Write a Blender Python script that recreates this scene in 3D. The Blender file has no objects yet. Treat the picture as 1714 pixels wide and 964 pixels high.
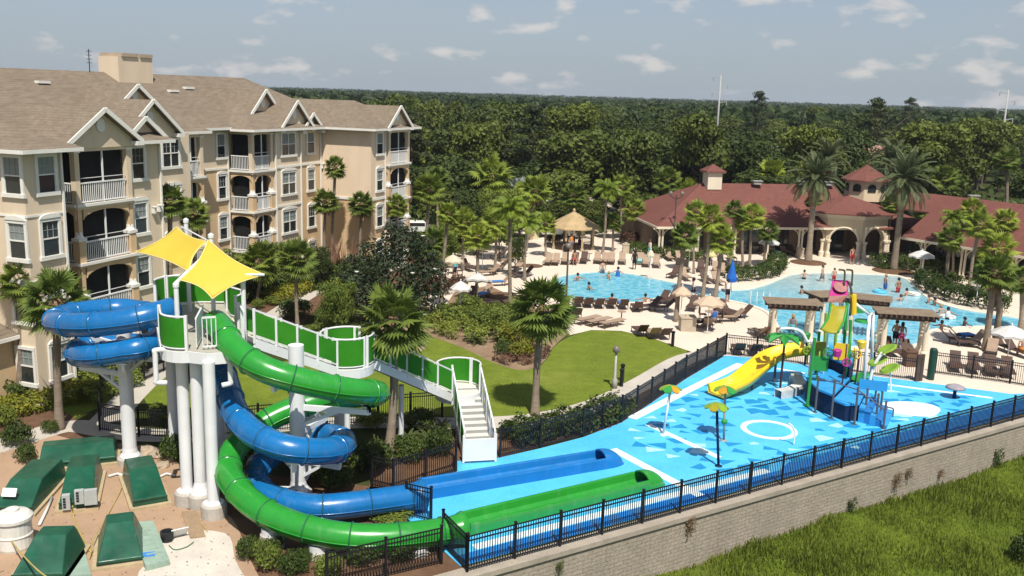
import bpy, math, random
import numpy as np
from mathutils import Vector, Matrix
from math import sin, cos, pi, radians, sqrt, atan2, hypot
random.seed(7)
scene = bpy.context.scene
C = scene.collection

# ---------------------------------------------------------------- camera frame
F = 1100.0; CAMH = 15.0
PIT = math.atan((482.5 - 255) / F); ROL = radians(1.7)
FRAME_W = 1200.0          # width of the picture in photograph pixels
cp, sp, cr, sr = cos(PIT), sin(PIT), cos(ROL), sin(ROL)
FWD = Vector((0, cp, -sp)); R0 = Vector((1, 0, 0)); U0 = Vector((0, sp, cp))
RGT = R0 * cr + U0 * sr; UPV = R0 * -sr + U0 * cr
CAMP = Vector((0, 0, CAMH))

def ray(px, py):
    return FWD + RGT * ((px - 857) / F) + UPV * ((482.5 - py) / F)
def G(px, py, z=0.0):
    d = ray(px, py); t = (z - CAMH) / d.z
    return CAMP + d * t
def G2(px, py, z=0.0):
    p = G(px, py, z); return (p.x, p.y)
def scale_at(p):            # photograph pixels per metre at a point
    return F / max(1e-3, (Vector(p) - CAMP).dot(FWD))

# ---------------------------------------------------------------- mesh builder
class MB:
    def __init__(self):
        self.v = []; self.f = []; self.m = []; self.uv = {}
    def add(self, vs, fs, mi=0):
        b = len(self.v); self.v += [tuple(p) for p in vs]
        for q in fs:
            self.f.append(tuple(b + i for i in q)); self.m.append(mi)
        return self
    def box(self, c, s, rz=0.0, mi=0, M=None):
        x, y, z = [k / 2 for k in s]
        vs = [Vector((a * x, b * y, d * z)) for a in (-1, 1) for b in (-1, 1) for d in (-1, 1)]
        if M is not None: vs = [M @ p for p in vs]
        elif rz:
            ca, sa = cos(rz), sin(rz)
            vs = [Vector((p.x * ca - p.y * sa, p.x * sa + p.y * ca, p.z)) for p in vs]
        vs = [p + Vector(c) for p in vs]
        return self.add(vs, [(0, 1, 3, 2), (4, 6, 7, 5), (0, 4, 5, 1), (2, 3, 7, 6), (0, 2, 6, 4), (1, 5, 7, 3)], mi)
    def bar(self, a, b, w, h=None, mi=0, up=(0, 0, 1)):
        a, b = Vector(a), Vector(b); h = h or w
        d = (b - a); L = d.length
        if L < 1e-6: return self
        d.normalize(); upv = Vector(up)
        if abs(d.dot(upv)) > .999: upv = Vector((1, 0, 0))
        s = d.cross(upv).normalized(); t = s.cross(d).normalized()
        M = Matrix((s, d, t)).transposed()
        return self.box((a + b) / 2, (w, L, h), M=M, mi=mi)
    def prism(self, poly, z0, z1, mi=0, top=None):
        n = len(poly); A = sum(poly[i][0] * poly[(i + 1) % n][1] - poly[(i + 1) % n][0] * poly[i][1] for i in range(n))
        if A < 0: poly = poly[::-1]
        vs = [(p[0], p[1], z0) for p in poly] + [(p[0], p[1], z1) for p in poly]
        fs = [tuple(range(n - 1, -1, -1))]
        for i in range(n):
            j = (i + 1) % n; fs.append((i, j, n + j, n + i))
        self.add(vs, fs, mi)
        self.add([(p[0], p[1], z1) for p in poly], [tuple(range(n))], mi if top is None else top)
        return self
    def slab(self, pts, th, mi=0, dirv=(0, 0, -1)):    # a polygon in space thickened along dirv
        n = len(pts); pts = [Vector(p) for p in pts]; d = Vector(dirv) * th
        vs = pts + [p + d for p in pts]
        fs = [tuple(range(n)), tuple(range(2 * n - 1, n - 1, -1))]
        for i in range(n):
            j = (i + 1) % n; fs.append((j, i, n + i, n + j))
        return self.add(vs, fs, mi)
    def tube(self, path, r, n=10, mi=0, caps=True, radii=None, arc=None, closed=False):
        P = [Vector(p) for p in path]; k = len(P)
        up = Vector((0, 0, 1)); rings = []
        prev = None
        for i, p in enumerate(P):
            if closed: t = P[(i + 1) % k] - P[i - 1]
            else: t = P[min(i + 1, k - 1)] - P[max(i - 1, 0)]
            if t.length < 1e-9: t = Vector((0, 0, 1))
            t.normalize()
            if prev is None:
                s = t.cross(up)
                if s.length < .05: s = Vector((1, 0, 0)) - t * t.x
                s.normalize()
            else:
                s = prev - t * prev.dot(t); s.normalize()
            prev = s; w = s.cross(t).normalized()
            rr = radii[i] if radii else r
            rings.append([p + (s * cos(a) + w * sin(a)) * rr for a in [2 * pi * j / n for j in range(n)]])
        vs = [q for ring in rings for q in ring]; fs = []
        for i in range(k if closed else k - 1):
            i2 = (i + 1) % k
            for j in range(n):
                fs.append((i * n + j, i * n + (j + 1) % n, i2 * n + (j + 1) % n, i2 * n + j))
        if caps and not closed:
            fs.append(tuple(range(n - 1, -1, -1))); fs.append(tuple((k - 1) * n + j for j in range(n)))
        return self.add(vs, fs, mi)
    def cyl(self, a, b, r, n=10, mi=0, r2=None):
        return self.tube([a, b], r, n, mi, True, [r, r if r2 is None else r2])
    def lathe(self, prof, n=12, c=(0, 0, 0), mi=0, a0=0.0, cap=True):
        vs = [(c[0] + r * cos(a0 + 2 * pi * j / n), c[1] + r * sin(a0 + 2 * pi * j / n), c[2] + z) for r, z in prof for j in range(n)]
        fs = [(i * n + j, i * n + (j + 1) % n, (i + 1) * n + (j + 1) % n, (i + 1) * n + j) for i in range(len(prof) - 1) for j in range(n)]
        if cap:
            fs.append(tuple(range(n - 1, -1, -1))); fs.append(tuple((len(prof) - 1) * n + j for j in range(n)))
        return self.add(vs, fs, mi)
    def grid(self, fn, nu, nv, mi=0):
        vs = [fn(i / nu, j / nv) for i in range(nu + 1) for j in range(nv + 1)]
        w = nv + 1
        return self.add(vs, [(i * w + j, (i + 1) * w + j, (i + 1) * w + j + 1, i * w + j + 1) for i in range(nu) for j in range(nv)], mi)
    def mesh(self, name, mats, smooth=False):
        me = bpy.data.meshes.new(name); me.from_pydata(self.v, [], self.f)
        if not isinstance(mats, (list, tuple)): mats = [mats]
        for m in mats: me.materials.append(m)
        if len(mats) > 1: me.polygons.foreach_set('material_index', self.m)
        if smooth: me.polygons.foreach_set('use_smooth', [True] * len(me.polygons))
        me.update(); return me
    def build(self, name, mats, parent=None, smooth=False, world=False, loc=None):
        o = bpy.data.objects.new(name, self.mesh(name, mats, smooth)); C.objects.link(o)
        if loc is not None: o.location = loc
        if parent is not None:
            o.parent = parent
            if world: o.matrix_parent_inverse = wmat(parent).inverted()
        return o

def lmat(o):
    M = Matrix.LocRotScale(o.location, o.rotation_euler, o.scale)
    return o.matrix_parent_inverse @ M if o.parent else M
def wmat(o):
    return wmat(o.parent) @ lmat(o) if o.parent else lmat(o)

def tag(o, label=None, cat=None, group=None, kind=None):
    if label: o['label'] = label
    if cat: o['category'] = cat
    if group: o['group'] = group
    if kind: o['kind'] = kind
    return o
def thing(name, label, cat, loc=(0, 0, 0), rz=0.0, group=None):
    o = bpy.data.objects.new(name, None); C.objects.link(o)
    o.empty_display_size = .3
    o.location = loc; o.rotation_euler = (0, 0, rz)
    return tag(o, label, cat, group)
KIDS = {}
def kids(o):
    return [c for c in bpy.data.objects if c.parent == o]
def dup(root, loc, rz=0.0, label=None, group=None, scale=None, cache={}):
    if root.name not in cache:
        cache[root.name] = [(c, kids(c)) for c in kids(root)]
    r = root.copy(); C.objects.link(r); r.location = loc; r.rotation_euler = (0, 0, rz)
    if scale is not None: r.scale = scale if hasattr(scale, '__len__') else (scale,) * 3
    if label: r['label'] = label
    if group: r['group'] = group
    r_parts = []
    for c, sub in cache[root.name]:
        d = c.copy(); C.objects.link(d); d.parent = r; r_parts.append(d)
        for g in sub:
            e = g.copy(); C.objects.link(e); e.parent = d
    return r
def struct(name, mb, m, smooth=False):
    o = mb.build(name, m, smooth=smooth); o['kind'] = 'structure'; return o

# ---------------------------------------------------------------- materials
MATS = {}
def nodes_of(name):
    m = bpy.data.materials.new(name); m.use_nodes = True
    nt = m.node_tree; b = nt.nodes['Principled BSDF']
    return m, nt, b
def L(nt, a, b): nt.links.new(a, b)
def N(nt, t, **kw):
    n = nt.nodes.new(t)
    for k, v in kw.items(): setattr(n, k, v)
    return n
def mixcol(nt, fac, a, b, mode='MIX'):
    n = N(nt, 'ShaderNodeMix', data_type='RGBA', blend_type=mode)
    for sock, val in ((n.inputs[0], fac), (n.inputs[6], a), (n.inputs[7], b)):
        if hasattr(val, 'is_output'): L(nt, val, sock)
        else: sock.default_value = val if not hasattr(val, '__len__') else (tuple(val) + (1,))[:4]
    return n.outputs[2]
def ramp(nt, fac, stops):
    n = N(nt, 'ShaderNodeValToRGB'); e = n.color_ramp.elements
    while len(e) < len(stops): e.new(.5)
    for el, (p, c) in zip(e, stops):
        el.position = p; el.color = (tuple(c) + (1,))[:4] if hasattr(c, '__len__') else (c, c, c, 1)
    L(nt, fac, n.inputs[0]); return n.outputs[0]
def noise(nt, vec, scale, detail=4, rough=.6):
    n = N(nt, 'ShaderNodeTexNoise'); n.inputs['Scale'].default_value = scale
    n.inputs['Detail'].default_value = detail; n.inputs['Roughness'].default_value = rough
    if vec is not None: L(nt, vec, n.inputs['Vector'])
    return n.outputs[0]
def coords(nt, which='Object', scale=None):
    t = N(nt, 'ShaderNodeTexCoord').outputs[which]
    if scale:
        m = N(nt, 'ShaderNodeMapping'); m.inputs['Scale'].default_value = scale; L(nt, t, m.inputs[0]); t = m.outputs[0]
    return t
def bump(nt, b, h, strength=.3, dist=.02):
    n = N(nt, 'ShaderNodeBump'); n.inputs['Strength'].default_value = strength; n.inputs['Distance'].default_value = dist
    L(nt, h, n.inputs['Height']); L(nt, n.outputs[0], b.inputs['Normal'])
def dirt(name, col, rough=.6, var=.25, scale=1.5, fine=12, spec=.3, metal=0.0, bmp=0.0, stretch=None, rnd=0.0):
    """base colour broken up by broad blotches and fine grain"""
    if name in MATS: return MATS[name]
    m, nt, b = nodes_of(name)
    v = coords(nt, 'Object', stretch)
    a = noise(nt, v, scale, 5); f = noise(nt, v, fine, 3)
    lo = tuple(c * (1 - var) for c in col); hi = tuple(min(1, c * (1 + var)) for c in col)
    c1 = ramp(nt, a, [(.3, lo), (.7, hi)])
    c2 = mixcol(nt, .35, c1, ramp(nt, f, [(.3, lo), (.7, hi)]))
    if rnd:
        oi = N(nt, 'ShaderNodeObjectInfo')
        c2 = mixcol(nt, 1.0, c2, ramp(nt, oi.outputs['Random'], [(0, (1 - rnd,) * 3), (1, (1 + rnd * .3,) * 3)]), 'MULTIPLY')
    L(nt, c2, b.inputs['Base Color'])
    b.inputs['Roughness'].default_value = rough; b.inputs['Metallic'].default_value = metal
    b.inputs['Specular IOR Level'].default_value = spec
    if bmp: bump(nt, b, f, bmp, .02)
    MATS[name] = m; return m
def leafmat(name, dark, light, trans=.3, clump=.7, rnd=.25, yellow=None):
    if name in MATS: return MATS[name]
    m, nt, b = nodes_of(name)
    g = N(nt, 'ShaderNodeNewGeometry'); isl = g.outputs['Random Per Island']
    nz = noise(nt, coords(nt, 'Object'), clump, 3)
    f = N(nt, 'ShaderNodeMath', operation='MULTIPLY_ADD'); L(nt, isl, f.inputs[0]); f.inputs[1].default_value = .45
    sc = N(nt, 'ShaderNodeMath', operation='MULTIPLY_ADD'); L(nt, nz, sc.inputs[0]); sc.inputs[1].default_value = 1.1; sc.inputs[2].default_value = -.28
    L(nt, sc.outputs[0], f.inputs[2])
    stops = [(.05, dark), (.8, light)]
    if yellow: stops.append((.97, yellow))
    c = ramp(nt, f.outputs[0], stops)
    oi = N(nt, 'ShaderNodeObjectInfo')
    c = mixcol(nt, 1.0, c, ramp(nt, oi.outputs['Random'], [(0, (1 - rnd, 1 - rnd * .8, 1 - rnd)), (.5, (1, 1, 1)), (1, (1 + rnd, 1 + rnd * .7, 1))]), 'MULTIPLY')
    L(nt, c, b.inputs['Base Color']); b.inputs['Roughness'].default_value = .55
    b.inputs['Specular IOR Level'].default_value = .25
    tr = N(nt, 'ShaderNodeBsdfTranslucent'); L(nt, c, tr.inputs[0])
    mx = N(nt, 'ShaderNodeMixShader'); mx.inputs[0].default_value = trans
    L(nt, b.outputs[0], mx.inputs[1]); L(nt, tr.outputs[0], mx.inputs[2])
    L(nt, mx.outputs[0], nt.nodes['Material Output'].inputs[0])
    MATS[name] = m; return m

white_paint = dirt('white_paint', (.74, .74, .72), .4, .07, .8, 6)
trim_white = dirt('trim_white', (.72, .70, .64), .55, .08, 1, 8)
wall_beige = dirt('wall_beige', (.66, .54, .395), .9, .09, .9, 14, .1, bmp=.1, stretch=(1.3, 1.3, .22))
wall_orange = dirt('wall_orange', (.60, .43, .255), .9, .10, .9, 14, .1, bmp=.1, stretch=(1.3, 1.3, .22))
wall_pink = dirt('wall_pink', (.70, .55, .40), .9, .09, .9, 14, .1, bmp=.1, stretch=(1.3, 1.3, .22))
metal_black = dirt('fence_black', (.012, .012, .015), .45, .2, 3, 20)
concrete = dirt('concrete', (.46, .42, .36), .9, .16, .5, 14, .15, bmp=.2)
deck_mat = dirt('pool_deck', (.64, .545, .445), .9, .10, .22, 9, .15, bmp=.15)
mulch_mat = dirt('mulch', (.13, .075, .045), .95, .45, 1.2, 14, .1, bmp=.5)
sand_mat = dirt('sandy_bed', (.32, .24, .15), .95, .3, .8, 10, .1, bmp=.4)
dirt_mat = dirt('bare_soil', (.37, .25, .165), .95, .17, .45, 9, .1, bmp=.3)
shell_mat = dirt('shell_gravel', (.55, .50, .43), .95, .2, .9, 22, .1, bmp=.4)
bark_sabal = dirt('palm_bark', (.27, .215, .16), .95, .35, 2, 14, .1, bmp=.6, stretch=(1, 1, 3), rnd=.25)
bark_tree = dirt('tree_bark', (.11, .085, .06), .95, .35, 2, 9, .1, bmp=.6)
dark_wood = dirt('dark_wood', (.075, .048, .035), .7, .3, 2, 12)
glass_dark = dirt('dark_glass', (.022, .028, .03), .08, .3, .8, 4, .6)
blind_mat = dirt('window_blinds', (.20, .23, .22), .35, .15, 2, 9, .5)
screen_mat = dirt('insect_screen', (.018, .018, .018), .85, .35, .6, 3, .1)
tan_shingle = None
leaf_sabal = leafmat('sabal_leaf', (.045, .078, .013), (.20, .26, .048), .3, .9, .2)
leaf_queen = leafmat('queen_leaf', (.065, .115, .013), (.26, .34, .04), .35, .8, .2)
leaf_date = leafmat('date_leaf', (.045, .062, .026), (.14, .17, .075), .25, .8, .15)
leaf_silver = leafmat('silver_leaf', (.14, .17, .16), (.33, .38, .36), .2, .8, .1)
leaf_dead = leafmat('dead_frond', (.10, .065, .035), (.26, .18, .10), .2, .8, .1)
leaf_forest = leafmat('forest_leaf', (.022, .036, .010), (.098, .132, .030), .28, .32, .5)
leaf_wood = leafmat('light_wood_leaf', (.032, .050, .011), (.150, .190, .038), .3, .32, .35)
leaf_pine = leafmat('pine_leaf', (.020, .032, .014), (.065, .085, .032), .2, .4, .25)
leaf_magnolia = leafmat('magnolia_leaf', (.008, .017, .006), (.05, .07, .03), .12, .8, .1)
leaf_shrub = leafmat('shrub_leaf', (.058, .088, .014), (.225, .275, .05), .3, 1.2, .25)
leaf_hedge = leafmat('hedge_leaf', (.022, .042, .010), (.085, .125, .025), .25, 1.2, .2)
leaf_yellow = leafmat('golden_leaf', (.10, .13, .015), (.32, .30, .03), .3, 1.5, .15, (.55, .33, .02))
leaf_red = leafmat('reddish_leaf', (.05, .028, .018), (.16, .085, .055), .25, 1.2, .2)
# ---------------------------------------------------------------- ground, lawn, paths, pools
def catmull(P, k=5, closed=True):
    P = [Vector(p) for p in P]; n = len(P); out = []
    rng = range(n if closed else n - 1)
    for i in rng:
        if closed: a, b, c, d = P[i - 1], P[i], P[(i + 1) % n], P[(i + 2) % n]
        else: a, b, c, d = P[max(i - 1, 0)], P[i], P[i + 1], P[min(i + 2, n - 1)]
        for j in range(k):
            t = j / k
            out.append(.5 * ((2 * b) + (c - a) * t + (2 * a - 5 * b + 4 * c - d) * t * t + (3 * b - a - 3 * c + d) * t ** 3))
    if not closed: out.append(P[-1])
    return out
def pix(pts, z=0.0): return [Vector(G2(x, y, z)) for x, y in pts]
def flat(pts, z, mb=None, mi=0):
    mb = mb or MB(); p = list(pts)
    A = sum(p[i][0] * p[i - 1][1] - p[i - 1][0] * p[i][1] for i in range(len(p)))
    if A > 0: p = p[::-1]
    mb.add([(q[0], q[1], z) for q in p], [tuple(range(len(p)))], mi); return mb
def offset_line(P, w, closed=False):
    P = [Vector(p[:2]) for p in P]; n = len(P); a = []; b = []
    for i in range(n):
        if closed: t = P[(i + 1) % n] - P[i - 1]
        else: t = P[min(i + 1, n - 1)] - P[max(i - 1, 0)]
        t.normalize(); s = Vector((-t.y, t.x)) * w
        a.append(P[i] + s); b.append(P[i] - s)
    return a, b
def ribbon(P, w, z0, z1, closed=False, mb=None, mi=0):
    mb = mb or MB(); a, b = offset_line(P, w / 2, closed); n = len(a)
    vs = [(p.x, p.y, z1) for p in a] + [(p.x, p.y, z1) for p in b] + [(p.x, p.y, z0) for p in a] + [(p.x, p.y, z0) for p in b]
    fs = []
    for i in range(n if closed else n - 1):
        j = (i + 1) % n
        fs += [(i, n + i, n + j, j), (i, j, 2 * n + j, 2 * n + i), (n + i, 3 * n + i, 3 * n + j, n + j)]
    mb.add(vs, fs, mi); return mb

# turf material: mown lawn with slow light/dark and dry patches
def turf(name, a, b, dry, amt):
    m, nt, bs = nodes_of(name); v = coords(nt)
    c = ramp(nt, noise(nt, v, .28, 5), [(.3, a), (.72, b)])
    c = mixcol(nt, .6, c, ramp(nt, noise(nt, v, 7.5, 5, .75), [(.25, tuple(k * .5 for k in a)), (.75, tuple(k * 1.3 for k in b))]))
    c = mixcol(nt, 1.0, c, ramp(nt, noise(nt, v, 1.1, 5, .7), [(.3, (.74, .78, .74)), (.7, (1.16, 1.12, 1.1))]), 'MULTIPLY')
    d = ramp(nt, noise(nt, v, .16, 4), [(.58, 0), (.78, amt)])
    c = mixcol(nt, d, c, dry); L(nt, c, bs.inputs['Base Color'])
    bs.inputs['Roughness'].default_value = .95; bs.inputs['Specular IOR Level'].default_value = .1
    bump(nt, bs, noise(nt, v, 22, 3), .6, .04); return m
lawn_mat = turf('lawn_turf', (.092, .140, .016), (.185, .228, .030), (.28, .26, .08), .4)
under_mat = turf('woodland_ground', (.03, .04, .012), (.06, .07, .02), (.10, .09, .04), .4)
meadow_mat = turf('rough_meadow', (.06, .10, .012), (.14, .19, .02), (.20, .17, .07), .4)

WA = Vector((-1.2, 27.55)); WD = Vector((27.0, 17.1)).normalized(); WN = Vector((WD.y, -WD.x))   # wall line, and outward
def wl(t, off=0.0): p = WA + WD * t + WN * off; return (p.x, p.y)
mb = MB(); flat([wl(-60), wl(140), (900, 260), (4000, 1200), (4000, 5000), (-4000, 5000), (-4000, -20)], 0.0, mb)
struct('ground', mb, under_mat)
# lower rough meadow beyond the retaining wall: a gently uneven sheet
def meadow_z(t, o):
    return -2.02 + .012 * max(0, t) * 0 - .05 * min(o, 12) + .10 * sin(t * .45) * cos(o * .6) + .07 * sin(t * 1.1 + o * .9)
mb = MB()
def mf(i, j):
    t = -60 + 220 * i; o = .25 + (j ** 1.6) * 60
    p = wl(t, o); return (p[0], p[1], meadow_z(t, o))
mb.grid(mf, 110, 40); struct('meadow', mb, meadow_mat, True)
mb = MB(); flat([wl(-90, 58), wl(-90, 900), wl(900, 900), wl(900, 58)], -3.2, mb); struct('field', mb, meadow_mat)

# mown lawn
lawn = catmull(pix([(430, 560), (520, 575), (640, 560), (690, 545), (735, 531), (790, 545), (845, 566), (880, 577), (897, 567), (905, 553), (922, 541), (950, 532), (985, 533), (1020, 541), (1050, 551), (1062, 557), (1028, 577), (995, 600), (945, 622), (880, 634), (800, 634), (700, 630), (600, 632), (470, 640), (425, 610)]), 5)
mb = MB(); flat(lawn, .004, mb); struct('lawn', mb, lawn_mat)
mb = MB(); flat(catmull(pix([(733, 549), (745, 545), (757, 548), (752, 556), (738, 557)]), 4), .0075, mb); struct('bare_patch', mb, sand_mat)
# planting strips of grass by the building and far lawn at the right
mb = MB(); flat(pix([(430, 575), (560, 478), (640, 470), (650, 480), (560, 545), (470, 600)]), .004, mb); flat(pix([(257, 610), (420, 545), (470, 560), (380, 620), (257, 670)]), .004, mb)
struct('garden_lawn', mb, lawn_mat)
mb = MB(); flat(pix([(1428, 292), (1600, 290), (1600, 352), (1436, 345)]), .004, mb); struct('far_lawn', mb, turf('far_turf', (.16, .2, .03), (.25, .28, .05), (.3, .27, .1), .3))

# beds
mb = MB(); flat(catmull(pix([(680, 540), (720, 505), (770, 480), (830, 478), (880, 500), (925, 525), (905, 552), (893, 570), (870, 579), (835, 570), (790, 549), (735, 534)]), 4), .008, mb)
struct('sandy_bed', mb, dirt('bed_soil', (.24, .165, .105), .95, .4, .9, 11, .1, bmp=.5))
mb = MB()
flat(pix([(257, 628), (330, 625), (372, 655), (470, 690), (560, 700), (735, 720), (735, 760), (800, 810), (790, 835), (520, 900), (257, 700)]), .008, mb)
flat(catmull(pix([(545, 460), (640, 425), (760, 430), (780, 465), (700, 520), (640, 500), (590, 540), (540, 510)]), 4), .008, mb)
flat(pix([(690, 668), (840, 652), (900, 642), (985, 612), (1085, 556), (1106, 560), (990, 642), (840, 682), (800, 700), (690, 722)]), .008, mb)
struct('mulch_bed', mb, mulch_mat)
mb = MB(); flat(catmull(pix([(400, 676), (440, 672), (475, 700), (470, 740), (520, 745), (545, 790), (560, 900), (230, 900), (200, 720), (290, 655), (340, 660)]), 4), .012, mb)
struct('service_yard', mb, dirt_mat)
mb = MB(); flat(catmull(pix([(455, 770), (520, 770), (532, 800), (540, 840), (430, 850), (420, 815), (445, 800)]), 4), .016, mb)
struct('shell_gravel', mb, shell_mat)

# concrete paths
path_main = catmull([Vector((p.x, p.y)) for p in pix([(1110, 557), (1062, 565), (1010, 594), (955, 620), (885, 636), (800, 641), (700, 640), (600, 643), (500, 654), (430, 655), (385, 650), (335, 645), (257, 668), (150, 700)])], 5, False)
mb = ribbon(path_main, 1.5, 0.0, .016); struct('path', mb, concrete)
mb = ribbon(catmull(pix([(380, 640), (430, 590), (470, 568), (560, 525), (610, 495), (650, 472), (690, 455)]), 5, False), 1.5, 0.0, .014)
struct('garden_path', mb, concrete)

# pool deck
deck = pix([(757, 505), (762, 470), (790, 440), (845, 428), (875, 398), (905, 372), (985, 380), (985, 420), (1030, 440), (1160, 440), (1320, 440), (1470, 452), (1560, 470), (1620, 520), (1590, 590), (1460, 611), (1441, 607), (1335, 593), (1279, 586), (1143, 565), (1107, 562), (1080, 562), (1048, 551), (1020, 541), (985, 533), (950, 532), (925, 538), (880, 502), (830, 480), (790, 487), (775, 510)])
k_ = [i for i, p in enumerate(deck) if (p - Vector(G2(1590, 590))).length < .01][0]; deck[k_:k_ + 2] = [Vector(wl(70, -.36)), Vector(wl(33, -.36))]
mb = MB(); flat(deck, .020, mb); struct('pool_deck', mb, deck_mat)

# swimming pool
pool_px = [(894, 487), (900, 475), (925, 467), (965, 464), (1000, 467), (1028, 473), (1060, 479), (1095, 484), (1128, 485), (1150, 480), (1166, 474), (1185, 467), (1215, 465), (1260, 466), (1300, 468), (1320, 473), (1334, 485), (1350, 497), (1380, 507), (1415, 513), (1457, 519), (1520, 527), (1560, 540), (1500, 535), (1430, 529), (1390, 529), (1350, 533), (1334, 549), (1290, 551), (1240, 553), (1210, 551), (1178, 546), (1168, 530), (1158, 513), (1138, 504), (1112, 498), (1085, 493), (1058, 490), (1040, 491), (1025, 496), (1005, 500), (980, 500), (950, 498), (918, 496), (900, 493)]
pool = catmull(pix(pool_px), 4)
m, nt, b = nodes_of('pool_water'); v = coords(nt)
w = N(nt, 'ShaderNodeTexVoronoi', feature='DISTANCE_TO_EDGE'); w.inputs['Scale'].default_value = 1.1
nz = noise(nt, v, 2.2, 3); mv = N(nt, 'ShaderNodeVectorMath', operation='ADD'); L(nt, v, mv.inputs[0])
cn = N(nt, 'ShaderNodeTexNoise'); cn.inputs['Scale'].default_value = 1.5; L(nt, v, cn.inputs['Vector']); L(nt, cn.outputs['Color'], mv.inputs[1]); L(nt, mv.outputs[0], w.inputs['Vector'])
caust = ramp(nt, w.outputs['Distance'], [(0, .45), (.18, 0)])  # caustic light web painted into the water colour
deep = mixcol(nt, nz, (.06, .37, .55), (.15, .55, .70))
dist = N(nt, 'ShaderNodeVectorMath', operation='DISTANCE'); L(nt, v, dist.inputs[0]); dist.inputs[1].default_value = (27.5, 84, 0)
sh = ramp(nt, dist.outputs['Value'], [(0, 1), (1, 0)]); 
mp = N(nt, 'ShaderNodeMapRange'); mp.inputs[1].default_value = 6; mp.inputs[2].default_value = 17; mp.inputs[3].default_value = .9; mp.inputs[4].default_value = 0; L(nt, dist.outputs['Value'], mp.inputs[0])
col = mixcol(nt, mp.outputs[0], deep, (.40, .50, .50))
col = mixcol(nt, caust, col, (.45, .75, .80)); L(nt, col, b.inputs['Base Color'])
b.inputs['Roughness'].default_value = .06; b.inputs['Specular IOR Level'].default_value = .5
bump(nt, b, noise(nt, v, 5.0, 3), .35, .05)
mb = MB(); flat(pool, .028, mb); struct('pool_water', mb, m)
mb = ribbon(pool, .34, 0.0, .075, True); struct('pool_coping', mb, dirt('coping', (.68, .60, .50), .8, .1, 1, 8))

# splash pad
pad = [Vector(G2(*p)) for p in [(733, 716), (733, 752), (804, 813), (1100, 732), (1457, 634), (1590, 598), (1441, 607), (1335, 593), (1279, 586), (1200, 573), (1143, 565), (1107, 562), (1060, 590), (1020, 618), (985, 641), (940, 658), (890, 671), (842, 682), (793, 686), (793, 698)]]
pad[3:6] = [Vector(wl(14, -.35)), Vector(wl(31, -.35)), Vector(wl(40, -.35))]
pad[2] = Vector(wl(0, -.35))
m, nt, b = nodes_of('pad_blue'); v = coords(nt)
c = ramp(nt, noise(nt, v, .35, 4), [(.3, (.055, .42, .81)), (.7, (.095, .53, .88))])
c = mixcol(nt, .15, c, ramp(nt, noise(nt, v, 7, 3), [(.3, (.05, .35, .68)), (.7, (.25, .68, .93))]))
wet = ramp(nt, noise(nt, v, .5, 3), [(.45, .55), (.62, .16)])
L(nt, c, b.inputs['Base Color']); L(nt, wet, b.inputs['Roughness']); b.inputs['Specular IOR Level'].default_value = .35
mb = MB(); flat(pad, .024, mb); struct('splash_pad_floor', mb, m)
pad_dark = dirt('pad_dark_blue', (.012, .24, .52), .5, .08, 2, 8); pad_pale = dirt('pad_pale_blue', (.36, .72, .87), .5, .06, 2, 8); pad_white = dirt('pad_white', (.72, .80, .82), .5, .05, 2, 8)
mb = MB(); rs = random.Random(3)
def shard(x, y, s, mi):
    a = rs.uniform(-.5, .5) + rs.choice((0, pi)); k = rs.uniform(.35, .7)
    pts = [(cos(a) * s, sin(a) * s), (cos(a + 2.2) * s * k, sin(a + 2.2) * s * k * 1.2), (cos(a - 2.3) * s * k, sin(a - 2.3) * s * k)]
    if rs.random() < .4: pts.insert(1, (cos(a + 1.1) * s * .8, sin(a + 1.1) * s * .8))
    flat([(x + p[0], y + p[1]) for p in pts], .028 + len(spots) * 1.5e-5 if mi == 0 else .0318 + len(spots) * 1.5e-5, mb, mi)
zone = pix([(980, 655), (1105, 588), (1250, 600), (1330, 606), (1400, 608), (1370, 640), (1250, 672), (1130, 700), (1075, 695), (1010, 672)])
def inside(p, P):
    c = False
    for i in range(len(P)):
        a, b_ = P[i], P[i - 1]
        if (a[1] > p[1]) != (b_[1] > p[1]) and p[0] < (b_[0] - a[0]) * (p[1] - a[1]) / (b_[1] - a[1]) + a[0]: c = not c
    return c
spots = []; rc = G(1158, 649)
for i in range(3000):
    x, y = rs.uniform(4, 30), rs.uniform(36, 54)
    if not inside((x, y), zone) or hypot(x - rc.x, y - rc.y) < 2.1: continue
    if any(hypot(x - a, y - b_) < .70 for a, b_ in spots): continue
    spots.append((x, y)); shard(x, y, rs.uniform(.35, .75), 0 if rs.random() < .80 else 1)
    if len(spots) > 185: break
o = mb.build('splash_pad_markings', [pad_dark, pad_pale]); o['kind'] = 'structure'
mb = MB()
def pline(a, b_, w): ribbon([Vector(G2(*a)), Vector(G2(*b_))], w, .02, .036, mb=mb)
pline((997, 636), (1125, 572), .5); pline((1016, 643), (1100, 682), .32); pline((975, 672), (1078, 727), .42); pline((1279, 594), (1420, 612), .25)
pline((1165, 577), (1200, 583), .25)
a, b_ = [Vector(wl(t, -1.25)) for t in (1.0, 15)]; ribbon([a, b_], .36, .02, .041, mb=mb)
flat([(rc.x + 1.30 * cos(t), rc.y + 1.30 * sin(t)) for t in np.linspace(0, 2 * pi, 48, endpoint=False)], .0355, MB())
ring = [Vector((rc.x + 1.16 * cos(t), rc.y + 1.16 * sin(t))) for t in np.linspace(0, 2 * pi, 56, endpoint=False)]
ribbon(ring, .27, .02, .037, True, mb=mb)
flat(catmull(pix([(1283, 620), (1310, 616), (1345, 619), (1359, 626), (1345, 634), (1300, 629)]), 4), .036, mb)
o = mb.build('splash_pad_lines', pad_white); o['kind'] = 'structure'

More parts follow.
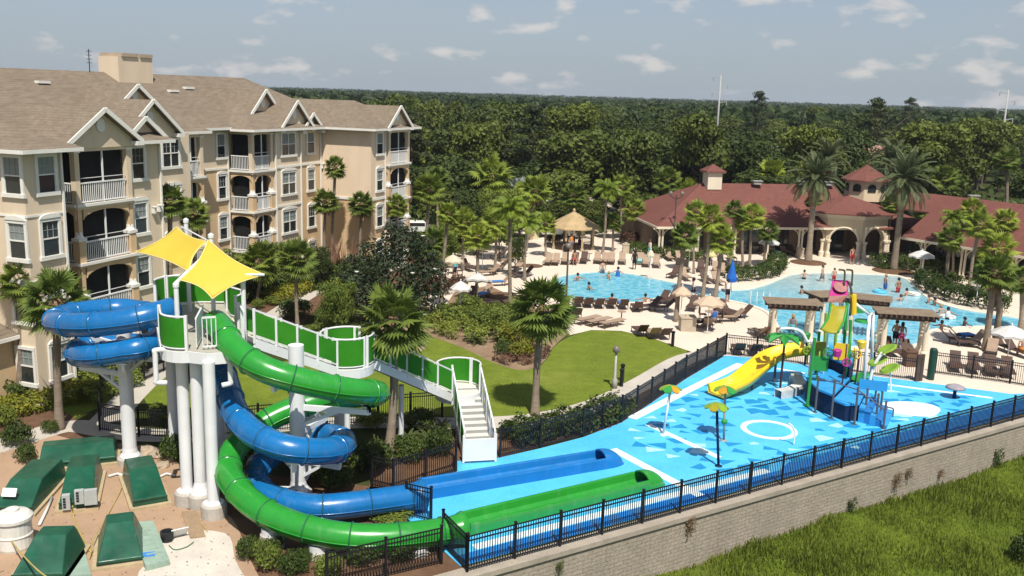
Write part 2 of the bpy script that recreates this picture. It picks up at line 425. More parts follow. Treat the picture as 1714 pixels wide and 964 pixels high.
band_blue = dirt('pad_edge_blue', (.018, .17, .50), .5, .12, 1, 8)
mb = MB(); flat([Vector(wl(t, o_)) for t, o_ in ((.2, -.36), (15.5, -.36), (42, -.36), (42, -1.7), (16.5, -1.45), (15.5, -1.02), (.2, -1.02))], .0285, mb); struct('splash_pad_edge_band', mb, band_blue)  # darker blue band on the pad along the fence
# retaining wall of split-face blocks
m, nt, b = nodes_of('split_face_block')
uv = N(nt, 'ShaderNodeUVMap').outputs[0]
br = N(nt, 'ShaderNodeTexBrick'); L(nt, uv, br.inputs['Vector'])
for k, val in (('Scale', 1.0), ('Brick Width', .40), ('Row Height', .15), ('Mortar Size', .009), ('Mortar Smooth', .3)): br.inputs[k].default_value = val
br.inputs['Color1'].default_value = (.315, .275, .22, 1); br.inputs['Color2'].default_value = (.40, .35, .285, 1); br.inputs['Mortar'].default_value = (.20, .17, .135, 1)
st = ramp(nt, noise(nt, uv, .7, 6, .7), [(.3, (.72, .69, .64)), (.65, (1.08, 1.06, 1.02))])
mpw = N(nt, 'ShaderNodeMapping'); mpw.inputs['Scale'].default_value = (1.3, .10, 1); L(nt, uv, mpw.inputs[0])
st = mixcol(nt, .6, st, ramp(nt, noise(nt, mpw.outputs[0], 1.0, 5, .7), [(.3, (.62, .60, .56)), (.62, (1.12, 1.1, 1.06))]), 'MULTIPLY')
c = mixcol(nt, 1, br.outputs['Color'], st, 'MULTIPLY'); c = mixcol(nt, .5, c, ramp(nt, noise(nt, uv, 8, 5, .7), [(.3, (.17, .145, .115)), (.7, (.48, .42, .34))]))
L(nt, c, b.inputs['Base Color']); b.inputs['Roughness'].default_value = .95
hh = N(nt, 'ShaderNodeMath', operation='MULTIPLY_ADD'); L(nt, br.outputs['Fac'], hh.inputs[0]); hh.inputs[1].default_value = -1.0; L(nt, noise(nt, uv, 14, 4), hh.inputs[2])
bump(nt, b, hh.outputs[0], .8, .03); block_mat = m
def wall_mesh(name, t0, t1, off, z0, z1, thick, mat, parent=None):
    mb = MB(); n = int((t1 - t0) / 4) + 1; vs = []; fs = []; uvs = []
    for i in range(n + 1):
        t = t0 + (t1 - t0) * i / n
        for (o, z, vv) in ((off, z0, z0), (off, z1, z1), (off - thick, z1, z1 + thick), (off - thick, z0, 0)):
            p = wl(t, o); vs.append((p[0], p[1], z)); uvs.append((t, vv))
    for i in range(n):
        for j in range(3): fs.append((i * 4 + j, (i + 1) * 4 + j, (i + 1) * 4 + j + 1, i * 4 + j + 1))
    fs += [(3, 2, 1, 0), tuple(n * 4 + k for k in range(4))]
    mb.add(vs, fs); me = mb.mesh(name, mat); ul = me.uv_layers.new()
    for lp in me.loops: ul.data[lp.index].uv = uvs[lp.vertex_index]
    o = bpy.data.objects.new(name, me); C.objects.link(o); o.parent = parent; return o
rw = wall_mesh('retaining_wall', -60, 130, .34, -2.9, -.16, .5, block_mat)
tag(rw, 'long grey tan split-face block retaining wall below the blue splash pad', 'wall')
capm = wall_mesh('wall_cap', -60, 130, .42, -.157, .02, .66, dirt('cap_stone', (.33, .285, .23), .9, .25, 1.2, 12), rw)
# ---------------------------------------------------------------- apartment building
BO = Vector((-21.9, 41.8, 0)); BA = radians(20)
BU = Vector((sin(BA), cos(BA), 0)); BN = Vector((cos(BA), -sin(BA), 0))
def bp(u, n, z): return BO + BU * u + BN * n + Vector((0, 0, z))
def fu(px, py, n):
    d = ray(px, py); t = (n + BO.dot(BN)) / d.dot(BN); p = CAMP + d * t
    return (p - BO).dot(BU), p.z
apt = thing('apartment_building', 'long four-storey tan stucco apartment building with brown shingle roof', 'building', tuple(BO))
def bpart(mb, name, mats, parent=None, smooth=False):
    o = mb.build(name, mats, parent or apt, smooth, world=True); return o
# asphalt shingle: courses + tonal blend
m, nt, b = nodes_of('brown_shingle'); v = coords(nt)
mpn = N(nt, 'ShaderNodeMapping'); mpn.inputs['Rotation'].default_value = (0, 0, BA); L(nt, v, mpn.inputs[0]); mpn.inputs['Scale'].default_value = (1.6, .5, 3.2)
nz1 = noise(nt, mpn.outputs[0], 1.6, 5, .7); nz2 = noise(nt, v, .18, 3)
c = ramp(nt, nz1, [(.28, (.105, .082, .060)), (.5, (.185, .148, .108)), (.72, (.265, .215, .162))])
c = mixcol(nt, .30, c, ramp(nt, nz2, [(.3, (.145, .115, .084)), (.7, (.245, .198, .148))]))
wv = N(nt, 'ShaderNodeTexWave', wave_type='BANDS', bands_direction='Z'); wv.inputs['Scale'].default_value = 2.6; wv.inputs['Distortion'].default_value = .4; L(nt, v, wv.inputs[0])
c = mixcol(nt, .22, c, ramp(nt, wv.outputs[0], [(0, (.09, .07, .05)), (.3, (.23, .185, .138)), (1, (.23, .185, .138))]))
L(nt, c, b.inputs['Base Color']); b.inputs['Roughness'].default_value = .95; b.inputs['Specular IOR Level'].default_value = .1
bump(nt, b, noise(nt, v, 9, 3), .4, .03)
shingle = m

FL = 2.95
# --- wall volumes (u0,u1,n0,n1,z0,z1,material)
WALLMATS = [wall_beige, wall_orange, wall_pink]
mb = MB()
def vol(u0, u1, n0, n1, z0, z1, mi):
    mb.prism([bp(u, n, 0)[:2] for u, n in ((u0, n0), (u1, n0), (u1, n1), (u0, n1))], z0, z1, mi)
TOP = 12.0
vol(0, 2.25, -20, 0, 0, TOP, 0)                       # A
vol(2.25, 8.0, -20, -2.9, 0, TOP, 0)                  # behind bay B
vol(8.0, 10.5, -20, -1.45, 0, TOP, 0)                 # C
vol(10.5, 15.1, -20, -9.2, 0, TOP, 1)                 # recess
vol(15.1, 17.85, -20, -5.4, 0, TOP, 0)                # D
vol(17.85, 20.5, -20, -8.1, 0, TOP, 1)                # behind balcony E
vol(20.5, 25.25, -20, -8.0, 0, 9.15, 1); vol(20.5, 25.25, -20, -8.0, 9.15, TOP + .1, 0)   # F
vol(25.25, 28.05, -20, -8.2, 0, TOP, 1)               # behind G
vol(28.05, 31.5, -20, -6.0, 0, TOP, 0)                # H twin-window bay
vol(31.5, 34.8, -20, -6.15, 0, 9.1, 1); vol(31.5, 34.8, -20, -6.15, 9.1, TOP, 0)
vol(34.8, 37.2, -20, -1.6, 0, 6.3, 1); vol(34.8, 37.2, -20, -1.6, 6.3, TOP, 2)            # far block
vol(37.2, 41.7, -20, -3.6, 0, TOP, 0)
vol(-22, 0, -20, -7.5, 0, TOP, 0)                     # the wing runs on to the left
vol(-5.5, -.01, -7.5, -1.35, 0, 3.35, 1)               # low ground-floor wing
bpart(mb, 'wall', WALLMATS)
# --- bands and pilaster strips
def band(u0, u1, n, z, h=.16, d=.07): mb = MB(); mb.box(bp((u0 + u1) / 2, n + d / 2 + .003, z), (u1 - u0, d, h), pi / 2 - BA); bpart(mb, 'band_course', trim_white)
def eband(n0, n1, u, z, h=.16, d=.07): mb = MB(); mb.box(bp(u - d / 2 - .003, (n0 + n1) / 2, z), (d, abs(n1 - n0), h), pi / 2 - BA); bpart(mb, 'band_course', trim_white)
band(0, 2.25, 0, 8.95, .1, .04); band(0, 2.25, 0, 5.95, .1, .04); eband(-7, 0, 0, 8.95, .1, .04); eband(-1.35, 0, 0, 5.95, .1, .04)
band(8, 10.5, -1.45, 6.0); band(20.5, 25.2, -8.0, 9.15, .14); band(28.1, 31.5, -6.0, 9.1); band(28.1, 31.5, -6.0, 6.15)
band(31.5, 34.7, -6.15, 9.1); eband(-6, -1.6, 34.8, 6.35, .2); band(34.8, 37.2, -1.6, 6.35, .2)

# --- windows: white surround, two sashes, muntins in the upper
muntin = dirt('muntin_grey', (.34, .36, .35), .6, .1)
def window(orig, du, dn, w, h, twin=False, arch=False):
    """orig: lower centre on the wall face; du along wall, dn out of wall"""
    M = Matrix((du, dn, Vector((0, 0, 1)))).transposed()
    def P(x, y, z): return orig + du * x + dn * y + Vector((0, 0, z))
    fr = MB(); t = .15
    fr.box(P(-w / 2 - t / 2, .04, h / 2), (t, .09, h), M=M); fr.box(P(w / 2 + t / 2, .04, h / 2), (t, .09, h), M=M)
    fr.box(P(0, .045, h + t / 2), (w + 2 * t, .10, t), M=M); fr.box(P(0, .06, -.09), (w + 2 * t + .12, .14, .18), M=M)
    if arch:
        pts = [P((w / 2 + t) * cos(a), .03, h + t + .22 * sin(a)) for a in np.linspace(0, pi, 9)]
        fr.slab(pts, .1, dirv=dn)
    o = bpart(fr, 'window', trim_white)
    ns = 2 if twin else 1
    s = MB(); sw = .05
    s.box(P(0, .035, h / 2), (w, .05, .06), M=M)
    for k in range(ns + 1): s.box(P(-w / 2 + w * k / ns, .035, h / 2), (sw, .05, h), M=M)
    for k in range(ns):
        x0 = -w / 2 + w * k / ns; ww = w / ns
        for i in range(1, 3 if not twin else 2): s.box(P(x0 + ww * i / (3 if not twin else 2), .025, h * .75), (.014, .03, h / 2), M=M, mi=1)
        for i in (3,): s.box(P(x0 + ww / 2, .025, h * i / 4), (ww, .03, .014), M=M, mi=1)
    bpart(s, 'sash', [trim_white, muntin], o)
    g = MB()
    g.box(P(0, .006, h * .75), (w, .02, h / 2), M=M, mi=1); g.box(P(0, .006, h * .25), (w, .02, h / 2), M=M, mi=0)
    bpart(g, 'pane', [glass_dark, blind_mat if random.random() < .6 else glass_dark], o)
def zf(k): return 1.12 + FL * k
def wcol(u, n, w, floors, twin=False, h=1.6, arch_low=True):
    for k in floors: window(bp(u, n, zf(k)), BU, BN, w, h, twin, arch_low and k < 3)
def ecol(n, u, w, floors, h=1.6):
    for k in floors: window(bp(u, n, zf(k)), BN, -BU, w, h, False, k < 3 and k > 0)
wcol(1.25, 0, .95, (0, 1, 2, 3)); ecol(-.6, 0, .95, (1, 2, 3)); ecol(-.65, 0, .9, (0,))
ecol(-4.2, 0, .95, (2, 3))
wcol(8.75, -1.45, .9, (0, 1, 2, 3)); wcol(16.05, -5.4, 1.45, (0, 1, 2, 3), True)
wcol(24.4, -8.0, .85, (0, 1, 2, 3)); wcol(29.85, -6.0, 1.75, (0, 1, 2, 3), True)
wcol(33.2, -6.15, .95, (0, 1, 2, 3)); wcol(36.2, -1.6, 1.0, (0, 1, 2, 3))
for k in (2, 3): window(bp(13.0, -9.2, zf(k)), BU, BN, 1.2, 1.6)
for u in (-4, -9, -14): wcol(u, -7.5, .95, (1, 2, 3))

# --- balconies
def P2(o, du, dn):
    return lambda x, y, z: o + du * x + dn * y + Vector((0, 0, z))
def balcony(o, du, dn, w, depth, floors, cols=True, mull=True, mi=0, colw=.42, left_col=True, right_col=True):
    """front opening of width w on face with outward dn; o = left end of the face at z=0 (du to the right)"""
    M = Matrix((du, dn, Vector((0, 0, 1)))).transposed(); P = P2(o, du, dn)
    for k in floors:
        zb = FL * k + .12; top = zb + 2.62; flatt = (k == 3)
        bal = MB()
        bal.box(P(w / 2, -depth / 2, zb - .11), (w, depth, .22), M=M); bal.box(P(w / 2, .04, zb - .02), (w + .06, .12, .14), M=M, mi=1)
        nxt = FL * (k + 1) + .12 - .22 if k < 3 else TOP + .1
        # spandrel above the opening: level at the top floor, arched below
        x0, x1 = (colw if left_col else .1), w - (colw if right_col else .1)
        if flatt: pts = [(x0, top), (x1, top), (x1, nxt), (x0, nxt)]
        else:
            rise = .42; pts = [(x0, nxt), (x0, top - rise)]
            pts += [((x0 + x1) / 2 - (x1 - x0) / 2 * cos(a), top - rise + rise * sin(a)) for a in np.linspace(0, pi, 11)][1:-1]
            pts += [(x1, top - rise), (x1, nxt)]
        n = len(pts); vs = [P(x, -.02, z) for x, z in pts] + [P(x, -.24, z) for x, z in pts]
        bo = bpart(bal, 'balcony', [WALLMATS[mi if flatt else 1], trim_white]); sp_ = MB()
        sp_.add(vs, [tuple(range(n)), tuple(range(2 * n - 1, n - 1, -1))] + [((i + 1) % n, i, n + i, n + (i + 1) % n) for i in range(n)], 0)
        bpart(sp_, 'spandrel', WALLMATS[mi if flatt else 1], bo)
        for c, xx in ((left_col, colw / 2), (right_col, w - colw / 2)):
            if not c: continue
            col = MB()
            if k == 3:
                col.box(P(xx, -.2, (zb + nxt) / 2), (colw * .72, .30, nxt - zb), M=M); col.box(P(xx, -.2, top + .02), (colw * .95, .42, .14), M=M, mi=1)
            else:
                col.box(P(xx, -.2, (zb + 1.15) / 2 + zb / 2), (colw, .40, 1.15), M=M); col.box(P(xx, -.2, zb + 1.22), (colw * 1.25, .5, .16), M=M, mi=1)
                col.lathe([(.26, 0), (.20, .12), (.16, .3)], 8, tuple(P(xx, -.2, zb + 1.3)), 1); col.box(P(xx, -.2, (zb + 1.5 + nxt) / 2), (colw * .62, .28, nxt - zb - 1.5), M=M)
            bpart(col, 'column', [WALLMATS[mi if flatt else 1], trim_white], bo)
        rl = MB(); x0, x1 = (colw if left_col else .05), w - (colw if right_col else .05)
        rl.box(P((x0 + x1) / 2, -.12, zb + 1.06), (x1 - x0, .07, .07), M=M); rl.box(P((x0 + x1) / 2, -.12, zb + .12), (x1 - x0, .06, .06), M=M)
        nb = max(3, int((x1 - x0) / .125))
        for i in range(1, nb): rl.box(P(x0 + (x1 - x0) * i / nb, -.12, zb + .58), (.032, .032, .92), M=M)
        bpart(rl, 'railing', white_paint, bo)
        if mull:
            ml = MB(); ml.box(P(w / 2, -.16, (zb + top) / 2), (.07, .07, top - zb), M=M); ml.box(P((x0 + x1) / 2, -.16, zb + 1.3), (x1 - x0, .03, .03), M=M); bpart(ml, 'screen_mullion', white_paint, bo)
        sc = MB(); sc.box(P((x0 + x1) / 2, -.45, (zb + top) / 2), (x1 - x0, .02, top - zb), M=M); bpart(sc, 'screen', screen_mat, bo)
for args in ((bp(4.05, -1.1, 0), BU, BN, 3.95, 1.75, (0, 1, 2, 3)), (bp(18.0, -6.3, 0), BU, BN, 2.45, 1.8, (0, 1, 2, 3)),
             (bp(25.3, -6.0, 0), BU, BN, 2.72, 2.1, (0, 1, 2, 3)), (bp(37.4, -1.35, 0), BU, BN, 3.9, 2.2, (0, 1, 2, 3))):
    balcony(*args)
# side openings of the corner balconies
balcony(bp(25.28, -8.0, 0), BN, -BU, 1.95, 1.2, (0, 1, 2, 3), right_col=False, left_col=False, mull=False)
balcony(bp(4.03, -2.85, 0), BN, -BU, 1.7, .6, (0, 1, 2, 3), right_col=False, left_col=False, mull=False)
balcony(bp(37.38, -3.5, 0), BN, -BU, 2.1, .6, (1, 2, 3), right_col=False, left_col=False, mull=False)

# --- roofs
RZ = 15.65; RN = -14.0
mb = MB(); fas = []; TH = .16
def plane(pts): mb.slab([bp(*p) for p in pts], TH)
def eave(a, b_): fas.append((bp(*a) + Vector((0, 0, -.10)), bp(*b_) + Vector((0, 0, -.10))))
def hip(u0, u1, ne, ze, s, back=RN):
    h = (u1 - u0) / 2; uc = (u0 + u1) / 2; za = ze + s * h; na = ne - h
    if za > RZ:
        r = (RZ - ze) / s
        plane([(u0, ne, ze), (u1, ne, ze), (u1 - r, ne - r, RZ), (u0 + r, ne - r, RZ)])
        plane([(u0, back, ze), (u0, ne, ze), (u0 + r, ne - r, RZ), (u0 + r, back, RZ)]); plane([(u1, ne, ze), (u1, back, ze), (u1 - r, back, RZ), (u1 - r, ne - r, RZ)])
        plane([(u0 + r, ne - r, RZ), (u1 - r, ne - r, RZ), (u1 - r, back, RZ), (u0 + r, back, RZ)])
    else:
        plane([(u0, ne, ze), (u1, ne, ze), (uc, na, za)])
        plane([(u0, back, ze), (u0, ne, ze), (uc, na, za), (uc, back, za)]); plane([(u1, ne, ze), (u1, back, ze), (uc, back, za), (uc, na, za)])
    eave((u0, ne, ze), (u1, ne, ze)); eave((u0, ne, ze), (u0, ne - 5, ze)); eave((u1, ne, ze), (u1, ne - 4.5, ze))
sm = (RZ - 12.1) / (RN * -1 - 7.3)
plane([(-23, -7.3, 12.1), (41.6, -7.3, 12.1), (35.6, RN, RZ), (-23, RN, RZ)]); plane([(-23, RN, RZ), (35.6, RN, RZ), (41.6, -20.7, 12.1), (-23, -20.7, 12.1)]); plane([(41.6, -7.3, 12.1), (41.6, -20.7, 12.1), (35.6, RN, RZ)])
eave((10.8, -8.6 + 1.3, 12.1), (36, -7.3, 12.1))
hip(-.62, 2.85, .68, 11.98, .44, -8); hip(-.6, 11.0, -2.35, 12.06, .46); hip(7.95, 11.05, -.85, 12.0, .5, -6); hip(14.3, 21.0, -6.1, 12.0, .5); hip(24.6, 35.3, -5.35, 12.0, .5, -13)
hip(34.2, 42.5, -.95, 12.0, .5, -13.5)
# low wing roof
mb.slab([bp(-5.9, -.95, 3.4), bp(-.02, -.95, 3.4), bp(-.02, -4.2, 4.6), bp(-3.2, -4.2, 4.6)], TH); mb.slab([bp(-5.9, -7.6, 3.4), bp(-5.9, -.95, 3.4), bp(-3.2, -4.2, 4.6), bp(-3.2, -7.6, 4.6)], TH)
eave((-5.9, -.95, 3.4), (-.05, -.95, 3.4)); eave((-5.9, -7, 3.4), (-5.9, -.95, 3.4))
roof = bpart(mb, 'roof', shingle)
for a, b_ in fas:
    k = MB(); k.bar(a, b_, .13, .17); bpart(k, 'gutter', trim_white, roof)
# gables
def gable(uc, n, hw, za, ze, back, mi=0, vent=True):
    r = MB(); ov = .38; s = (za - ze) / hw; f = n + ov; hwo = hw + .35; zo = ze - .35 * s
    r.slab([bp(uc - hwo, f, zo), bp(uc, f, za), bp(uc, back, za), bp(uc - hwo, back, zo)], .12)
    r.slab([bp(uc, f, za), bp(uc + hwo, f, zo), bp(uc + hwo, back, zo), bp(uc, back, za)], .12)
    o = bpart(r, 'gable', shingle, roof)
    w = MB(); w.slab([bp(uc - hw, n, ze - .5), bp(uc + hw, n, ze - .5), bp(uc + hw, n, ze - .13), bp(uc, n, za - .14), bp(uc - hw, n, ze - .13)], .25, 0, tuple(-BN))
    w.slab([bp(uc - hw, n - .26, ze - .5), bp(uc - hw, n - .26, ze - .13), bp(uc - hw, back, ze - .13), bp(uc - hw, back, ze - .5)], .1, 0, tuple(BU))
    w.slab([bp(uc + hw, n - .26, ze - .5), bp(uc + hw, n - .26, ze - .13), bp(uc + hw, back, ze - .13), bp(uc + hw, back, ze - .5)], .1, 0, tuple(-BU))
    bpart(w, 'gable_wall', WALLMATS[mi], roof)
    k = MB()
    for sg in (-1, 1):
        k.bar(bp(uc + sg * hwo, f + .03, zo - .04), bp(uc, f + .03, za - .04), .07, .22)
        k.box(bp(uc + sg * (hw + .12), n + .2, zo - .12), (.5, .5, .22), pi / 2 - BA)
    bpart(k, 'rake_board', trim_white, roof)
    if vent:
        v = MB(); c = bp(uc, n + .015, ze + (za - ze) * .42); pts = [c + BU * .3 * cos(a) + Vector((0, 0, .36 * sin(a))) for a in np.linspace(0, 2 * pi, 8, endpoint=False)]
        v.slab(pts, .05, 0, tuple(BN)); bpart(v, 'gable_vent', trim_white, roof)
def gpx(px, py, n, hw, rise, back, **kw):
    u, z = fu(px, py, n + .38); gable(u, n, hw, z, z - rise, back, **kw)
gpx(380, 272, -1.05, 2.2, 1.45, -7); gpx(428, 282, -1.6, 1.15, .85, -6, vent=False); gpx(437, 262, -5.3, 2.2, 1.75, -10)
gpx(419, 244, -8.0, 1.35, 1.0, -12); gpx(569, 250, -7.75, 1.9, 1.75, -13); gpx(606, 263, -5.9, 1.95, 1.75, -9.5); gpx(624.5, 277.5, -6.0, 1.25, 1.05, -9, vent=False)
gpx(727, 269, -1.3, 1.9, 1.5, -7)
# chimney-like stair head, vents, antenna
mb = MB(); uc, _ = fu(408, 235, -13.4)
mb.box(bp(uc, -13.6, 15.6), (3.3, 1.7, 2.2), pi / 2 - BA); 
mb.box(bp(uc - .6, -13.6, 16.83), (1.5, 1.9, .24), pi / 2 - BA, 1); mb.box(bp(uc + 1.0, -13.6, 16.83), (1.2, 1.9, .24), pi / 2 - BA, 1)
mb.box(bp(uc + .3, -13.6, 16.76), (3.0, 1.5, .1), pi / 2 - BA)
bpart(mb, 'chimney', [wall_beige, dirt('chimney_cap', (.38, .30, .22), .8, .2)], roof)
def on_main(px, py):
    u, z = 0, 0; d = ray(px, py); best = None
    for i in range(400):
        t = 30 + i * .2; p = CAMP + d * (t / d.y); n = (p - BO).dot(BN)
        if p.z < 12.1 + (-7.3 - n) * sm and n < -7.3: return p
    return p
for px, py in ((307, 243.5), (460, 253.5), (478, 250), (264, 263)):
    mb = MB(); p = on_main(px, py); mb.box(p + Vector((0, 0, .12)), (.9, .35, .16), pi / 2 - BA); bpart(mb, 'roof_vent', trim_white, roof)
mb = MB(); ua, _ = fu(362, 225, -13.9); a = bp(ua, -13.9, 15.5)
mb.cyl(a, a + Vector((0, 0, 1.6)), .03, 5)
for k in range(4): mb.bar(a + Vector((-.18, 0, .7 + .25 * k)), a + Vector((.18, 0, .7 + .25 * k)), .03)
bpart(mb, 'antenna', metal_black, roof)
# downspouts
for u, n in ((2.1, 0), (20.6, -8.0), (25.1, -8.0), (28.12, -6.0), (31.5, -6.0), (34.6, -6.15), (37.1, -1.6), (10.4, -1.45)):
    mb = MB(); mb.box(bp(u, n + .07, 5.9), (.1, .1, 11.7), pi / 2 - BA); bpart(mb, 'downspout', trim_white)
# wall lamps beside the bays
for u, n, z in ((10.1, -1.45, 8.2), (9.7, -1.45, 8.15), (20.8, -8.0, 8.7), (20.8, -8.0, 5.7), (34.7, -6.15, 8.8)):
    mb = MB(); mb.box(bp(u, n + .12, z), (.16, .22, .34), pi / 2 - BA); mb.box(bp(u, n + .2, z + .2), (.22, .3, .06), pi / 2 - BA); bpart(mb, 'wall_lamp', trim_white)
# ---------------------------------------------------------------- water slides, tower, stairs
def gloss(name, col, rough=.22, var=.10, chalk=.20):
    m, nt, b = nodes_of(name); v = coords(nt)
    c = ramp(nt, noise(nt, v, .9, 5), [(.3, tuple(k * (1 - var) for k in col)), (.7, tuple(min(1, k * (1 + var)) for k in col))])
    # chalky weathering in streaks
    mp = N(nt, 'ShaderNodeMapping'); mp.inputs['Scale'].default_value = (2, 2, .5); L(nt, v, mp.inputs[0])
    ch = ramp(nt, noise(nt, mp.outputs[0], 1.3, 6, .7), [(.55, 0), (.8, chalk)])
    c = mixcol(nt, ch, c, tuple(min(1, k * .7 + .22) for k in col)); L(nt, c, b.inputs['Base Color'])
    r = ramp(nt, noise(nt, v, 2.5, 4), [(.3, rough * .8), (.7, rough * 1.6)]); L(nt, r, b.inputs['Roughness'])
    b.inputs['Specular IOR Level'].default_value = .5; b.inputs['Coat Weight'].default_value = .25; b.inputs['Coat Roughness'].default_value = .12
    return m
blue_gel = gloss('blue_fibreglass', (.006, .132, .36), chalk=.26); blue_mid = gloss('blue_trough', (.006, .15, .42), .3)
green_gel = gloss('green_fibreglass', (.020, .25, .026), chalk=.26); green_panel = leafmat('green_panel', (.022, .25, .012), (.085, .42, .035), .45, .7, .05)
yellow_gel = gloss('yellow_fibreglass', (.80, .51, .015), .3, .06, .04); navy = dirt('navy', (.012, .035, .12), .5, .2)
steel_white = gloss('white_steel', (.70, .71, .71), .35, .06)
deck_grey = dirt('deck_grate', (.38, .36, .30), .8, .15, 2, 14)
seam = dirt('seam_dark', (.01, .05, .05), .6, .2)
conc_ped = dirt('pedestal_concrete', (.42, .39, .34), .9, .2, 2, 9)

def place(px, py, z):
    p = G(px, py, z); return p
blue_pts = [(460, 507, 6.45), (436, 514, 6.4), (400, 522, 6.2), (352, 526, 5.95), (321, 522, 5.7), (340, 513, 5.6), (400, 507, 5.55), (440, 517, 5.45), (446, 541, 5.25), (420, 553, 5.15), (398, 557, 5.0), (360, 562, 4.75), (345, 556, 4.5), (372, 550, 4.4), (420, 549, 4.35), (462, 556, 4.3), (500, 567, 4.25), (520, 585, 4.1), (530, 622, 3.55), (552, 652, 3.1), (595, 671, 2.8), (640, 674, 2.45), (660, 666, 2.15), (648, 656, 1.85), (610, 660, 1.55), (570, 682, 1.15), (553, 706, .85), (572, 727, .72), (600, 736, .68), (635, 740, .66), (690, 734, .66), (733, 728, .64), (752, 725, .62)]
green_pts = [(509, 522, 6.55), (519, 533, 6.4), (531, 553, 6.05), (565, 577, 5.55), (612, 592, 5.1), (660, 602, 4.65), (690, 605, 4.3), (700, 606, 4.0), (685, 608, 3.65), (640, 612, 3.25), (590, 628, 2.85), (556, 647, 2.4), (530, 673, 2.0), (524, 697, 1.7), (540, 724, 1.4), (570, 747, 1.12), (612, 764, .9), (662, 774, .76), (715, 775, .68), (775, 768, .62), (800, 764, .6)]
def smooth_path(pts, k=8):
    P = catmull([place(*p) for p in pts], k, False)
    for _ in range(6): P = [P[0]] + [(P[i - 1] + P[i] * 2 + P[i + 1]) / 4 for i in range(1, len(P) - 1)] + [P[-1]]
    return P
def slide(name, label, pts, r, matl, skip=10):
    P = smooth_path(pts); a = thing(name, label, 'water slide', tuple(P[0] - Vector((0, 0, P[0].z))))
    mb = MB(); mb.tube(P, r, 20, caps=False); o = mb.build('tube', matl, a, True, True)
    sol = None
    acc = 0; last = P[0]; k = 0
    for i in range(1, len(P) - 1):
        acc += (P[i] - last).length; last = P[i]
        if acc > 1.45:
            acc = 0; t = (P[i + 1] - P[i - 1]).normalized()
            f = MB(); f.tube([P[i] - t * .035, P[i] - t * .012, P[i] + t * .012, P[i] + t * .035], r, 20, caps=False, radii=[r, r + .045, r + .045, r]); f.tube([P[i] - t * .014, P[i] + t * .014], r + .055, 20, 1, caps=False)
            f.build('joint_flange', [matl, seam], a, True, True)
    # bottom longitudinal seam lip on both sides
    s = MB()
    for sg in (-1, 1):
        q = []
        for i in range(len(P)):
            t = P[min(i + 1, len(P) - 1)] - P[max(i - 1, 0)]; sd = t.cross(Vector((0, 0, 1))).normalized() * sg; q.append(P[i] + sd * (r + .01) + Vector((0, 0, -.05)))
        s.tube(q, .022, 5)
    s.build('seam_lip', matl, a, True, True)
    return a, P
blue_slide, BP = slide('water_slide', 'blue enclosed tube water slide coiling twice down to the splash pad', blue_pts, .47, blue_gel)
green_slide, GP = slide('water_slide', 'green enclosed tube water slide sweeping round below the yellow sails', green_pts, .46, green_gel)

def trough(name, parent, a, b_, mt, w=.54):
    a, b_ = Vector(a), Vector(b_); d = (b_ - a); Ln = d.length; d.normalize(); s = Vector((d.y, -d.x, 0)).normalized()
    prof = [(-w, .0), (-w, .40), (-w + .03, .45), (-w + .09, .45), (-w + .12, .40), (-w + .17, .18), (-w + .28, .08), (0, .05), (w - .28, .08), (w - .17, .18), (w - .12, .40), (w - .09, .45), (w - .03, .45), (w, .40), (w, 0)]
    n = len(prof); mb = MB(); vs = []
    K = 8
    for k in range(K + 1):
        for x, z in prof:
            q = a + d * (Ln * k / K) + s * x; vs.append((q.x, q.y, z + .03))
    mb.add(vs, [(k * n + j, (k + 1) * n + j, (k + 1) * n + j + 1, k * n + j + 1) for k in range(K) for j in range(n - 1)])
    for k in (0,): mb.add([vs[j] for j in range(n)], [tuple(range(n))])
    o = mb.build(name, mt, parent, False, True)
    ws = MB(); ws.add([a + s * (-w + .36) + Vector((0, 0, .215)), a + s * (w - .36) + Vector((0, 0, .215)), b_ + s * (w - .36) + Vector((0, 0, .215)), b_ + s * (-w + .36) + Vector((0, 0, .215))], [(0, 1, 2, 3)])
    for k in range(1, 5):
        q = a + d * Ln * k / 5; ws2 = MB()
    # scooped end hood
    h = MB()
    def hf(i, j):
        t = i * .95; ang = pi * j; hh = .64 * sqrt(max(0, 1 - (i * .99) ** 2.2)) ; ww = w * (1 - .35 * i ** 3)
        q = b_ + d * t - s * cos(ang) * ww * (1.0); return (q.x, q.y, .03 + max(.0, hh) * sin(ang) ** .55)
    h.grid(hf, 12, 16)
    def hf2(i, j):
        t = i * .85; ang = pi * j; hh = .57 * sqrt(max(0, 1 - (i * .99) ** 2.2)); ww = (w - .06) * (1 - .35 * i ** 3)
        q = b_ + d * t - s * cos(ang) * ww; return (q.x, q.y, .04 + max(.0, hh) * sin(ang) ** .55)
    h.grid(hf2, 12, 16)
    rim = [[], []]
    for j in range(17):
        rim[0].append(hf(0, j / 16)); rim[1].append(hf2(0, j / 16))
    h.add(rim[0] + rim[1], [(j, j + 1, 17 + j + 1, 17 + j) for j in range(16)])
    h.build('end_hood', mt, o, True, True)
    # flared mouth joining tube and trough
    m2 = MB(); q0 = a - d * .1
    return o
tb = trough('trough', blue_slide, G(752, 725), G(960, 690), blue_mid)
tg = trough('trough', green_slide, G(800, 767), G(1008, 716), green_gel)
for (o, P, r, mt) in ((blue_slide, BP, .47, blue_gel), (green_slide, GP, .46, green_gel)):
    f = MB(); t = (P[-1] - P[-3]).normalized(); e = P[-1]
    f.tube([e - t * .5, e - t * .2, e, e + t * .05], r, 20, caps=False, radii=[r + .01, r + .05, r + .13, r + .02]); f.build('exit_collar', mt, o, True, True)

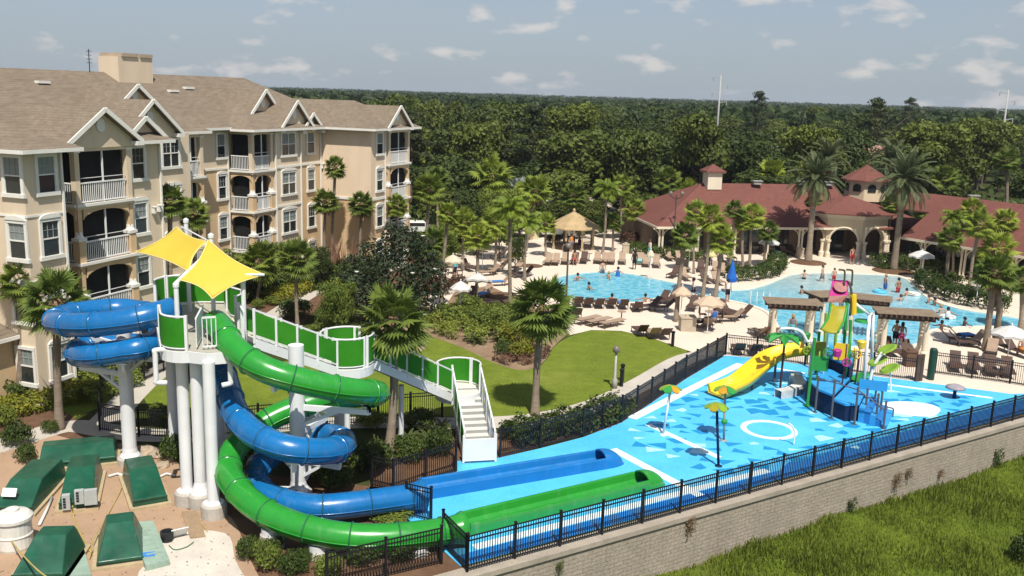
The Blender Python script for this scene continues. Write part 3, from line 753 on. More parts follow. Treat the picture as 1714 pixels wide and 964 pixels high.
# ---- tower
E1 = Vector((-.39, .92, 0)).normalized(); E2 = Vector((E1.y, -E1.x, 0)); TD = Vector((-11.9, 34.6, 0)); TZ = 6.0
def tp(a, b_, z): return TD + E1 * a + E2 * b_ + Vector((0, 0, z))
tower = thing('slide_tower', 'white steel slide tower platform with green curved guard panels', 'tower', tuple(TD))
def tpart(mb, name, mt, parent=None, sm=False): return mb.build(name, mt, parent or tower, sm, True)
def arcpts(c, r, a0, a1, k=8): return [(c[0] + r * cos(a), c[1] + r * sin(a)) for a in np.linspace(a0, a1, k)]
outline = [(-3.9, .9), (-3.9, .0)] + arcpts((-2.6, -.55), .85, -pi, -pi / 2, 6)[::1] + [(-1.0, -1.4), (2.9, -1.4)] + arcpts((2.9, -.4), 1.0, -pi / 2, 0, 6) + [(3.9, .5), (3.6, 1.35), (-2.9, 1.35)]
op = [tp(a, b_, 0) for a, b_ in outline]
mb = MB(); mb.prism([(p.x, p.y) for p in op], TZ - .06, TZ, 0); tpart(mb, 'deck', deck_grey)
mb = MB(); ribbon([Vector((p.x, p.y)) for p in op], .12, TZ - .42, TZ - .02, True, mb); 
for a in (-2.5, -.5, 1.5, 3.2): mb.bar(tp(a, -1.3, TZ - .25), tp(a, 1.3, TZ - .25), .12, .3)
tpart(mb, 'deck_beam', steel_white)
for (px, py) in ((477, 735), (493, 738), (508, 750)):
    g = G(px, py); mb = MB(); mb.cyl(g + Vector((0, 0, .55)), g + Vector((0, 0, TZ - .3)), .21, 20)
    mb.lathe([(.212, .95 if px == 493 else .62), (.27 if px == 493 else .24, .75 if px == 493 else .58), (.36, .55), (.36, .48)], 20, tuple(g)); tpart(mb, 'column', steel_white, sm=False)
    mb = MB(); mb.lathe([(.45, 0), (.45, .46), (.40, .52)], 22, tuple(g)); tpart(mb, 'pedestal', conc_ped)
for a, b_ in ((2.6, -.9), (2.6, .9)):
    mb = MB(); mb.cyl(tp(a, b_, 0), tp(a, b_, TZ - .3), .23, 18); tpart(mb, 'column', steel_white)
def panel_run(pts, z0, z1, parent, mt=green_panel, posts=True, th=.05, name='guard_panel'):
    mb = MB(); P = [Vector((p[0], p[1])) for p in pts]; ribbon(P, th, z0 + .12, z1 - .06, mb=mb)
    o = mb.build(name, mt, parent, False, True)
    r = MB(); r.tube([(p.x, p.y, z1) for p in P], .04, 8); r.tube([(p.x, p.y, z0 + .08) for p in P], .035, 8)
    if posts:
        for p in (P[0], P[-1]): r.box((p.x, p.y, (z0 + z1) / 2), (.1, .1, z1 - z0 + .1))
    r.build('panel_rail', steel_white, o, False, True)
    return o
def tl(pts): return [tp(a, b_, 0) for a, b_ in pts]
panel_run(tl(arcpts((-2.6, -.55), .85, -pi + .1, -pi / 2, 8) + [(-1.5, -1.4)]), TZ, TZ + 1.2, tower)
panel_run(tl([(1.9, -1.4), (2.9, -1.4)] + arcpts((2.9, -.4), 1.0, -pi / 2, -.6, 7)), TZ, TZ + 1.25, tower)
panel_run(tl(arcpts((2.9, -.4), 1.0, -.5, 0, 4) + [(3.9, .5), (3.6, 1.35), (2.4, 1.35)]), TZ, TZ + 1.25, tower)
panel_run(tl([(2.2, 1.35), (1.2, 1.36), (.5, 1.7), (-.2, 1.6), (-.6, 1.35)]), TZ, TZ + 1.2, tower)
# picket gate rails at the front and right
mb = MB()
def rail_run(a, b_, z, h, sp=.13):
    a, b_ = Vector(a), Vector(b_); n = max(2, int((b_ - a).length / sp))
    mb.bar(a + Vector((0, 0, h)), b_ + Vector((0, 0, h)), .06); mb.bar(a + Vector((0, 0, .12)), b_ + Vector((0, 0, .12)), .05)
    for i in range(n + 1): p = a.lerp(b_, i / n); mb.bar(p + Vector((0, 0, .1)), p + Vector((0, 0, h)), .03)
rail_run(tp(-3.5, -.1, TZ), tp(-3.5, .35, TZ), TZ, 1.15); rail_run(tp(-3.0, 1.35, TZ), tp(-2.1, 1.35, TZ), TZ, 1.15); rail_run(tp(-3.4, -.3, TZ), tp(-1.4, .1, TZ), TZ, 1.1)
tpart(mb, 'picket_rail', steel_white)
for a, b_ in ((-2.9, -1.65), (-3.75, .75)):
    mb = MB(); p = tp(a, b_, 0); q = tp(a, b_ + (.35 if b_ < 0 else -.3), 0)
    mb.tube(catmull([q + Vector((0, 0, TZ - .05)), p + Vector((0, 0, TZ - .05)), p + Vector((0, 0, TZ - .2)), p + Vector((0, 0, TZ - 1.05)), p + Vector((0, 0, TZ - 1.2)), q + Vector((0, 0, TZ - 1.25))], 4, False), .09, 10)
    tpart(mb, 'drain_pipe', steel_white, sm=True)
# ---- shade sails
masts = [(Vector((-11.15, 34.2, 0)), 9.6), (Vector((-13.0, 36.9, 0)), 9.75), (Vector((-9.75, 33.3, 0)), 8.15), (tp(-2.55, -.85, 0), 8.2)]
for p, z in masts:
    mb = MB(); mb.cyl(Vector((p.x, p.y, TZ - .3)), Vector((p.x, p.y, z)), .085, 12); mb.lathe([(.11, z - .12), (.11, z), (.03, z + .06)], 12, (p.x, p.y, 0)); tpart(mb, 'mast', steel_white)
sailm = leafmat('sail_fabric', (.66, .50, .055), (.80, .62, .085), .32, .5, .02)
def sail(label, c, sag=.16):
    def fn(i, j):
        p = c[0] * (1 - i) * (1 - j) + c[1] * i * (1 - j) + c[2] * i * j + c[3] * (1 - i) * j
        ctr = (c[0] + c[1] + c[2] + c[3]) / 4
        e = 4 * i * (1 - i) * (1 - min(j, 1 - j) * 2) ** 2 + 4 * j * (1 - j) * (1 - min(i, 1 - i) * 2) ** 2
        return p.lerp(ctr, sag * e)
    mb = MB(); mb.grid(fn, 14, 14); 
    o = mb.build('shade_sail', sailm, None, True); tag(o, label, 'shade sail', 'yellow shade sails over the slide tower')
    md = o.modifiers.new('thick', 'SOLIDIFY'); md.thickness = .012
    h = MB()
    for a in range(4):
        P = [Vector(fn(*((t, 0), (1, t), (1 - t, 1), (0, 1 - t))[a])) for t in np.linspace(0, 1, 15)]
        h.tube(P, .022, 6)
    h.build('hem', dirt('sail_hem', (.70, .58, .22), .7, .1), o)
    return o
V = lambda x, y, z: Vector((x, y, z))
def at(px, py, Y):
    d = ray(px, py); t = Y / d.y; return CAMP + d * t
sail('yellow hypar shade sail farther back, tipped towards the apartment building', [at(416, 440, 35.6), at(464, 411, 36.9), at(499, 428, 34.3), at(478, 463, 32.9)])
sail('yellow hypar shade sail in front, nearer the green slide entrance', [at(501, 426, 34.2), at(567, 467, 33.4), at(506, 495, 32.3), at(468, 473, 32.3)])
for a_, b_, r_ in ((at(462, 478, 32.2), at(500, 442, 34.15), .075), (at(541, 467, 33.3), at(567, 467, 33.3), .05), (at(470, 411, 36.9), at(499, 426, 34.3), .03)):
    mb = MB(); mb.cyl(a_, b_, r_, 10); tpart(mb, 'sail_strut', steel_white)

# ---- support columns with arms for the coils
def support(label, base, top, r, arms, ped=True):
    s = thing('slide_support', label, 'support column', tuple(base)); mb = MB()
    mb.cyl(base + V(0, 0, .3), base + V(0, 0, top), r, 20); mb.lathe([(r, .7), (r + .03, .5), (r + .13, .36), (r + .13, .28)], 20, tuple(base)); mb.build('column', steel_white, s, False, True)
    if ped: mb = MB(); mb.lathe([(r + .22, 0), (r + .22, .27), (r + .18, .3)], 20, tuple(base)); mb.build('pedestal', conc_ped, s, False, True)
    for a, b_ in arms:
        a, b_ = Vector(a), Vector(b_); mb = MB()
        mb.bar(a, b_, .13, .2); mid = a.lerp(b_, .62); dn = V(a.x, a.y, a.z - .75)
        mb.bar(dn, mid, .11); mb.bar(dn.lerp(mid, .45), a.lerp(b_, .3), .08); mb.bar(b_, b_ + V(0, 0, .3), .12); mb.box(b_ + V(0, 0, .3), (.4, .4, .05))
        mb.build('bracket_arm', steel_white, s, False, True)
    return s
c1 = G(410, 688); c2 = G(607, 728); c3 = G(656, 668)
def near(P, px, py):      # closest point of a slide centreline to a pixel of the photo
    best = min(P, key=lambda p: (Vector(((p - CAMP).dot(RGT) / (p - CAMP).dot(FWD) * F + 857 - px, 482.5 - (p - CAMP).dot(UPV) / (p - CAMP).dot(FWD) * F - py))).length); return best
def hang(c, p, dz=.75): q = Vector(p); return (V(c.x, c.y, q.z - dz), V(q.x, q.y, q.z - dz))
support('tall white support column inside the upper blue coil', c1, 6.0, .27, [hang(c1, near(BP, 400, 560)), hang(c1, near(BP, 350, 557)), hang(c1, near(BP, 345, 516)), hang(c1, near(BP, 440, 545))])
support('tall white support column with truss arms inside the green loop', c2, 5.9, .28, [hang(c2, near(GP, 690, 605)), hang(c2, near(GP, 640, 612)), hang(c2, near(BP, 655, 668)), hang(c2, near(BP, 555, 700), .6), hang(c2, near(BP, 600, 671)), hang(c2, near(GP, 560, 645)), hang(c2, near(GP, 575, 582), .62), hang(c2, near(BP, 640, 660))])
support('shorter white support column behind the lower blue coil', c3, 3.4, .26, [hang(c3, near(GP, 690, 606)), hang(c3, near(GP, 600, 626))])
for i, (px, py) in enumerate(((627, 797), (577, 775), (745, 776))):
    p = near(GP, px, py - 25); s = thing('slide_footing', ['squat concrete footing with steel saddle under the lowest green bend', 'concrete footing half hidden under the descending green bend', 'small concrete footing under the straight green tube'][i], 'footing', (p.x, p.y, 0))
    mb = MB(); mb.lathe([(.42, 0), (.38, max(.1, p.z - .62))], 20, (p.x, p.y, 0)); mb.build('pedestal', conc_ped, s, False, True)
    mb = MB(); mb.cyl(V(p.x, p.y, max(.1, p.z - .62)), V(p.x, p.y, p.z - .40), .34, 16); mb.build('saddle', steel_white, s, False, True)

# ---- stair ramp with landings
stair = thing('staircase', 'white steel staircase with green side panels and two curved landings', 'staircase', (-6, 36.5, 0))
def spart(mb, name, mt, parent=None): return mb.build(name, mt, parent or stair, False, True)
S0, S1, S2, S3, S4, S5 = V(-9.7, 33.4, 5.95), V(-7.15, 35.75, 4.25), V(-5.95, 36.9, 4.25), V(-2.95, 40.1, 1.85), V(-1.95, 40.7, 1.8), V(-1.15, 37.0, .05)
def flight(a, b_, w, nst, panels=True, open_end=False):
    d = (b_ - a); dh = Vector((d.x, d.y, 0)).normalized(); s = V(dh.y, -dh.x, 0)
    tr = MB()
    for i in range(nst):
        p = a.lerp(b_, (i + .5) / nst); tr.box(p + V(0, 0, .0), (Vector((d.x, d.y)).length / nst * 1.02, w, .05), atan2(dh.y, dh.x))
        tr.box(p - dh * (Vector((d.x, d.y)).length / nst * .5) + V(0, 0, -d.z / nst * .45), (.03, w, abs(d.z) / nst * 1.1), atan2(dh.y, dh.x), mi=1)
    spart(tr, 'treads', [dirt('tread', (.62, .60, .54), .8, .1, 2, 10), dirt('riser_shade', (.30, .30, .29), .8, .1, 2, 10)])  # shadow lines of the steps put into a darker grey
    for sg in (-1, 1):
        st = MB(); o = s * (sg * (w / 2 + .04)); st.bar(a + o + V(0, 0, -.1), b_ + o + V(0, 0, -.1), .07, .34); sto = spart(st, 'stringer', steel_white)
        r = MB(); r.bar(a + o + V(0, 0, 1.15), b_ + o + V(0, 0, 1.15), .06); r.bar(a + o + V(0, 0, .18), b_ + o + V(0, 0, .18), .05)
        k = max(2, int((b_ - a).length / .95))
        for i in range(k + 1): p = a.lerp(b_, i / k) + o; r.bar(p + V(0, 0, -.1), p + V(0, 0, 1.2), .09)
        if not panels: r.bar(a + o + V(0, 0, .65), b_ + o + V(0, 0, .65), .05)
        spart(r, 'handrail', steel_white)
        if panels:
            for i in range(k):
                p, q = a.lerp(b_, (i + .07) / k) + o, a.lerp(b_, (i + .93) / k) + o
                g = MB(); n_ = s * .02; vs = [p + V(0, 0, .24) + n_, q + V(0, 0, .24) + n_, q + V(0, 0, 1.08) + n_, p + V(0, 0, 1.08) + n_]; g.slab(vs, .04, 0, tuple(-s)); spart(g, 'side_panel', green_panel)
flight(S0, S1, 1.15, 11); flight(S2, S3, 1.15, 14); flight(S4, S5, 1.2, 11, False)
g = MB()   # green facing under the last flight's left side
dd = (S5 - S4); dh = Vector((dd.x, dd.y, 0)).normalized(); sd = V(dh.y, -dh.x, 0)
for k in range(2):
    a = S4.lerp(S5, k * .5) + sd * .68; b_ = S4.lerp(S5, k * .5 + .46) + sd * .68
    g2 = MB(); g2.slab([a + V(0, 0, .25), b_ + V(0, 0, .25), b_ + V(0, 0, 1.05), a + V(0, 0, 1.05)], .04, 0, tuple(-sd)); spart(g2, 'side_panel', green_panel)
def landing(c, r, z, a0, a1, skirt=.5):
    pts = [V(c.x + r * cos(t), c.y + r * sin(t), 0) for t in np.linspace(0, 2 * pi, 28, endpoint=False)]
    mb = MB(); mb.prism([(p.x, p.y) for p in pts], z - .08, z, 0); spart(mb, 'landing', dirt('tread', (.62, .60, .54)))
    mb = MB(); ribbon([Vector((p.x, p.y)) for p in pts], .08, z - .4, z - .02, True, mb); spart(mb, 'landing_skirt', steel_white)
    for b0, b1 in zip(a0, a1):
        panel_run([V(c.x + r * cos(t), c.y + r * sin(t), 0) for t in np.linspace(b0, b1, 10)], z, z + 1.2, stair)
L1 = (S1 + S2) / 2; landing(L1, 1.05, 4.25, (radians(70), radians(160), radians(-110), radians(-30)), (radians(150), radians(200), radians(-40), radians(10)))
L2 = V(-2.3, 40.75, 0); landing(L2, 1.0, 1.82, (radians(-10), radians(60)), (radians(55), radians(200)))
for p, z in ((L1, 3.9), (V(-4.6, 38.35, 0), 2.7), (L2, 1.5)):
    mb = MB(); mb.cyl(V(p.x, p.y, 0), V(p.x, p.y, z), .12, 12); spart(mb, 'post', steel_white)
mb = MB(); g0 = S5; d2 = dh
mb.box(S5 + d2 * .45 + V(0, 0, .55) + sd * .1, (.06, 1.35, .95), atan2(d2.y, d2.x)); mb.bar(S5 + d2 * .45 + sd * .75, S5 + d2 * .45 + sd * .75 + V(0, 0, 1.2), .08); mb.bar(S5 + d2 * .45 - sd * .6, S5 + d2 * .45 - sd * .6 + V(0, 0, 1.2), .08)
spart(mb, 'gate', white_paint)

# ---------------------------------------------------------------- fences
def fence(name, label, P, h=1.28, spacing=1.75, posts=None, mt=metal_black, ps=.075, pick=.098, cat='fence'):
    P = [Vector((p[0], p[1], p[2] if len(p) > 2 else 0)) for p in P]
    f = thing(name, label, cat, tuple(P[0])); mb = MB(); pp = []
    for a, b_ in zip(P, P[1:]):
        Ln = (b_ - a).length; k = max(1, round(Ln / spacing))
        for i in range(k): pp.append(a.lerp(b_, i / k))
        for z in (.12, h - .17, h - .02): mb.bar(a + V(0, 0, z), b_ + V(0, 0, z), .035, .04)
        n = max(2, int(Ln / pick))
        for i in range(n): p = a.lerp(b_, (i + .5) / n); mb.box(p + V(0, 0, h / 2 + .03), (.024, .024, h - .08), atan2((b_ - a).y, (b_ - a).x))
    pp.append(P[-1]); mb.build('picket_panel', mt, f, False, True)
    for p in pp:
        q = MB(); q.box(p + V(0, 0, h / 2 + .03), (ps, ps, h + .06), atan2(WD.y, WD.x)); q.box(p + V(0, 0, h + .075), (ps + .02, ps + .02, .03), atan2(WD.y, WD.x)); q.build('post', mt, f, False, True)
    return f
fence('picket_fence', 'long black metal picket fence on top of the retaining wall beside the splash pad', [wl(0, .06), wl(54, .06)], 1.25, 1.8)
fence('picket_fence', 'short black fence panel crossing behind the end of the blue tube slide', [G(733, 748), G(760, 752)] if False else [G(733, 750), G(762, 757)])
fence('picket_fence', 'short black fence panel crossing over the end of the green tube slide', [G(776, 786), wl(0, .06)])
fence('picket_fence', 'black picket fence in the bottom shrubs below the green tube slide', [G(640, 838), G(774, 806), G(776, 786)])
fence('picket_fence', 'black picket fence around dark shrubs left of the staircase foot', [G(693, 716), G(718, 722), G(791, 698), G(791, 686)])
fence('picket_fence', 'black picket fence between the lawn path and the left edge of the splash pad', [G(843, 681), G(890, 670), G(940, 657), G(985, 640), G(1020, 617), G(1060, 589), G(1107, 561)])
fence('picket_fence', 'black picket fence separating the splash pad from the pool terrace', [G(1107, 561), G(1143, 565), G(1200, 573), G(1279, 585), G(1334, 592)])
fence('picket_fence', 'black picket fence in front of the brown loungers on the right terrace', [G(1352, 583), G(1440, 595), G(1475, 601), G(1560, 612)])
fence('picket_fence', 'black picket fence with gate beside the service yard under the blue coil', [G(470, 570), G(376, 616), G(374, 650), G(420, 657), G(472, 660), G(560, 652), G(640, 646), G(700, 640), G(775, 634)])
# gate leaf and post on the terrace
mb = MB(); g = G(1333, 592); mb.box(g + V(0, 0, .75), (.5, .1, 1.6), .4); o = mb.build('gate_post', dark_wood); tag(o, 'dark brown gate pillar between pad fence and green post', 'post')
mb = MB(); g = G(1347, 590); mb.cyl(g, g + V(0, 0, 1.75), .2, 14); mb.lathe([(.2, 1.75), (.16, 1.82)], 14, tuple(g)); o = mb.build('pipe_post', dirt('bottle_green', (.012, .05, .03), .4, .15)); tag(o, 'thick dark green pipe post beside the terrace gate', 'post')

# ---------------------------------------------------------------- pump hatches in the yard
hatch_green = gloss('hatch_green', (.006, .072, .038), .38, .3, .12)
def hatch(label, fl, fr, bl, h, flat_=.45, front=.28, group='green pump covers in the service yard'):
    a, b_, c = G(*fl), G(*fr), G(*bl); ex = (b_ - a); w = ex.length; ex.normalize(); ey = V(-ex.y, ex.x, 0); d = max(.8, (c - a).dot(ey))
    t = thing('pump_hatch', label, 'hatch', tuple(a), atan2(ex.y, ex.x), group)
    mb = MB(); mb.box((w / 2, d / 2, .06), (w + .1, d + .1, .12)); mb.build('kerb', dirt('pale_timber', (.42, .33, .2), .8), t)
    mb = MB(); k = .1; z1 = h * front
    prof = [(k, .12), (k, z1 + .12), (d * (1 - flat_), h), (d - k * 1.6, h - .04), (d - k, h - .2), (d - k, .12)]
    n = len(prof); vs = []
    for x, tp_ in ((k * .6, 1), (w - k * .6, 1)):
        for y, z in prof:
            q = (z - .12) / h; ins = .14 if front > .2 else .36; vs.append((x + (ins * q if x < w / 2 else -ins * q), y, z))
    mb.add(vs, [tuple(range(n)), tuple(range(2 * n - 1, n - 1, -1))] + [((i + 1) % n, i, n + i, n + (i + 1) % n) for i in range(n)])
    o = mb.build('cover', hatch_green, t)
    md = o.modifiers.new('b', 'BEVEL'); md.width = .035; md.segments = 2; md.limit_method = 'ANGLE'
    mb = MB(); mb.bar((k * .8, k - .02, z1 + .1), (w - k * .8, k - .02, z1 + .1), .04, .05); mb.build('lid_rib', hatch_green, o)
    if w > .8: mb = MB(); mb.box((w * .5, k + .05, .12 + z1 * .7), (.22, .05, .06)); mb.build('handle', metal_black, o)
    return t
hatch('long low green pump cover farthest back by the black fence', (299, 700), (396, 690), (306, 680), .75, .5)
h2 = hatch('green pump cover with grey electrical boxes on its front', (323, 748), (371, 743), (316, 706), .95)
hatch('green pump cover beside the tall coil column', (411, 745), (457, 737), (399, 706), .9)
hatch('green pump cover behind the white drum at the left edge', (245, 752), (297, 751), (247, 705), .85, .6)
hatch('green pump cover next to the pale slotted lid in the foreground', (367, 816), (429, 807), (360, 778), .95, .4, .15)
hatch('green pump cover in the bottom left corner beside a pale slab', (266, 830), (334, 828), (268, 790), .95, .4, .15)
box = dirt('grey_enclosure', (.38, .40, .38), .5, .1, 2, 8)
mb = MB()
a, b_ = G(323, 748), G(371, 743); ex = (b_ - a).normalized(); ey = V(-ex.y, ex.x, 0); rz = atan2(ex.y, ex.x)
for x, w_, h_, z in ((.35, .26, .55, .45), (.78, .3, .5, .6), (1.15, .42, .55, .55)): mb.box(a + ex * x - ey * .02 + V(0, 0, z), (w_, .2, h_), rz)
for x, z in ((.35, .5), (.78, .68)):
    for k in range(4): mb.box(a + ex * (x - .05 + .0) - ey * .13 + V(0, 0, z - .2 + .1 * k), (.09, .02, .06), rz, 1)
mb.build('electrical_box', [box, metal_black], h2, False, True)
def slabthing(label, q, h, mt, slots=False):
    P = [G(*p) for p in q]; t = thing('cover_slab', label, 'slab', tuple(P[0])); mb = MB(); mb.prism([(p.x, p.y) for p in P], .014, h); mb.build('slab', mt, t, False, True)
    if slots:
        for k in range(6):
            f = .2 + .11 * k; a = P[0].lerp(P[3], f); b2 = P[1].lerp(P[2], f); s_ = MB(); s_.bar(a.lerp(b2, .2) + V(0, 0, h + .01), a.lerp(b2, .75) + V(0, 0, h + .01), .09, .03); s_.build('slot', dirt('slot', (.25, .33, .28), .6), t, False, True)
        s_ = MB(); a = P[0].lerp(P[2], .22); s_.box(a + V(0, 0, h + .01), (.45, .3, .02), .3); s_.build('blue_plate', dirt('blue_plate', (.05, .2, .5), .5), t, False, True)
pale_green = dirt('pale_green_panel', (.27, .36, .29), .6, .2, 2, 8)
slabthing('pale green lid with slots and a blue plate in the foreground', [(428, 815), (456, 808), (437, 762), (407, 764)], .22, pale_green, True)
slabthing('plain pale green slab between the two front pump covers', [(333, 825), (364, 822), (352, 778), (324, 781)], .12, pale_green)
slabthing('flat brown slab at the foot of the right tower column', [(480, 777), (498, 775), (488, 745), (470, 746)], .06, dirt('brown_slab', (.30, .21, .13), .9, .2))
t = [o for o in bpy.data.objects if o.get('label', '').startswith('green pump cover behind the white drum')][0]
mb = MB(); g = G(268, 722, .75); mb.box(g, (.5, .04, .3), .1, M=Matrix.Rotation(-.55, 3, 'X')); mb.build('notice_plate', white_paint, t, False, True)
pvc = dirt('pvc_pipe', (.62, .62, .60), .5, .1)
for lab, pts in (('white plastic pipe lying between the pump covers', [(303, 760), (312, 742), (318, 728)]), ('white plastic pipe stub beside the tall coil column', [(441, 705), (452, 700), (462, 702)]), ('grey pipe run at the back of the service yard', [(405, 704), (395, 700), (384, 703)])):
    mb = MB(); mb.tube([G(x, y, .08) for x, y in pts], .05, 8); tag(mb.build('pipe', pvc, None, True), lab, 'pipe')
# white drum
g = G(275, 786); t = thing('storage_drum', 'white plastic storage drum with domed lid at the left edge', 'drum', tuple(g)); wp = dirt('white_plastic', (.66, .64, .58), .4, .1, 1.5, 6)
mb = MB(); mb.lathe([(.52, 0), (.55, .1), (.54, .45), (.57, .5), (.54, .55), (.54, .95), (.56, 1.0)], 24); mb.build('body', wp, t, False)
mb = MB(); mb.lathe([(.60, 1.0), (.60, 1.1), (.5, 1.2), (.2, 1.28), (.2, 1.36), (.05, 1.4)], 24); mb.build('lid', wp, t, False)
# fan tub, board, hoses
g = G(453, 779); mb = MB(); mb.lathe([(.19, 0), (.22, .3), (.22, .36), (.16, .36), (.14, .1)], 16, tuple(g)); o = mb.build('bucket', dirt('black_plastic', (.02, .022, .025), .5, .3)); tag(o, 'black plastic bucket beside a leaning white board', 'bucket')
g = G(467, 776); mb = MB(); M3 = Matrix.Rotation(.6, 3, 'Z') @ Matrix.Rotation(-.9, 3, 'X'); mb.box(g + V(0, 0, .22), (.55, .5, .03), M=M3); o = mb.build('board', white_paint); tag(o, 'white board leaning beside the black bucket', 'board')
hose_y = dirt('yellow_hose', (.42, .33, .10), .6, .2)
def hose(label, pts, r=.025, mt=hose_y):
    mb = MB(); mb.tube(catmull([G(x, y, z) for x, y, z in pts], 5, False), r, 6); o = mb.build('hose', mt, None, True); tag(o, label, 'hose', 'hoses lying over the service yard')
hose('yellowish hose running from the electrical boxes to the front cover', [(342, 738, .5), (343, 750, .06), (352, 772, .05), (365, 795, .05)])
hose('thin hose draped past the coil column towards the front cover', [(408, 690, .1), (398, 720, .06), (385, 745, .05), (366, 780, .3), (362, 800, .05)], .018)
hose('yellow hose crossing the corner cover at the bottom left', [(257, 758, .06), (275, 785, .6), (300, 812, .95), (325, 830, 1.0)], .025)
hose('thin green hose curling on the shell gravel', [(455, 784, .05), (462, 789, .05), (475, 786, .05), (484, 780, .05)], .014, dirt('green_hose', (.05, .16, .06), .6))
hose('yellow hose along the column pedestals', [(470, 738, .04), (486, 742, .04), (492, 756, .04), (500, 768, .04)], .018)
# ---------------------------------------------------------------- clubhouse
club = thing('clubhouse', 'low cream clubhouse with red shingle roof, arched rotunda and cupola', 'clubhouse', (30, 92, 0))
m, nt, b = nodes_of('red_shingle'); v = coords(nt)
c = ramp(nt, noise(nt, v, 2.6, 5, .7), [(.3, (.115, .044, .036)), (.7, (.20, .082, .066))])
c = mixcol(nt, .35, c, ramp(nt, noise(nt, v, .25, 3), [(.3, (.125, .05, .04)), (.7, (.195, .078, .062))]))
wv = N(nt, 'ShaderNodeTexWave', wave_type='BANDS', bands_direction='Z'); wv.inputs['Scale'].default_value = 2.2; wv.inputs['Distortion'].default_value = .6; L(nt, v, wv.inputs[0])
c = mixcol(nt, .2, c, ramp(nt, wv.outputs[0], [(0, (.065, .026, .02)), (.35, (.19, .078, .062)), (1, (.19, .078, .062))]))
L(nt, c, b.inputs['Base Color']); b.inputs['Roughness'].default_value = .9; b.inputs['Specular IOR Level'].default_value = .15
red_shingle = m
cream = dirt('cream_stucco', (.60, .50, .34), .9, .08, .5, 20, .1); cream2 = dirt('cream_trim', (.68, .60, .46), .8, .06, 1, 10, .1)
shade_wall = dirt('shaded_veranda_wall', (.19, .14, .10), .9, .2)  # veranda shade put into the colour of the clubhouse walls
def cpart(mb, name, mt, parent=None, sm=False): return mb.build(name, mt, parent or club, sm, True)
def frame(o, ang):
    e = V(cos(ang), sin(ang), 0); d = V(-sin(ang), cos(ang), 0); o = Vector(o)
    return lambda x, y, z: o + e * x + d * y + V(0, 0, z)
def wing(P, Ln, dp, ez, rz, ang, hip0, hip1, cols, vd=2.6):
    h = dp / 2; r = MB(); a0 = h if hip0 else 0; a1 = Ln - h if hip1 else Ln
    r.slab([P(0, 0, ez), P(Ln, 0, ez), P(a1, h, rz), P(a0, h, rz)], .15); r.slab([P(Ln, dp, ez), P(0, dp, ez), P(a0, h, rz), P(a1, h, rz)], .15)
    if hip0: r.slab([P(0, dp, ez), P(0, 0, ez), P(a0, h, rz)], .15)
    if hip1: r.slab([P(Ln, 0, ez), P(Ln, dp, ez), P(a1, h, rz)], .15)
    ro = cpart(r, 'roof', red_shingle)
    g = MB(); g.bar(P(0, 0, ez - .12), P(Ln, 0, ez - .12), .14, .22); g.bar(P(0, 0, ez - .12), P(0, dp, ez - .12), .14, .22); cpart(g, 'fascia', cream2, ro)
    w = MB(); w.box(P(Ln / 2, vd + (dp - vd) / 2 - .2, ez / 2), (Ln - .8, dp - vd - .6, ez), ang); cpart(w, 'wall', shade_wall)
    for k in range(int(Ln / 3)):
        q = MB(); q.box(P(1.8 + k * 3, vd - .02, 1.35), (1.7, .06, 2.3), ang); q2 = cpart(q, 'glazed_door', glass_dark)
        q = MB()
        for s in (-.9, 0, .9): q.box(P(1.8 + k * 3 + s, vd - .06, 1.35), (.09, .06, 2.4), ang)
        q.box(P(1.8 + k * 3, vd - .06, 2.55), (1.9, .06, .1), ang); cpart(q, 'door_frame', dark_wood, q2)
    for x in cols:
        for s in (-.16, .16):
            q = MB(); q.lathe([(.15, 0), (.15, .35), (.11, .4), (.10, ez - .5), (.15, ez - .4), (.15, ez - .2)], 10, tuple(P(x + s, .5, 0))); q.box(P(x + s, .5, .15), (.36, .36, .3), ang); cpart(q, 'column', cream2)
        q = MB()   # curved brackets
        for s in (-1, 1): q.tube(catmull([P(x + s * .2, .5, ez - 1.1), P(x + s * .35, .5, ez - .6), P(x + s * .8, .5, ez - .25)], 3, False), .05, 5)
        cpart(q, 'bracket', cream2)
a1 = atan2(2.6, 14.8); PL = frame((13.7, 89.0, 0), a1)
wing(PL, 21.5, 13.5, 3.0, 6.6, a1, True, False, (.6, 4.2, 8, 11.5, 15))
a2 = atan2(-8.4, 5.6); PR = frame((36.2, 87.0, 0), a2)
wing(PR, 40, 13.5, 3.0, 6.6, a2, False, True, (2, 6, 10.5, 15, 20, 25))
mb = MB(); mb.slab([PR(0, 4.0, 5.12), PR(0, 6.75, 6.6), PR(-4.0, 6.75, 6.6), PR(-4.0, 4.0, 5.12)], .15); mb.slab([PR(0, 6.75, 6.6), PR(0, 13.5, 3.02), PR(-4.0, 13.5, 3.02), PR(-4.0, 6.75, 6.6)], .15); cpart(mb, 'roof', red_shingle)
# link block behind the rotunda
mb = MB(); RC = V(33.9, 95.6, 0)
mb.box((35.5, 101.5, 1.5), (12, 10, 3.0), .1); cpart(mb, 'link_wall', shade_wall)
mb = MB(); lk = [(27.5, 94.2), (36, 92), (43, 95), (44, 107), (29, 107)]
top = V(36.5, 99.5, 5.3)
for i in range(5):
    a, b_ = lk[i], lk[(i + 1) % 5]; mb.slab([V(a[0], a[1], 3.05), V(b_[0], b_[1], 3.05), top], .15)
cpart(mb, 'link_roof', red_shingle)
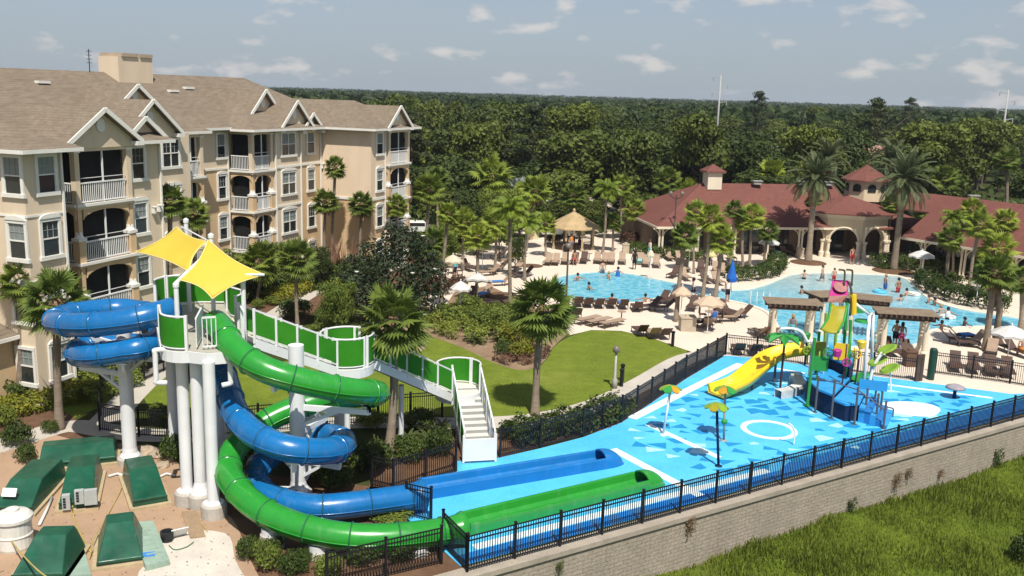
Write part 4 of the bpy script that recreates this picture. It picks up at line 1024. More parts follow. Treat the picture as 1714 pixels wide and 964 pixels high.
# octagonal rotunda with arches
def octa(c, r, n=8, off=pi / 8): return [V(c.x + r * cos(off + 2 * pi * k / n), c.y + r * sin(off + 2 * pi * k / n), 0) for k in range(n)]
ro_r = 4.3; O8 = octa(RC, ro_r, 8, pi / 8 + .444)
for k in range(8):
    a, b_ = O8[k], O8[(k + 1) % 8]; d = (b_ - a); w = d.length; d.normalize(); nrm = V(d.y, -d.x, 0)
    if (a + b_).y / 2 > RC.y + 2.5: continue
    mb = MB(); ow = w * .385; zt = 2.95; z1 = 4.05; sprg = 1.75
    pts = [(-w / 2, 0), (-ow, 0), (-ow, sprg)] + [(-ow * cos(t), sprg + (zt - sprg) * sin(t)) for t in np.linspace(0, pi, 15)][1:-1] + [(ow, sprg), (ow, 0), (w / 2, 0), (w / 2, z1), (-w / 2, z1)]
    mid = (a + b_) / 2; n = len(pts); vs = [mid + d * x + V(0, 0, z) for x, z in pts] + [mid + d * x + V(0, 0, z) - nrm * .35 for x, z in pts]
    mb.add(vs, [tuple(range(n)), tuple(range(2 * n - 1, n - 1, -1))] + [((i + 1) % n, i, n + i, n + (i + 1) % n) for i in range(n)])
    wo = cpart(mb, 'arch_wall', cream)
    q = MB(); ar = [mid + nrm * .05 + d * (-(ow + .12) * cos(t)) + V(0, 0, sprg + (zt - sprg + .12) * sin(t)) for t in np.linspace(0, pi, 17)]
    q.tube(ar, .11, 6); cpart(q, 'arch_trim', cream2, wo)
    for s in (-1, 1):
        q = MB(); c_ = mid + d * (s * (ow + .12)) + nrm * .22
        q.lathe([(.27, 0), (.27, .5), (.20, .55), (.165, .7), (.155, sprg - .3), (.24, sprg - .15), (.26, sprg + .02)], 12, tuple(c_)); cpart(q, 'column', cream2)
mb = MB(); mb.prism([(p.x, p.y) for p in octa(RC, ro_r + .3, 8, pi / 8 + .444)], 3.95, 4.3); mb.prism([(p.x, p.y) for p in octa(RC, ro_r + .55, 8, pi / 8 + .444)], 4.305, 4.45); cpart(mb, 'cornice', cream2)
mb = MB(); OR = octa(RC, ro_r + .75, 8, pi / 8 + .444)
for k in range(8): mb.slab([OR[k] + V(0, 0, 4.46), OR[(k + 1) % 8] + V(0, 0, 4.46), V(RC.x, RC.y, 5.85)], .12)
mb.bar(V(RC.x, RC.y, 5.7), V(RC.x, RC.y, 6.0), .2); cpart(mb, 'rotunda_roof', red_shingle)
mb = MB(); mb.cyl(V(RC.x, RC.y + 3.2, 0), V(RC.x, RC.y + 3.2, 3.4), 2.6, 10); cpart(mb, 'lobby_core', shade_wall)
# cupola
CC = V(37.3, 100.3, 0); mb = MB(); o8 = octa(CC, 2.05); mb.prism([(p.x, p.y) for p in o8], 5.0, 7.05); cu = cpart(mb, 'cupola', cream)
mb = MB(); mb.prism([(p.x, p.y) for p in octa(CC, 2.3)], 6.95, 7.2); cpart(mb, 'cornice', cream2, cu)
for k in range(8):
    a, b_ = o8[k], o8[(k + 1) % 8]; mid = (a + b_) / 2; d = (b_ - a).normalized(); nr = V(d.y, -d.x, 0)
    q = MB(); pts = [mid + nr * .03 + d * x + V(0, 0, z) for x, z in [(-.42, 6.0), (.42, 6.0), (.42, 6.5)] + [(.42 * cos(t), 6.5 + .3 * sin(t)) for t in np.linspace(0, pi, 7)][1:-1] + [(-.42, 6.5)]]
    q.slab(pts, .05, 0, tuple(nr)); wo = cpart(q, 'window', glass_dark, cu)
mb = MB(); rr = octa(CC, 2.6)
for k in range(8): mb.slab([rr[k] + V(0, 0, 7.2), rr[(k + 1) % 8] + V(0, 0, 7.2), V(CC.x, CC.y, 8.75)], .12)
mb.cyl(V(CC.x, CC.y, 8.6), V(CC.x, CC.y, 9.1), .05, 6); cpart(mb, 'cupola_roof', red_shingle, cu)
# small louvred lantern
LC = at(1092, 352, 96.5); mb = MB(); mb.box((LC.x, LC.y, 6.9), (1.5, 1.5, 1.7), a1); mb.box((LC.x, LC.y, 7.8), (1.95, 1.95, .16), a1); cl = cpart(mb, 'lantern', cream2)
mb = MB(); q4 = octa(V(LC.x, LC.y, 0), 1.5, 4, pi / 4 + a1)
for k in range(4): mb.slab([q4[k] + V(0, 0, 7.9), q4[(k + 1) % 4] + V(0, 0, 7.9), V(LC.x, LC.y, 8.6)], .1)
cpart(mb, 'lantern_roof', red_shingle, cl)
for P, x in ((PL, 12.5), (PL, 17.5), (PR, 3), (PR, 16), (PL, 20.5)):
    mb = MB(); p = P(x, 6.0, 6.75); mb.box(p, (.8, .5, .3)); mb.box(p + V(0, 0, .2), (1.0, .7, .08)); cpart(mb, 'roof_vent', dirt('vent_grey', (.3, .3, .27), .6))

# pinkish house beyond
h = thing('pink_house', 'pale pink gabled house roof showing between palms behind the cupola', 'house', (53, 140, 0)); HC = at(1276, 345, 140)
mb = MB(); mb.box((HC.x, HC.y, 3.5), (7, 6, 7), .2); mb.build('wall', dirt('pink_stucco', (.50, .36, .28), .9), h, False, True)
mb = MB(); P = frame((HC.x, HC.y, 0), .2)
mb.slab([P(-3.9, -3.4, 7), P(0, -3.4, 9.2), P(0, 3.4, 9.2), P(-3.9, 3.4, 7)], .15); mb.slab([P(0, -3.4, 9.2), P(3.9, -3.4, 7), P(3.9, 3.4, 7), P(0, 3.4, 9.2)], .15); mb.build('roof', dirt('pink_roof', (.40, .22, .17), .9), h, False, True)
mb = MB(); mb.slab([P(-3.4, -3.02, 6.9), P(3.4, -3.02, 6.9), P(0, -3.02, 8.9)], .05, 0, (0, -1, 0)); mb.build('gable_wall', dirt('pink_stucco', (.50, .36, .28)), h, False, True)

# ---------------------------------------------------------------- gazebo
g = G(928, 436); gz = thing('gazebo', 'octagonal timber gazebo with pale shingle roof on the pool terrace', 'gazebo', (g.x, g.y, 0))
timber = dirt('pale_timber', (.42, .33, .2), .8); gz_roof = dirt('straw_shingle', (.40, .29, .16), .95, .25, 1.5, 9, .1, bmp=.4)
Z0 = V(0, 0, 0); o8 = octa(Z0, 2.1)
for p in o8: mb = MB(); mb.box(p + V(0, 0, 1.2), (.2, .2, 2.4)); mb.box(p + V(0, 0, .15), (.3, .3, .3)); mb.build('post', timber, gz)
mb = MB(); rr = octa(Z0, 2.75)
for k in range(8): mb.slab([rr[k] + V(0, 0, 2.25), rr[(k + 1) % 8] + V(0, 0, 2.25), V(0, 0, 3.75)], .1)
mb.lathe([(.15, 3.7), (.15, 3.9), (.02, 4.05)], 8); mb.build('roof', gz_roof, gz)
mb = MB()
for k in range(8): mb.bar(o8[k] + V(0, 0, 2.22), o8[(k + 1) % 8] + V(0, 0, 2.22), .12, .2)
mb.build('ring_beam', timber, gz)
mb = MB()
for k in range(8):
    if k in (5,): continue
    for z in (.9, .2): mb.bar(o8[k] + V(0, 0, z), o8[(k + 1) % 8] + V(0, 0, z), .06)
    for i in range(1, 10): q = o8[k].lerp(o8[(k + 1) % 8], i / 10); mb.bar(q + V(0, 0, .2), q + V(0, 0, .9), .03)
mb.build('balustrade', dark_wood, gz)

# ---------------------------------------------------------------- pergolas standing along the pool edge
pslat = dirt('pergola_timber', (.27, .205, .145), .9, .3, 2, 10, .1)
pg0 = None
def pergola(label, px, py, w, d, ang, z=2.6):
    p = G(px, py, z); t = thing('pergola', label, 'pergola', (p.x, p.y, 0), ang, 'pergolas along the pool edge')
    for x in (-w / 2 + .45, w / 2 - .45):
        for y in (-d / 2 + .4, d / 2 - .4):
            mb = MB(); mb.lathe([(.24, 0), (.24, .3), (.17, .38), (.15, z - .5), (.2, z - .36)], 12, (x, y, 0)); mb.build('post', cream2, t)
    mb = MB()
    for y in (-d / 2 + .4, d / 2 - .4): mb.box((0, y, z - .26), (w, .14, .26))
    n = int(w / .3)
    for i in range(n + 1): mb.box((-w / 2 + w * i / n, 0, z - .06), (.075, d + .5, .17))
    mb.build('beam', dark_wood, t)
    mb = MB(); n = int(d / .13)
    for i in range(n + 1): mb.box((0, -d / 2 + d * i / n, z + .05), (w + .3, .06, .05))
    mb.build('lath', pslat, t)
pergola('wooden pergola with white posts left of the play tower at the pool edge', 1186, 499, 3.2, 1.9, -.10)
pergola('wooden pergola directly behind the pink roof, joining the left one', 1228, 490, 2.2, 1.9, .25)
pergola('wooden pergola tilted away just right of the pink roof', 1274, 494, 2.7, 1.9, -.38)
pergola('wooden pergola at the right end over the couple standing in the pool', 1318, 511, 3.3, 1.9, -.17)

# ---------------------------------------------------------------- splash play structure
PB = G(1226, 612); PF = frame(PB, -.30)
lime = dirt('lime_paint', (.20, .34, .03), .4, .12); olive = dirt('olive_panel', (.30, .26, .015), .45, .15); leafgreen = dirt('leaf_green_paint', (.03, .26, .05), .4, .12)
magenta = dirt('magenta_panel', (.42, .025, .20), .45, .12); brownred = dirt('brown_panel', (.22, .08, .06), .5, .15); steel_grey = dirt('galvanised_post', (.10, .09, .10), .45, .2); play_blue = dirt('play_blue', (.035, .30, .64), .45, .18); play_navy = dirt('play_navy', (.004, .016, .055), .7, .3)
ps = thing('play_tower', 'multicoloured water play tower with magenta roof, green posts and blue steps', 'play structure', tuple(PB))
def pp(mb, name, mt, parent=None, sm=False): return mb.build(name, mt, parent or ps, sm, True)
def ptop(g, px, py): return at(px, py, g.y)
for bx, by, tx, ty, mt in ((1203, 621, 1212, 541, leafgreen), (1242, 597, 1250, 500, leafgreen), (1222, 584, 1225, 512, lime), (1232, 600, 1237, 530, lime), (1212, 598, 1217, 534, leafgreen), (1250, 606, 1254, 520, leafgreen)):
    g = G(bx, by); mb = MB(); mb.cyl(g, ptop(g, tx, ty), .08, 10); mb.lathe([(.22, 0), (.2, .05), (.1, .07)], 10, tuple(g)); pp(mb, 'post', mt)
for q, z in (([(1199, 612), (1214, 627), (1231, 634), (1250, 613), (1224, 600)], 1.15), ([(1231.5, 634), (1246, 640), (1262, 639), (1270, 622), (1251, 613)], .92), ([(1214, 599), (1224, 599.5), (1250, 612), (1256, 596), (1226, 584)], 1.75)):
    P = [G(*p) for p in q]; mb = MB(); mb.prism([(p.x, p.y) for p in P], z - .1, z); pp(mb, 'platform', play_blue)
    c_ = sum(P, V(0, 0, 0)) / len(P); mb = MB(); mb.prism([((p.x - c_.x) * .95 + c_.x, (p.y - c_.y) * .95 + c_.y) for p in P], .03, z - .12); pp(mb, 'skirt_panel', play_navy)
mb = MB(); a0, a1_ = G(1262, 640), G(1271, 622); d_ = (G(1296, 648) - G(1262, 640))
for k in range(5):
    P = [a0 + d_ * (k / 5), a0 + d_ * ((k + 1) / 5), a1_ + d_ * ((k + 1) / 5), a1_ + d_ * (k / 5)]; mb.prism([(p.x, p.y) for p in P], .03, .76 - .15 * k, k % 2)
pp(mb, 'steps', [play_blue, dirt('play_blue_dark', (.02, .17, .45), .5, .1)])
for bx, by, h_ in ((1231, 636, 2.0), (1258, 643, 1.9), (1270, 637, 1.6), (1283, 641, 1.5), (1292, 648, 1.4), (1281, 626, 1.5), (1288, 633, 1.5), (1212, 629, 1.9)):
    g = G(bx, by); mb = MB(); mb.cyl(g, g + V(0, 0, h_), .055, 8); mb.lathe([(.14, 0), (.12, .05)], 8, tuple(g)); pp(mb, 'rail_post', steel_grey)
for a_, b_ in (((1212, 629, 1.75), (1231, 636, 1.85)), ((1231, 636, 1.85), (1258, 643, 1.75)), ((1258, 643, 1.75), (1292, 648, .95)), ((1281, 626, 1.35), (1288, 633, 1.2))): mb = MB(); mb.tube([G(a_[0], a_[1]) + V(0, 0, a_[2]), G(b_[0], b_[1]) + V(0, 0, b_[2])], .03, 6); pp(mb, 'hand_rail', steel_grey)
# upper panels: magenta inclined roof with hoop handles, olive chute below
def quadp(name, mt, P4, th=.06): mb = MB(); mb.slab([Vector(p) for p in P4], th, 0, (0, 1, 0)); return pp(mb, name, mt)
Y = PB.y
mg = quadp('roof_panel', magenta, [at(1229, 492, Y + .2), at(1250, 491, Y + .2), at(1252, 474, Y + 1.0), at(1233, 473, Y + 1.0)])
quadp('roof_panel', brownred, [at(1227, 499, Y), at(1243, 500, Y), at(1250, 491, Y + .2), at(1229, 492, Y + .2)])
mb = MB(); c_ = (at(1229, 492, Y + .2) + at(1252, 474, Y + 1.0)) / 2; M3 = Matrix.Rotation(.62, 3, 'X'); mb.lathe([(.32, -.02), (.36, .03), (.28, .06)], 12); 
mb.v = [tuple(M3 @ Vector(p) + c_ + V(0, -.14, .08)) for p in mb.v]; pp(mb, 'badge', dirt('dull_rose', (.36, .16, .15), .6))
mb = MB()
for s in (0, 9): mb.tube(catmull([at(1240 + s, 461, Y + .6), at(1245 + s, 461.5, Y + .6), at(1247 + s, 464, Y + .6), at(1246 + s, 480, Y + .5)], 4, False), .05, 8)
mb.tube(catmull([at(1252, 475, Y + .4), at(1255, 490, Y + .2), at(1253, 515, Y)], 4, False), .06, 8); pp(mb, 'hoop', dirt('dark_olive', (.06, .06, .03), .5), None, True)
mb = MB(); mb.tube([at(1257, 490, Y + .2), at(1257, 513, Y + .2)], .16, 10); pp(mb, 'yellow_pipe', yellow_gel)
def chute(i, j):
    y0 = [(1231, 503), (1228, 520), (1219, 533)]; y1 = [(1250, 505), (1246, 524), (1239, 537)]
    f = min(1, int(i * 2)); t = i * 2 - f
    a = Vector((*y0[f], 0)).lerp(Vector((*y0[f + 1], 0)), t); b_ = Vector((*y1[f], 0)).lerp(Vector((*y1[f + 1], 0)), t); q = a.lerp(b_, j)
    return tuple(at(q.x, q.y - 2.5 * (2 * j - 1) ** 2, Y - .1 - 1.2 * i))
mb = MB(); mb.grid(chute, 10, 8); ch = pp(mb, 'chute', olive, None, True); md = ch.modifiers.new('t', 'SOLIDIFY'); md.thickness = .06
mb = MB(); mb.tube([chute(i / 10, 1) for i in range(11)], .06, 8); mb.tube([chute(i / 10, 0) for i in range(11)], .05, 8); pp(mb, 'chute_rim', leafgreen, None, True)
mb = MB(); mb.slab([at(1258, 497, Y + 1.3), at(1278, 512, Y + 1.0), at(1259, 512, Y + 1.2)], .05, 0, (0, 1, 0)); pp(mb, 'green_fin', leafgreen)
for x, y, w_, h_, mt in ((-.6, 1.2, .8, .9, olive), (.5, 1.25, .7, .9, yellow_gel), (-1.15, .4, .06, .9, lime)):
    mb = MB(); mb.box(PF(x, y, 2.25), (w_, .06 if w_ > .1 else 1.0, h_), -.30); pp(mb, 'barrier_panel', mt)
# net of pipes, wheels and coloured panels on the tower
pipe_red = dirt('maroon_post', (.06, .02, .03), .5)
for i, (x, y, h_) in enumerate(((-.7, -.9, 2.9), (.55, -1.0, 3.2), (-.35, .5, 3.3), (.75, .35, 3.5), (1.25, .2, 2.9))):
    mb = MB(); mb.tube([PF(x, y, 0), PF(x + .1, y, h_ * .6), PF(x + .1, y + .15, h_)], .04, 7); pp(mb, 'thin_pipe', [lime, pipe_red, steel_white, leafgreen, pipe_red][i], None, True)
for i, (x, y, z, r) in enumerate(((-.2, -1.28, 2.75, .26), (.7, -1.18, 2.35, .2), (1.18, -.3, 2.6, .24), (-1.2, -.2, 2.5, .2))):
    mb = MB(); c = PF(x, y, z); mb.tube([c + V(r * cos(a), 0, r * sin(a)) for a in np.linspace(0, 2 * pi, 14, endpoint=False)], .035, 6, closed=True); mb.bar(c - V(r, 0, 0), c + V(r, 0, 0), .03); mb.bar(c - V(0, 0, r), c + V(0, 0, r), .03); pp(mb, 'spray_wheel', [leafgreen, magenta, yellow_gel, lime][i])
for i, (x, y, w_, h_, z, r_) in enumerate(((-.55, -1.22, .8, .75, 2.15, 0), (1.14, .5, .05, .8, 2.2, 0), (2.0, -2.0, 1.3, .5, 1.55, 0))):
    mb = MB(); mb.box(PF(x, y, z), (w_, .05 if w_ > .1 else 1.1, h_), -.30); pp(mb, 'barrier_panel', [leafgreen, olive, play_blue][i])
for i, (x, y, z) in enumerate(((.2, -1.6, 2.9), (1.35, -.9, 3.3), (-1.3, .9, 3.0))):
    mb = MB(); mb.lathe([(.05, -.22), (.17, -.2), (.23, .12), (.2, .16)], 12, tuple(PF(x, y, z))); pp(mb, 'tipping_bucket', [magenta, yellow_gel, leafgreen][i])
# yellow open slide
yp = [(1203, 557, 1.72), (1178, 560, 1.6), (1160, 567, 1.32), (1143, 580, .95), (1126, 594, .58), (1110, 602, .32), (1096, 607, .22)]
YP = catmull([G(*p) for p in yp], 5, False); mb = MB(); prof = [(-.62, .38), (-.55, .42), (-.48, .36), (-.36, .06), (0, 0), (.36, .06), (.48, .36), (.55, .42), (.62, .38), (.5, -.06), (-.5, -.06)]
n = len(prof); vs = []
for i, p in enumerate(YP):
    t = (YP[min(i + 1, len(YP) - 1)] - YP[max(i - 1, 0)]); s = V(t.y, -t.x, 0).normalized(); wd = 1 + .25 * max(0, i / len(YP) - .6)
    vs += [p + s * x * wd + V(0, 0, z) for x, z in prof]
mb.add(vs, [(i * n + j, i * n + (j + 1) % n, (i + 1) * n + (j + 1) % n, (i + 1) * n + j) for i in range(len(YP) - 1) for j in range(n)] + [tuple(range(n)), tuple((len(YP) - 1) * n + j for j in range(n - 1, -1, -1))])
ys = thing('open_slide', 'yellow open slide curving down from the play tower onto the blue pad', 'slide', tuple(G(1150, 600))); mb.build('chute', yellow_gel, ys, True, True)
for k in (8, 16, 23): p = YP[k]; mb = MB(); mb.cyl(V(p.x, p.y, 0), V(p.x, p.y, p.z), .07, 8); mb.build('leg', steel_grey, ys, False, True)
# white frame and water features round the tower
def feature(label, build, name='water_feature', cat='water feature'):
    t = thing(name, label, cat, (0, 0, 0)); build(t); return t
def arch_white(t):
    b0 = G(1203, 605); mb = MB(); mb.tube(catmull([b0, b0 + V(0, 0, 2.6), at(1203, 545, b0.y), at(1197, 535, b0.y), at(1185, 530, b0.y), at(1171, 530.5, b0.y)], 5, False), .075, 10); mb.build('arch_pipe', steel_white, t, True)
    mb = MB(); c = at(1176, 537, b0.y)
    for k in range(7): a = 2 * pi * k / 7; mb.add([c, c + V(.75 * cos(a - .3), .75 * sin(a - .3), -.05), c + V(1.0 * cos(a), 1.0 * sin(a), -.35), c + V(.75 * cos(a + .3), .75 * sin(a + .3), -.05)], [(0, 1, 2, 3)])
    o = mb.build('leaf_canopy', leafgreen, t); md = o.modifiers.new('t', 'SOLIDIFY'); md.thickness = .05
    b1 = G(1171, 602); mb = MB(); mb.cyl(b1, at(1177, 540, b1.y), .06, 8); mb.build('pole', dirt('maroon_post', (.06, .02, .03), .5), t)
feature('white arched spray pipe with green leaf canopy left of the play tower', arch_white)
def frame_white(t):
    b0 = G(1268, 608); y = b0.y; mb = MB()
    mb.tube([b0, at(1276, 514, y)], .09, 10); mb.tube([at(1276, 514, y), at(1257, 499, y)], .08, 8); mb.tube([at(1280, 512, y + 1.5), G(1278, 590)], .09, 8); mb.tube([at(1276, 514, y), at(1280, 512, y + 1.5)], .08, 8)
    mb.build('frame', steel_white, t, True); mb = MB(); c = at(1268, 521, y + .3); mb.lathe([(.02, .1), (.38, .05), (.42, -.05), (.1, -.1)], 12, tuple(c)); mb.build('leaf', leafgreen, t)
feature('tall white pipe frame with small green leaf right of the play tower', frame_white)
def scoops(t):
    b0 = G(1275, 602); y = b0.y; mb = MB(); mb.tube(catmull([b0, at(1277, 588, y), at(1282, 572, y), at(1291, 558, y)], 5, False), .09, 8); mb.build('arched_pipe', steel_white, t, True)
    for px, py in ((1297, 555), (1286, 569), (1300, 578), (1265, 588)):
        mb = MB(); c = at(px, py, y + .2); mb.lathe([(.02, -.06), (.30, -.02), (.55, .06), (.45, .12), (.1, .05)], 12); mb.v = [tuple(Matrix.Rotation(-.5, 3, 'Y') @ Vector(p) + c) for p in mb.v]; mb.build('leaf_scoop', lime if px > 1270 else leafgreen, t)
    mb = MB(); mb.cyl(G(1301, 603), at(1300, 580, G(1301, 603).y), .05, 8); mb.build('pole', steel_white, t)
feature('curved white pipe carrying lime green leaf scoops beside the play tower', scoops)
def flower(label, hx, hy, bx, by, pole, pet, ball=False):
    b0 = G(bx, by); top = at(hx, hy, b0.y); t = thing('spray_flower', label, 'spray flower', tuple(b0), 0, 'spray flowers on the blue pad'); mb = MB()
    mb.tube([b0, top], .055, 10); mb.lathe([(.16, 0), (.16, .05), (.06, .08)], 10, tuple(b0)); mb.build('pole', pole, t, True, True)
    for k in range(6):
        a = 2 * pi * k / 6; mb = MB()
        f = lambda x, z, dy: top + V(x * cos(a) - dy * sin(a), x * sin(a) + dy * cos(a), z)
        mb.add([f(.0, .14, 0), f(.24, .10, .135), f(.40, .0, .20), f(.50, -.06, .11), f(.52, -.08, 0), f(.50, -.06, -.11), f(.40, .0, -.20), f(.24, .10, -.135)], [(0, 7, 6, 5, 4, 3, 2, 1)])
        o = mb.build('petal', pet[k % len(pet)], t, False, True); md = o.modifiers.new('t', 'SOLIDIFY'); md.thickness = .05
    if ball:
        mb = MB(); c = b0.lerp(top, .38); mb.lathe([(.14 * cos(a), .14 * sin(a)) for a in np.linspace(-pi / 2 + .1, pi / 2 - .1, 7)], 10, tuple(c)); mb.build('ball', leafgreen, t, True, True)
orange_p = dirt('orange_petal', (.50, .25, .02), .45)
flower('spray flower on a white pole nearest the lawn-side fence', 1043, 600, 1034, 655, steel_white, [lime, leafgreen, orange_p])
flower('spray flower on a dark blue pole, closest to the retaining wall', 1097, 621, 1099, 692, play_navy, [lime, olive, lime])
flower('spray flower on a grey pole with green ball below the yellow slide end', 1107, 601, 1105, 662, dirt('pole_grey', (.35, .33, .3), .4), [lime, orange_p, leafgreen], True)
def mush(t):
    b0 = G(1375, 612); mb = MB(); mb.cyl(b0, b0 + V(0, 0, .55), .09, 10); mb.build('stem', play_navy, t); mb = MB(); mb.lathe([(.1, .52), (.5, .56), (.46, .66), (.25, .75), (.02, .78)], 16, tuple(b0)); mb.build('cap', dirt('grey_cap', (.30, .27, .30), .5), t, True)
feature('small grey mushroom sprayer on the right part of the pad', mush)
def hoop(t):
    b0 = G(1187, 667); y = b0.y; mb = MB(); mb.tube(catmull([b0, at(1188, 652, y), at(1186, 645, y), at(1181, 641, y)], 4, False), .04, 8); mb.build('pipe', steel_white, t, True)
feature('short bent white spray pipe at the edge of the painted ring', hoop)
def hoop2(t):
    b0 = G(1303, 634); y = b0.y; mb = MB(); mb.tube(catmull([b0, at(1304, 625, y), at(1301, 623, y), at(1296, 622.5, y), at(1294, 626, y), G(1294, 632)], 4, False), .035, 8); mb.build('pipe', steel_grey, t, True)
feature('thin bent grey pipe hoop right of the play tower steps', hoop2)
def arc_t(t):
    mb = MB(); P = [G(1168, 612), G(1183, 609), G(1194, 602), G(1190, 594), G(1183, 592)]; ribbon(catmull([Vector((p.x, p.y)) for p in P], 5, False), .5, .03, .45, mb=mb); mb.build('curved_wall', dirt('pale_moulding', (.55, .56, .55), .6), t)
feature('low curved pale moulded wall left of the play tower base', arc_t, 'curved_bench', 'moulded wall')
# ---------------------------------------------------------------- lamps, poles and bollards
def lamp(label, px, py, h_, heads=1, mt=metal_black, name='lamp_post'):
    b0 = G(px, py); t = thing(name, label, 'lamp post', tuple(b0)); mb = MB(); mb.lathe([(.16, 0), (.14, .5), (.07, .6), (.055, h_)], 10, tuple(b0)); mb.build('pole', mt, t, True, True)
    for k in range(heads):
        x = 0 if heads == 1 else (-.55 + 1.1 * k); c = b0 + V(x, 0, h_)
        if heads > 1: mb = MB(); mb.tube([b0 + V(0, 0, h_ - .35), c + V(0, 0, -.1), c], .03, 6); mb.build('arm', mt, t, True, True)
        mb = MB(); mb.lathe([(.05, 0), (.17, .08), (.2, .22), (.13, .36), (.03, .42)], 10, tuple(c)); mb.build('globe', dirt('lamp_glass', (.16, .14, .12), .3), t, True, True)
lamp('tall black lamp post between pool and lawn', 919, 531, 5.3)
lamp('black twin lamp post in front of the left clubhouse wing', 1045, 447, 6.0, 2)
lamp('slim pale light post on the small lawn', 977, 600, 1.9, 1, dirt('pole_grey', (.35, .33, .3)))
for label, px, py in (('black bollard light at the lawn corner by the fence', 1045, 551), ('black bollard light beside the lawn path', 985, 598), ('small black bollard light at the lawn path bend', 986, 592)):
    b0 = G(px, py); mb = MB(); mb.lathe([(.1, 0), (.1, .85), (.13, .86), (.13, .95), (.04, 1.0)], 10, tuple(b0)); tag(mb.build('bollard', metal_black), label, 'bollard')
steel_pole = dirt('steel_pole', (.36, .36, .35), .5, .1)
def pylon(label, px0, py0, px1, py1, Yd):
    a, b_ = at(px0, py0, Yd), at(px1, py1, Yd); t = thing('power_pole', label, 'power pole', (a.x, a.y, 0)); mb = MB(); mb.cyl(V(b_.x, b_.y, 0), b_, .34, 8, 0, .13); mb.build('pole', steel_pole, t, True, True)
    for k in range(4):
        z = b_.z - .8 - 1.7 * k; mb = MB(); s = 1 if k % 2 else -1; mb.bar(V(b_.x, b_.y, z), V(b_.x + s * 1.6, b_.y, z + .3), .14); mb.cyl(V(b_.x + s * 1.6, b_.y, z - .5), V(b_.x + s * 1.6, b_.y, z + .3), .1, 6); mb.build('insulator_arm', steel_pole, t, False, True)
pylon('tall pale steel power pole rising above the centre treeline', 1100, 287, 1102, 233, 210)
pylon('tall pale steel power pole at the right edge above the trees', 1433, 312, 1439, 250, 190)
def street(label, px, py, Yd):
    c = at(px, py, Yd); t = thing('street_light', label, 'street light', (c.x, c.y, 0)); mb = MB(); mb.cyl(V(c.x, c.y, 0), c, .12, 8); mb.tube([c + V(-1.2, 0, .25), c, c + V(1.2, 0, .25)], .06, 6); mb.build('pole', steel_pole, t, False, True)
    for s in (-1, 1): mb = MB(); mb.box(c + V(1.5 * s, 0, .28), (.7, .3, .15)); mb.build('lamp_head', steel_pole, t, False, True)
street('twin-arm street light above the palms behind the left wing', 1162, 318, 128); street('twin-arm street light right of the cupola in front of trees', 1319, 321, 126)
# overhead wires far behind
mb = MB()
for k, z in enumerate((15.2, 14.4)):
    a, b_ = V(-70, 235, z - .6), V(20, 212, z - 1.5); mb.tube([a.lerp(b_, t) - V(0, 0, 3 * t * (1 - t)) for t in np.linspace(0, 1, 14)], .05, 4)
tag(mb.build('overhead_wire', metal_black), 'pair of thin overhead wires crossing in front of the far trees', 'wire')
# ---------------------------------------------------------------- vegetation
rng = np.random.default_rng(11)
def quads_mesh(name, Vv, Ff, mt):
    me = bpy.data.meshes.new(name); me.from_pydata(Vv.reshape(-1, 3).tolist(), [], Ff.tolist()); me.materials.append(mt); me.update(); return me
def leaf_cards(pos, nrm, size, asp=.55, seed=0):
    r = np.random.default_rng(seed); n = len(pos)
    nrm = nrm / np.maximum(1e-6, np.linalg.norm(nrm, axis=1))[:, None]
    a = r.normal(size=(n, 3)); t = np.cross(nrm, a); t /= np.maximum(1e-6, np.linalg.norm(t, axis=1))[:, None]; s = np.cross(nrm, t)
    sz = size * r.uniform(.6, 1.35, n)[:, None]
    v = np.stack([pos - t * sz, pos - s * sz * asp + nrm * sz * .12, pos + t * sz, pos + s * sz * asp + nrm * sz * .12], 1)
    return v, np.arange(4 * n).reshape(n, 4)
def blob_pos(blobs, n, seed, shell=(.55, 1.05), jit=.7, up=.25):
    r = np.random.default_rng(seed); B = np.array(blobs, float); w = (B[:, 3] * B[:, 4]) ; w = w / w.sum(); k = r.choice(len(B), n, p=w)
    d = r.normal(size=(n, 3)); d /= np.linalg.norm(d, axis=1)[:, None]; d[:, 2] = np.where(d[:, 2] < -.55, -d[:, 2], d[:, 2])
    rad = r.uniform(shell[0] ** 2, shell[1] ** 2, n) ** .5
    lump = 1 + .18 * np.sin(d[:, 0] * 7 + k) * np.cos(d[:, 1] * 6 + 2 * k) * np.sin(d[:, 2] * 5 + k)
    p = B[k, :3] + d * (rad * lump)[:, None] * B[k][:, [3, 4, 5]]
    nn = d + r.normal(size=(n, 3)) * jit; nn[:, 2] += up
    return p, nn
def leafblob(name, blobs, n, size, mt, seed=1, asp=.55, **kw):
    p, nn = blob_pos(blobs, n, seed, **kw); v, f = leaf_cards(p, nn, size, asp, seed); return quads_mesh(name, v, f, mt)
def obj(name, me, parent=None, loc=(0, 0, 0), rz=0, sc=(1, 1, 1)):
    o = bpy.data.objects.new(name, me); C.objects.link(o); o.location = loc; o.rotation_euler = (0, 0, rz); o.scale = sc; o.parent = parent; return o

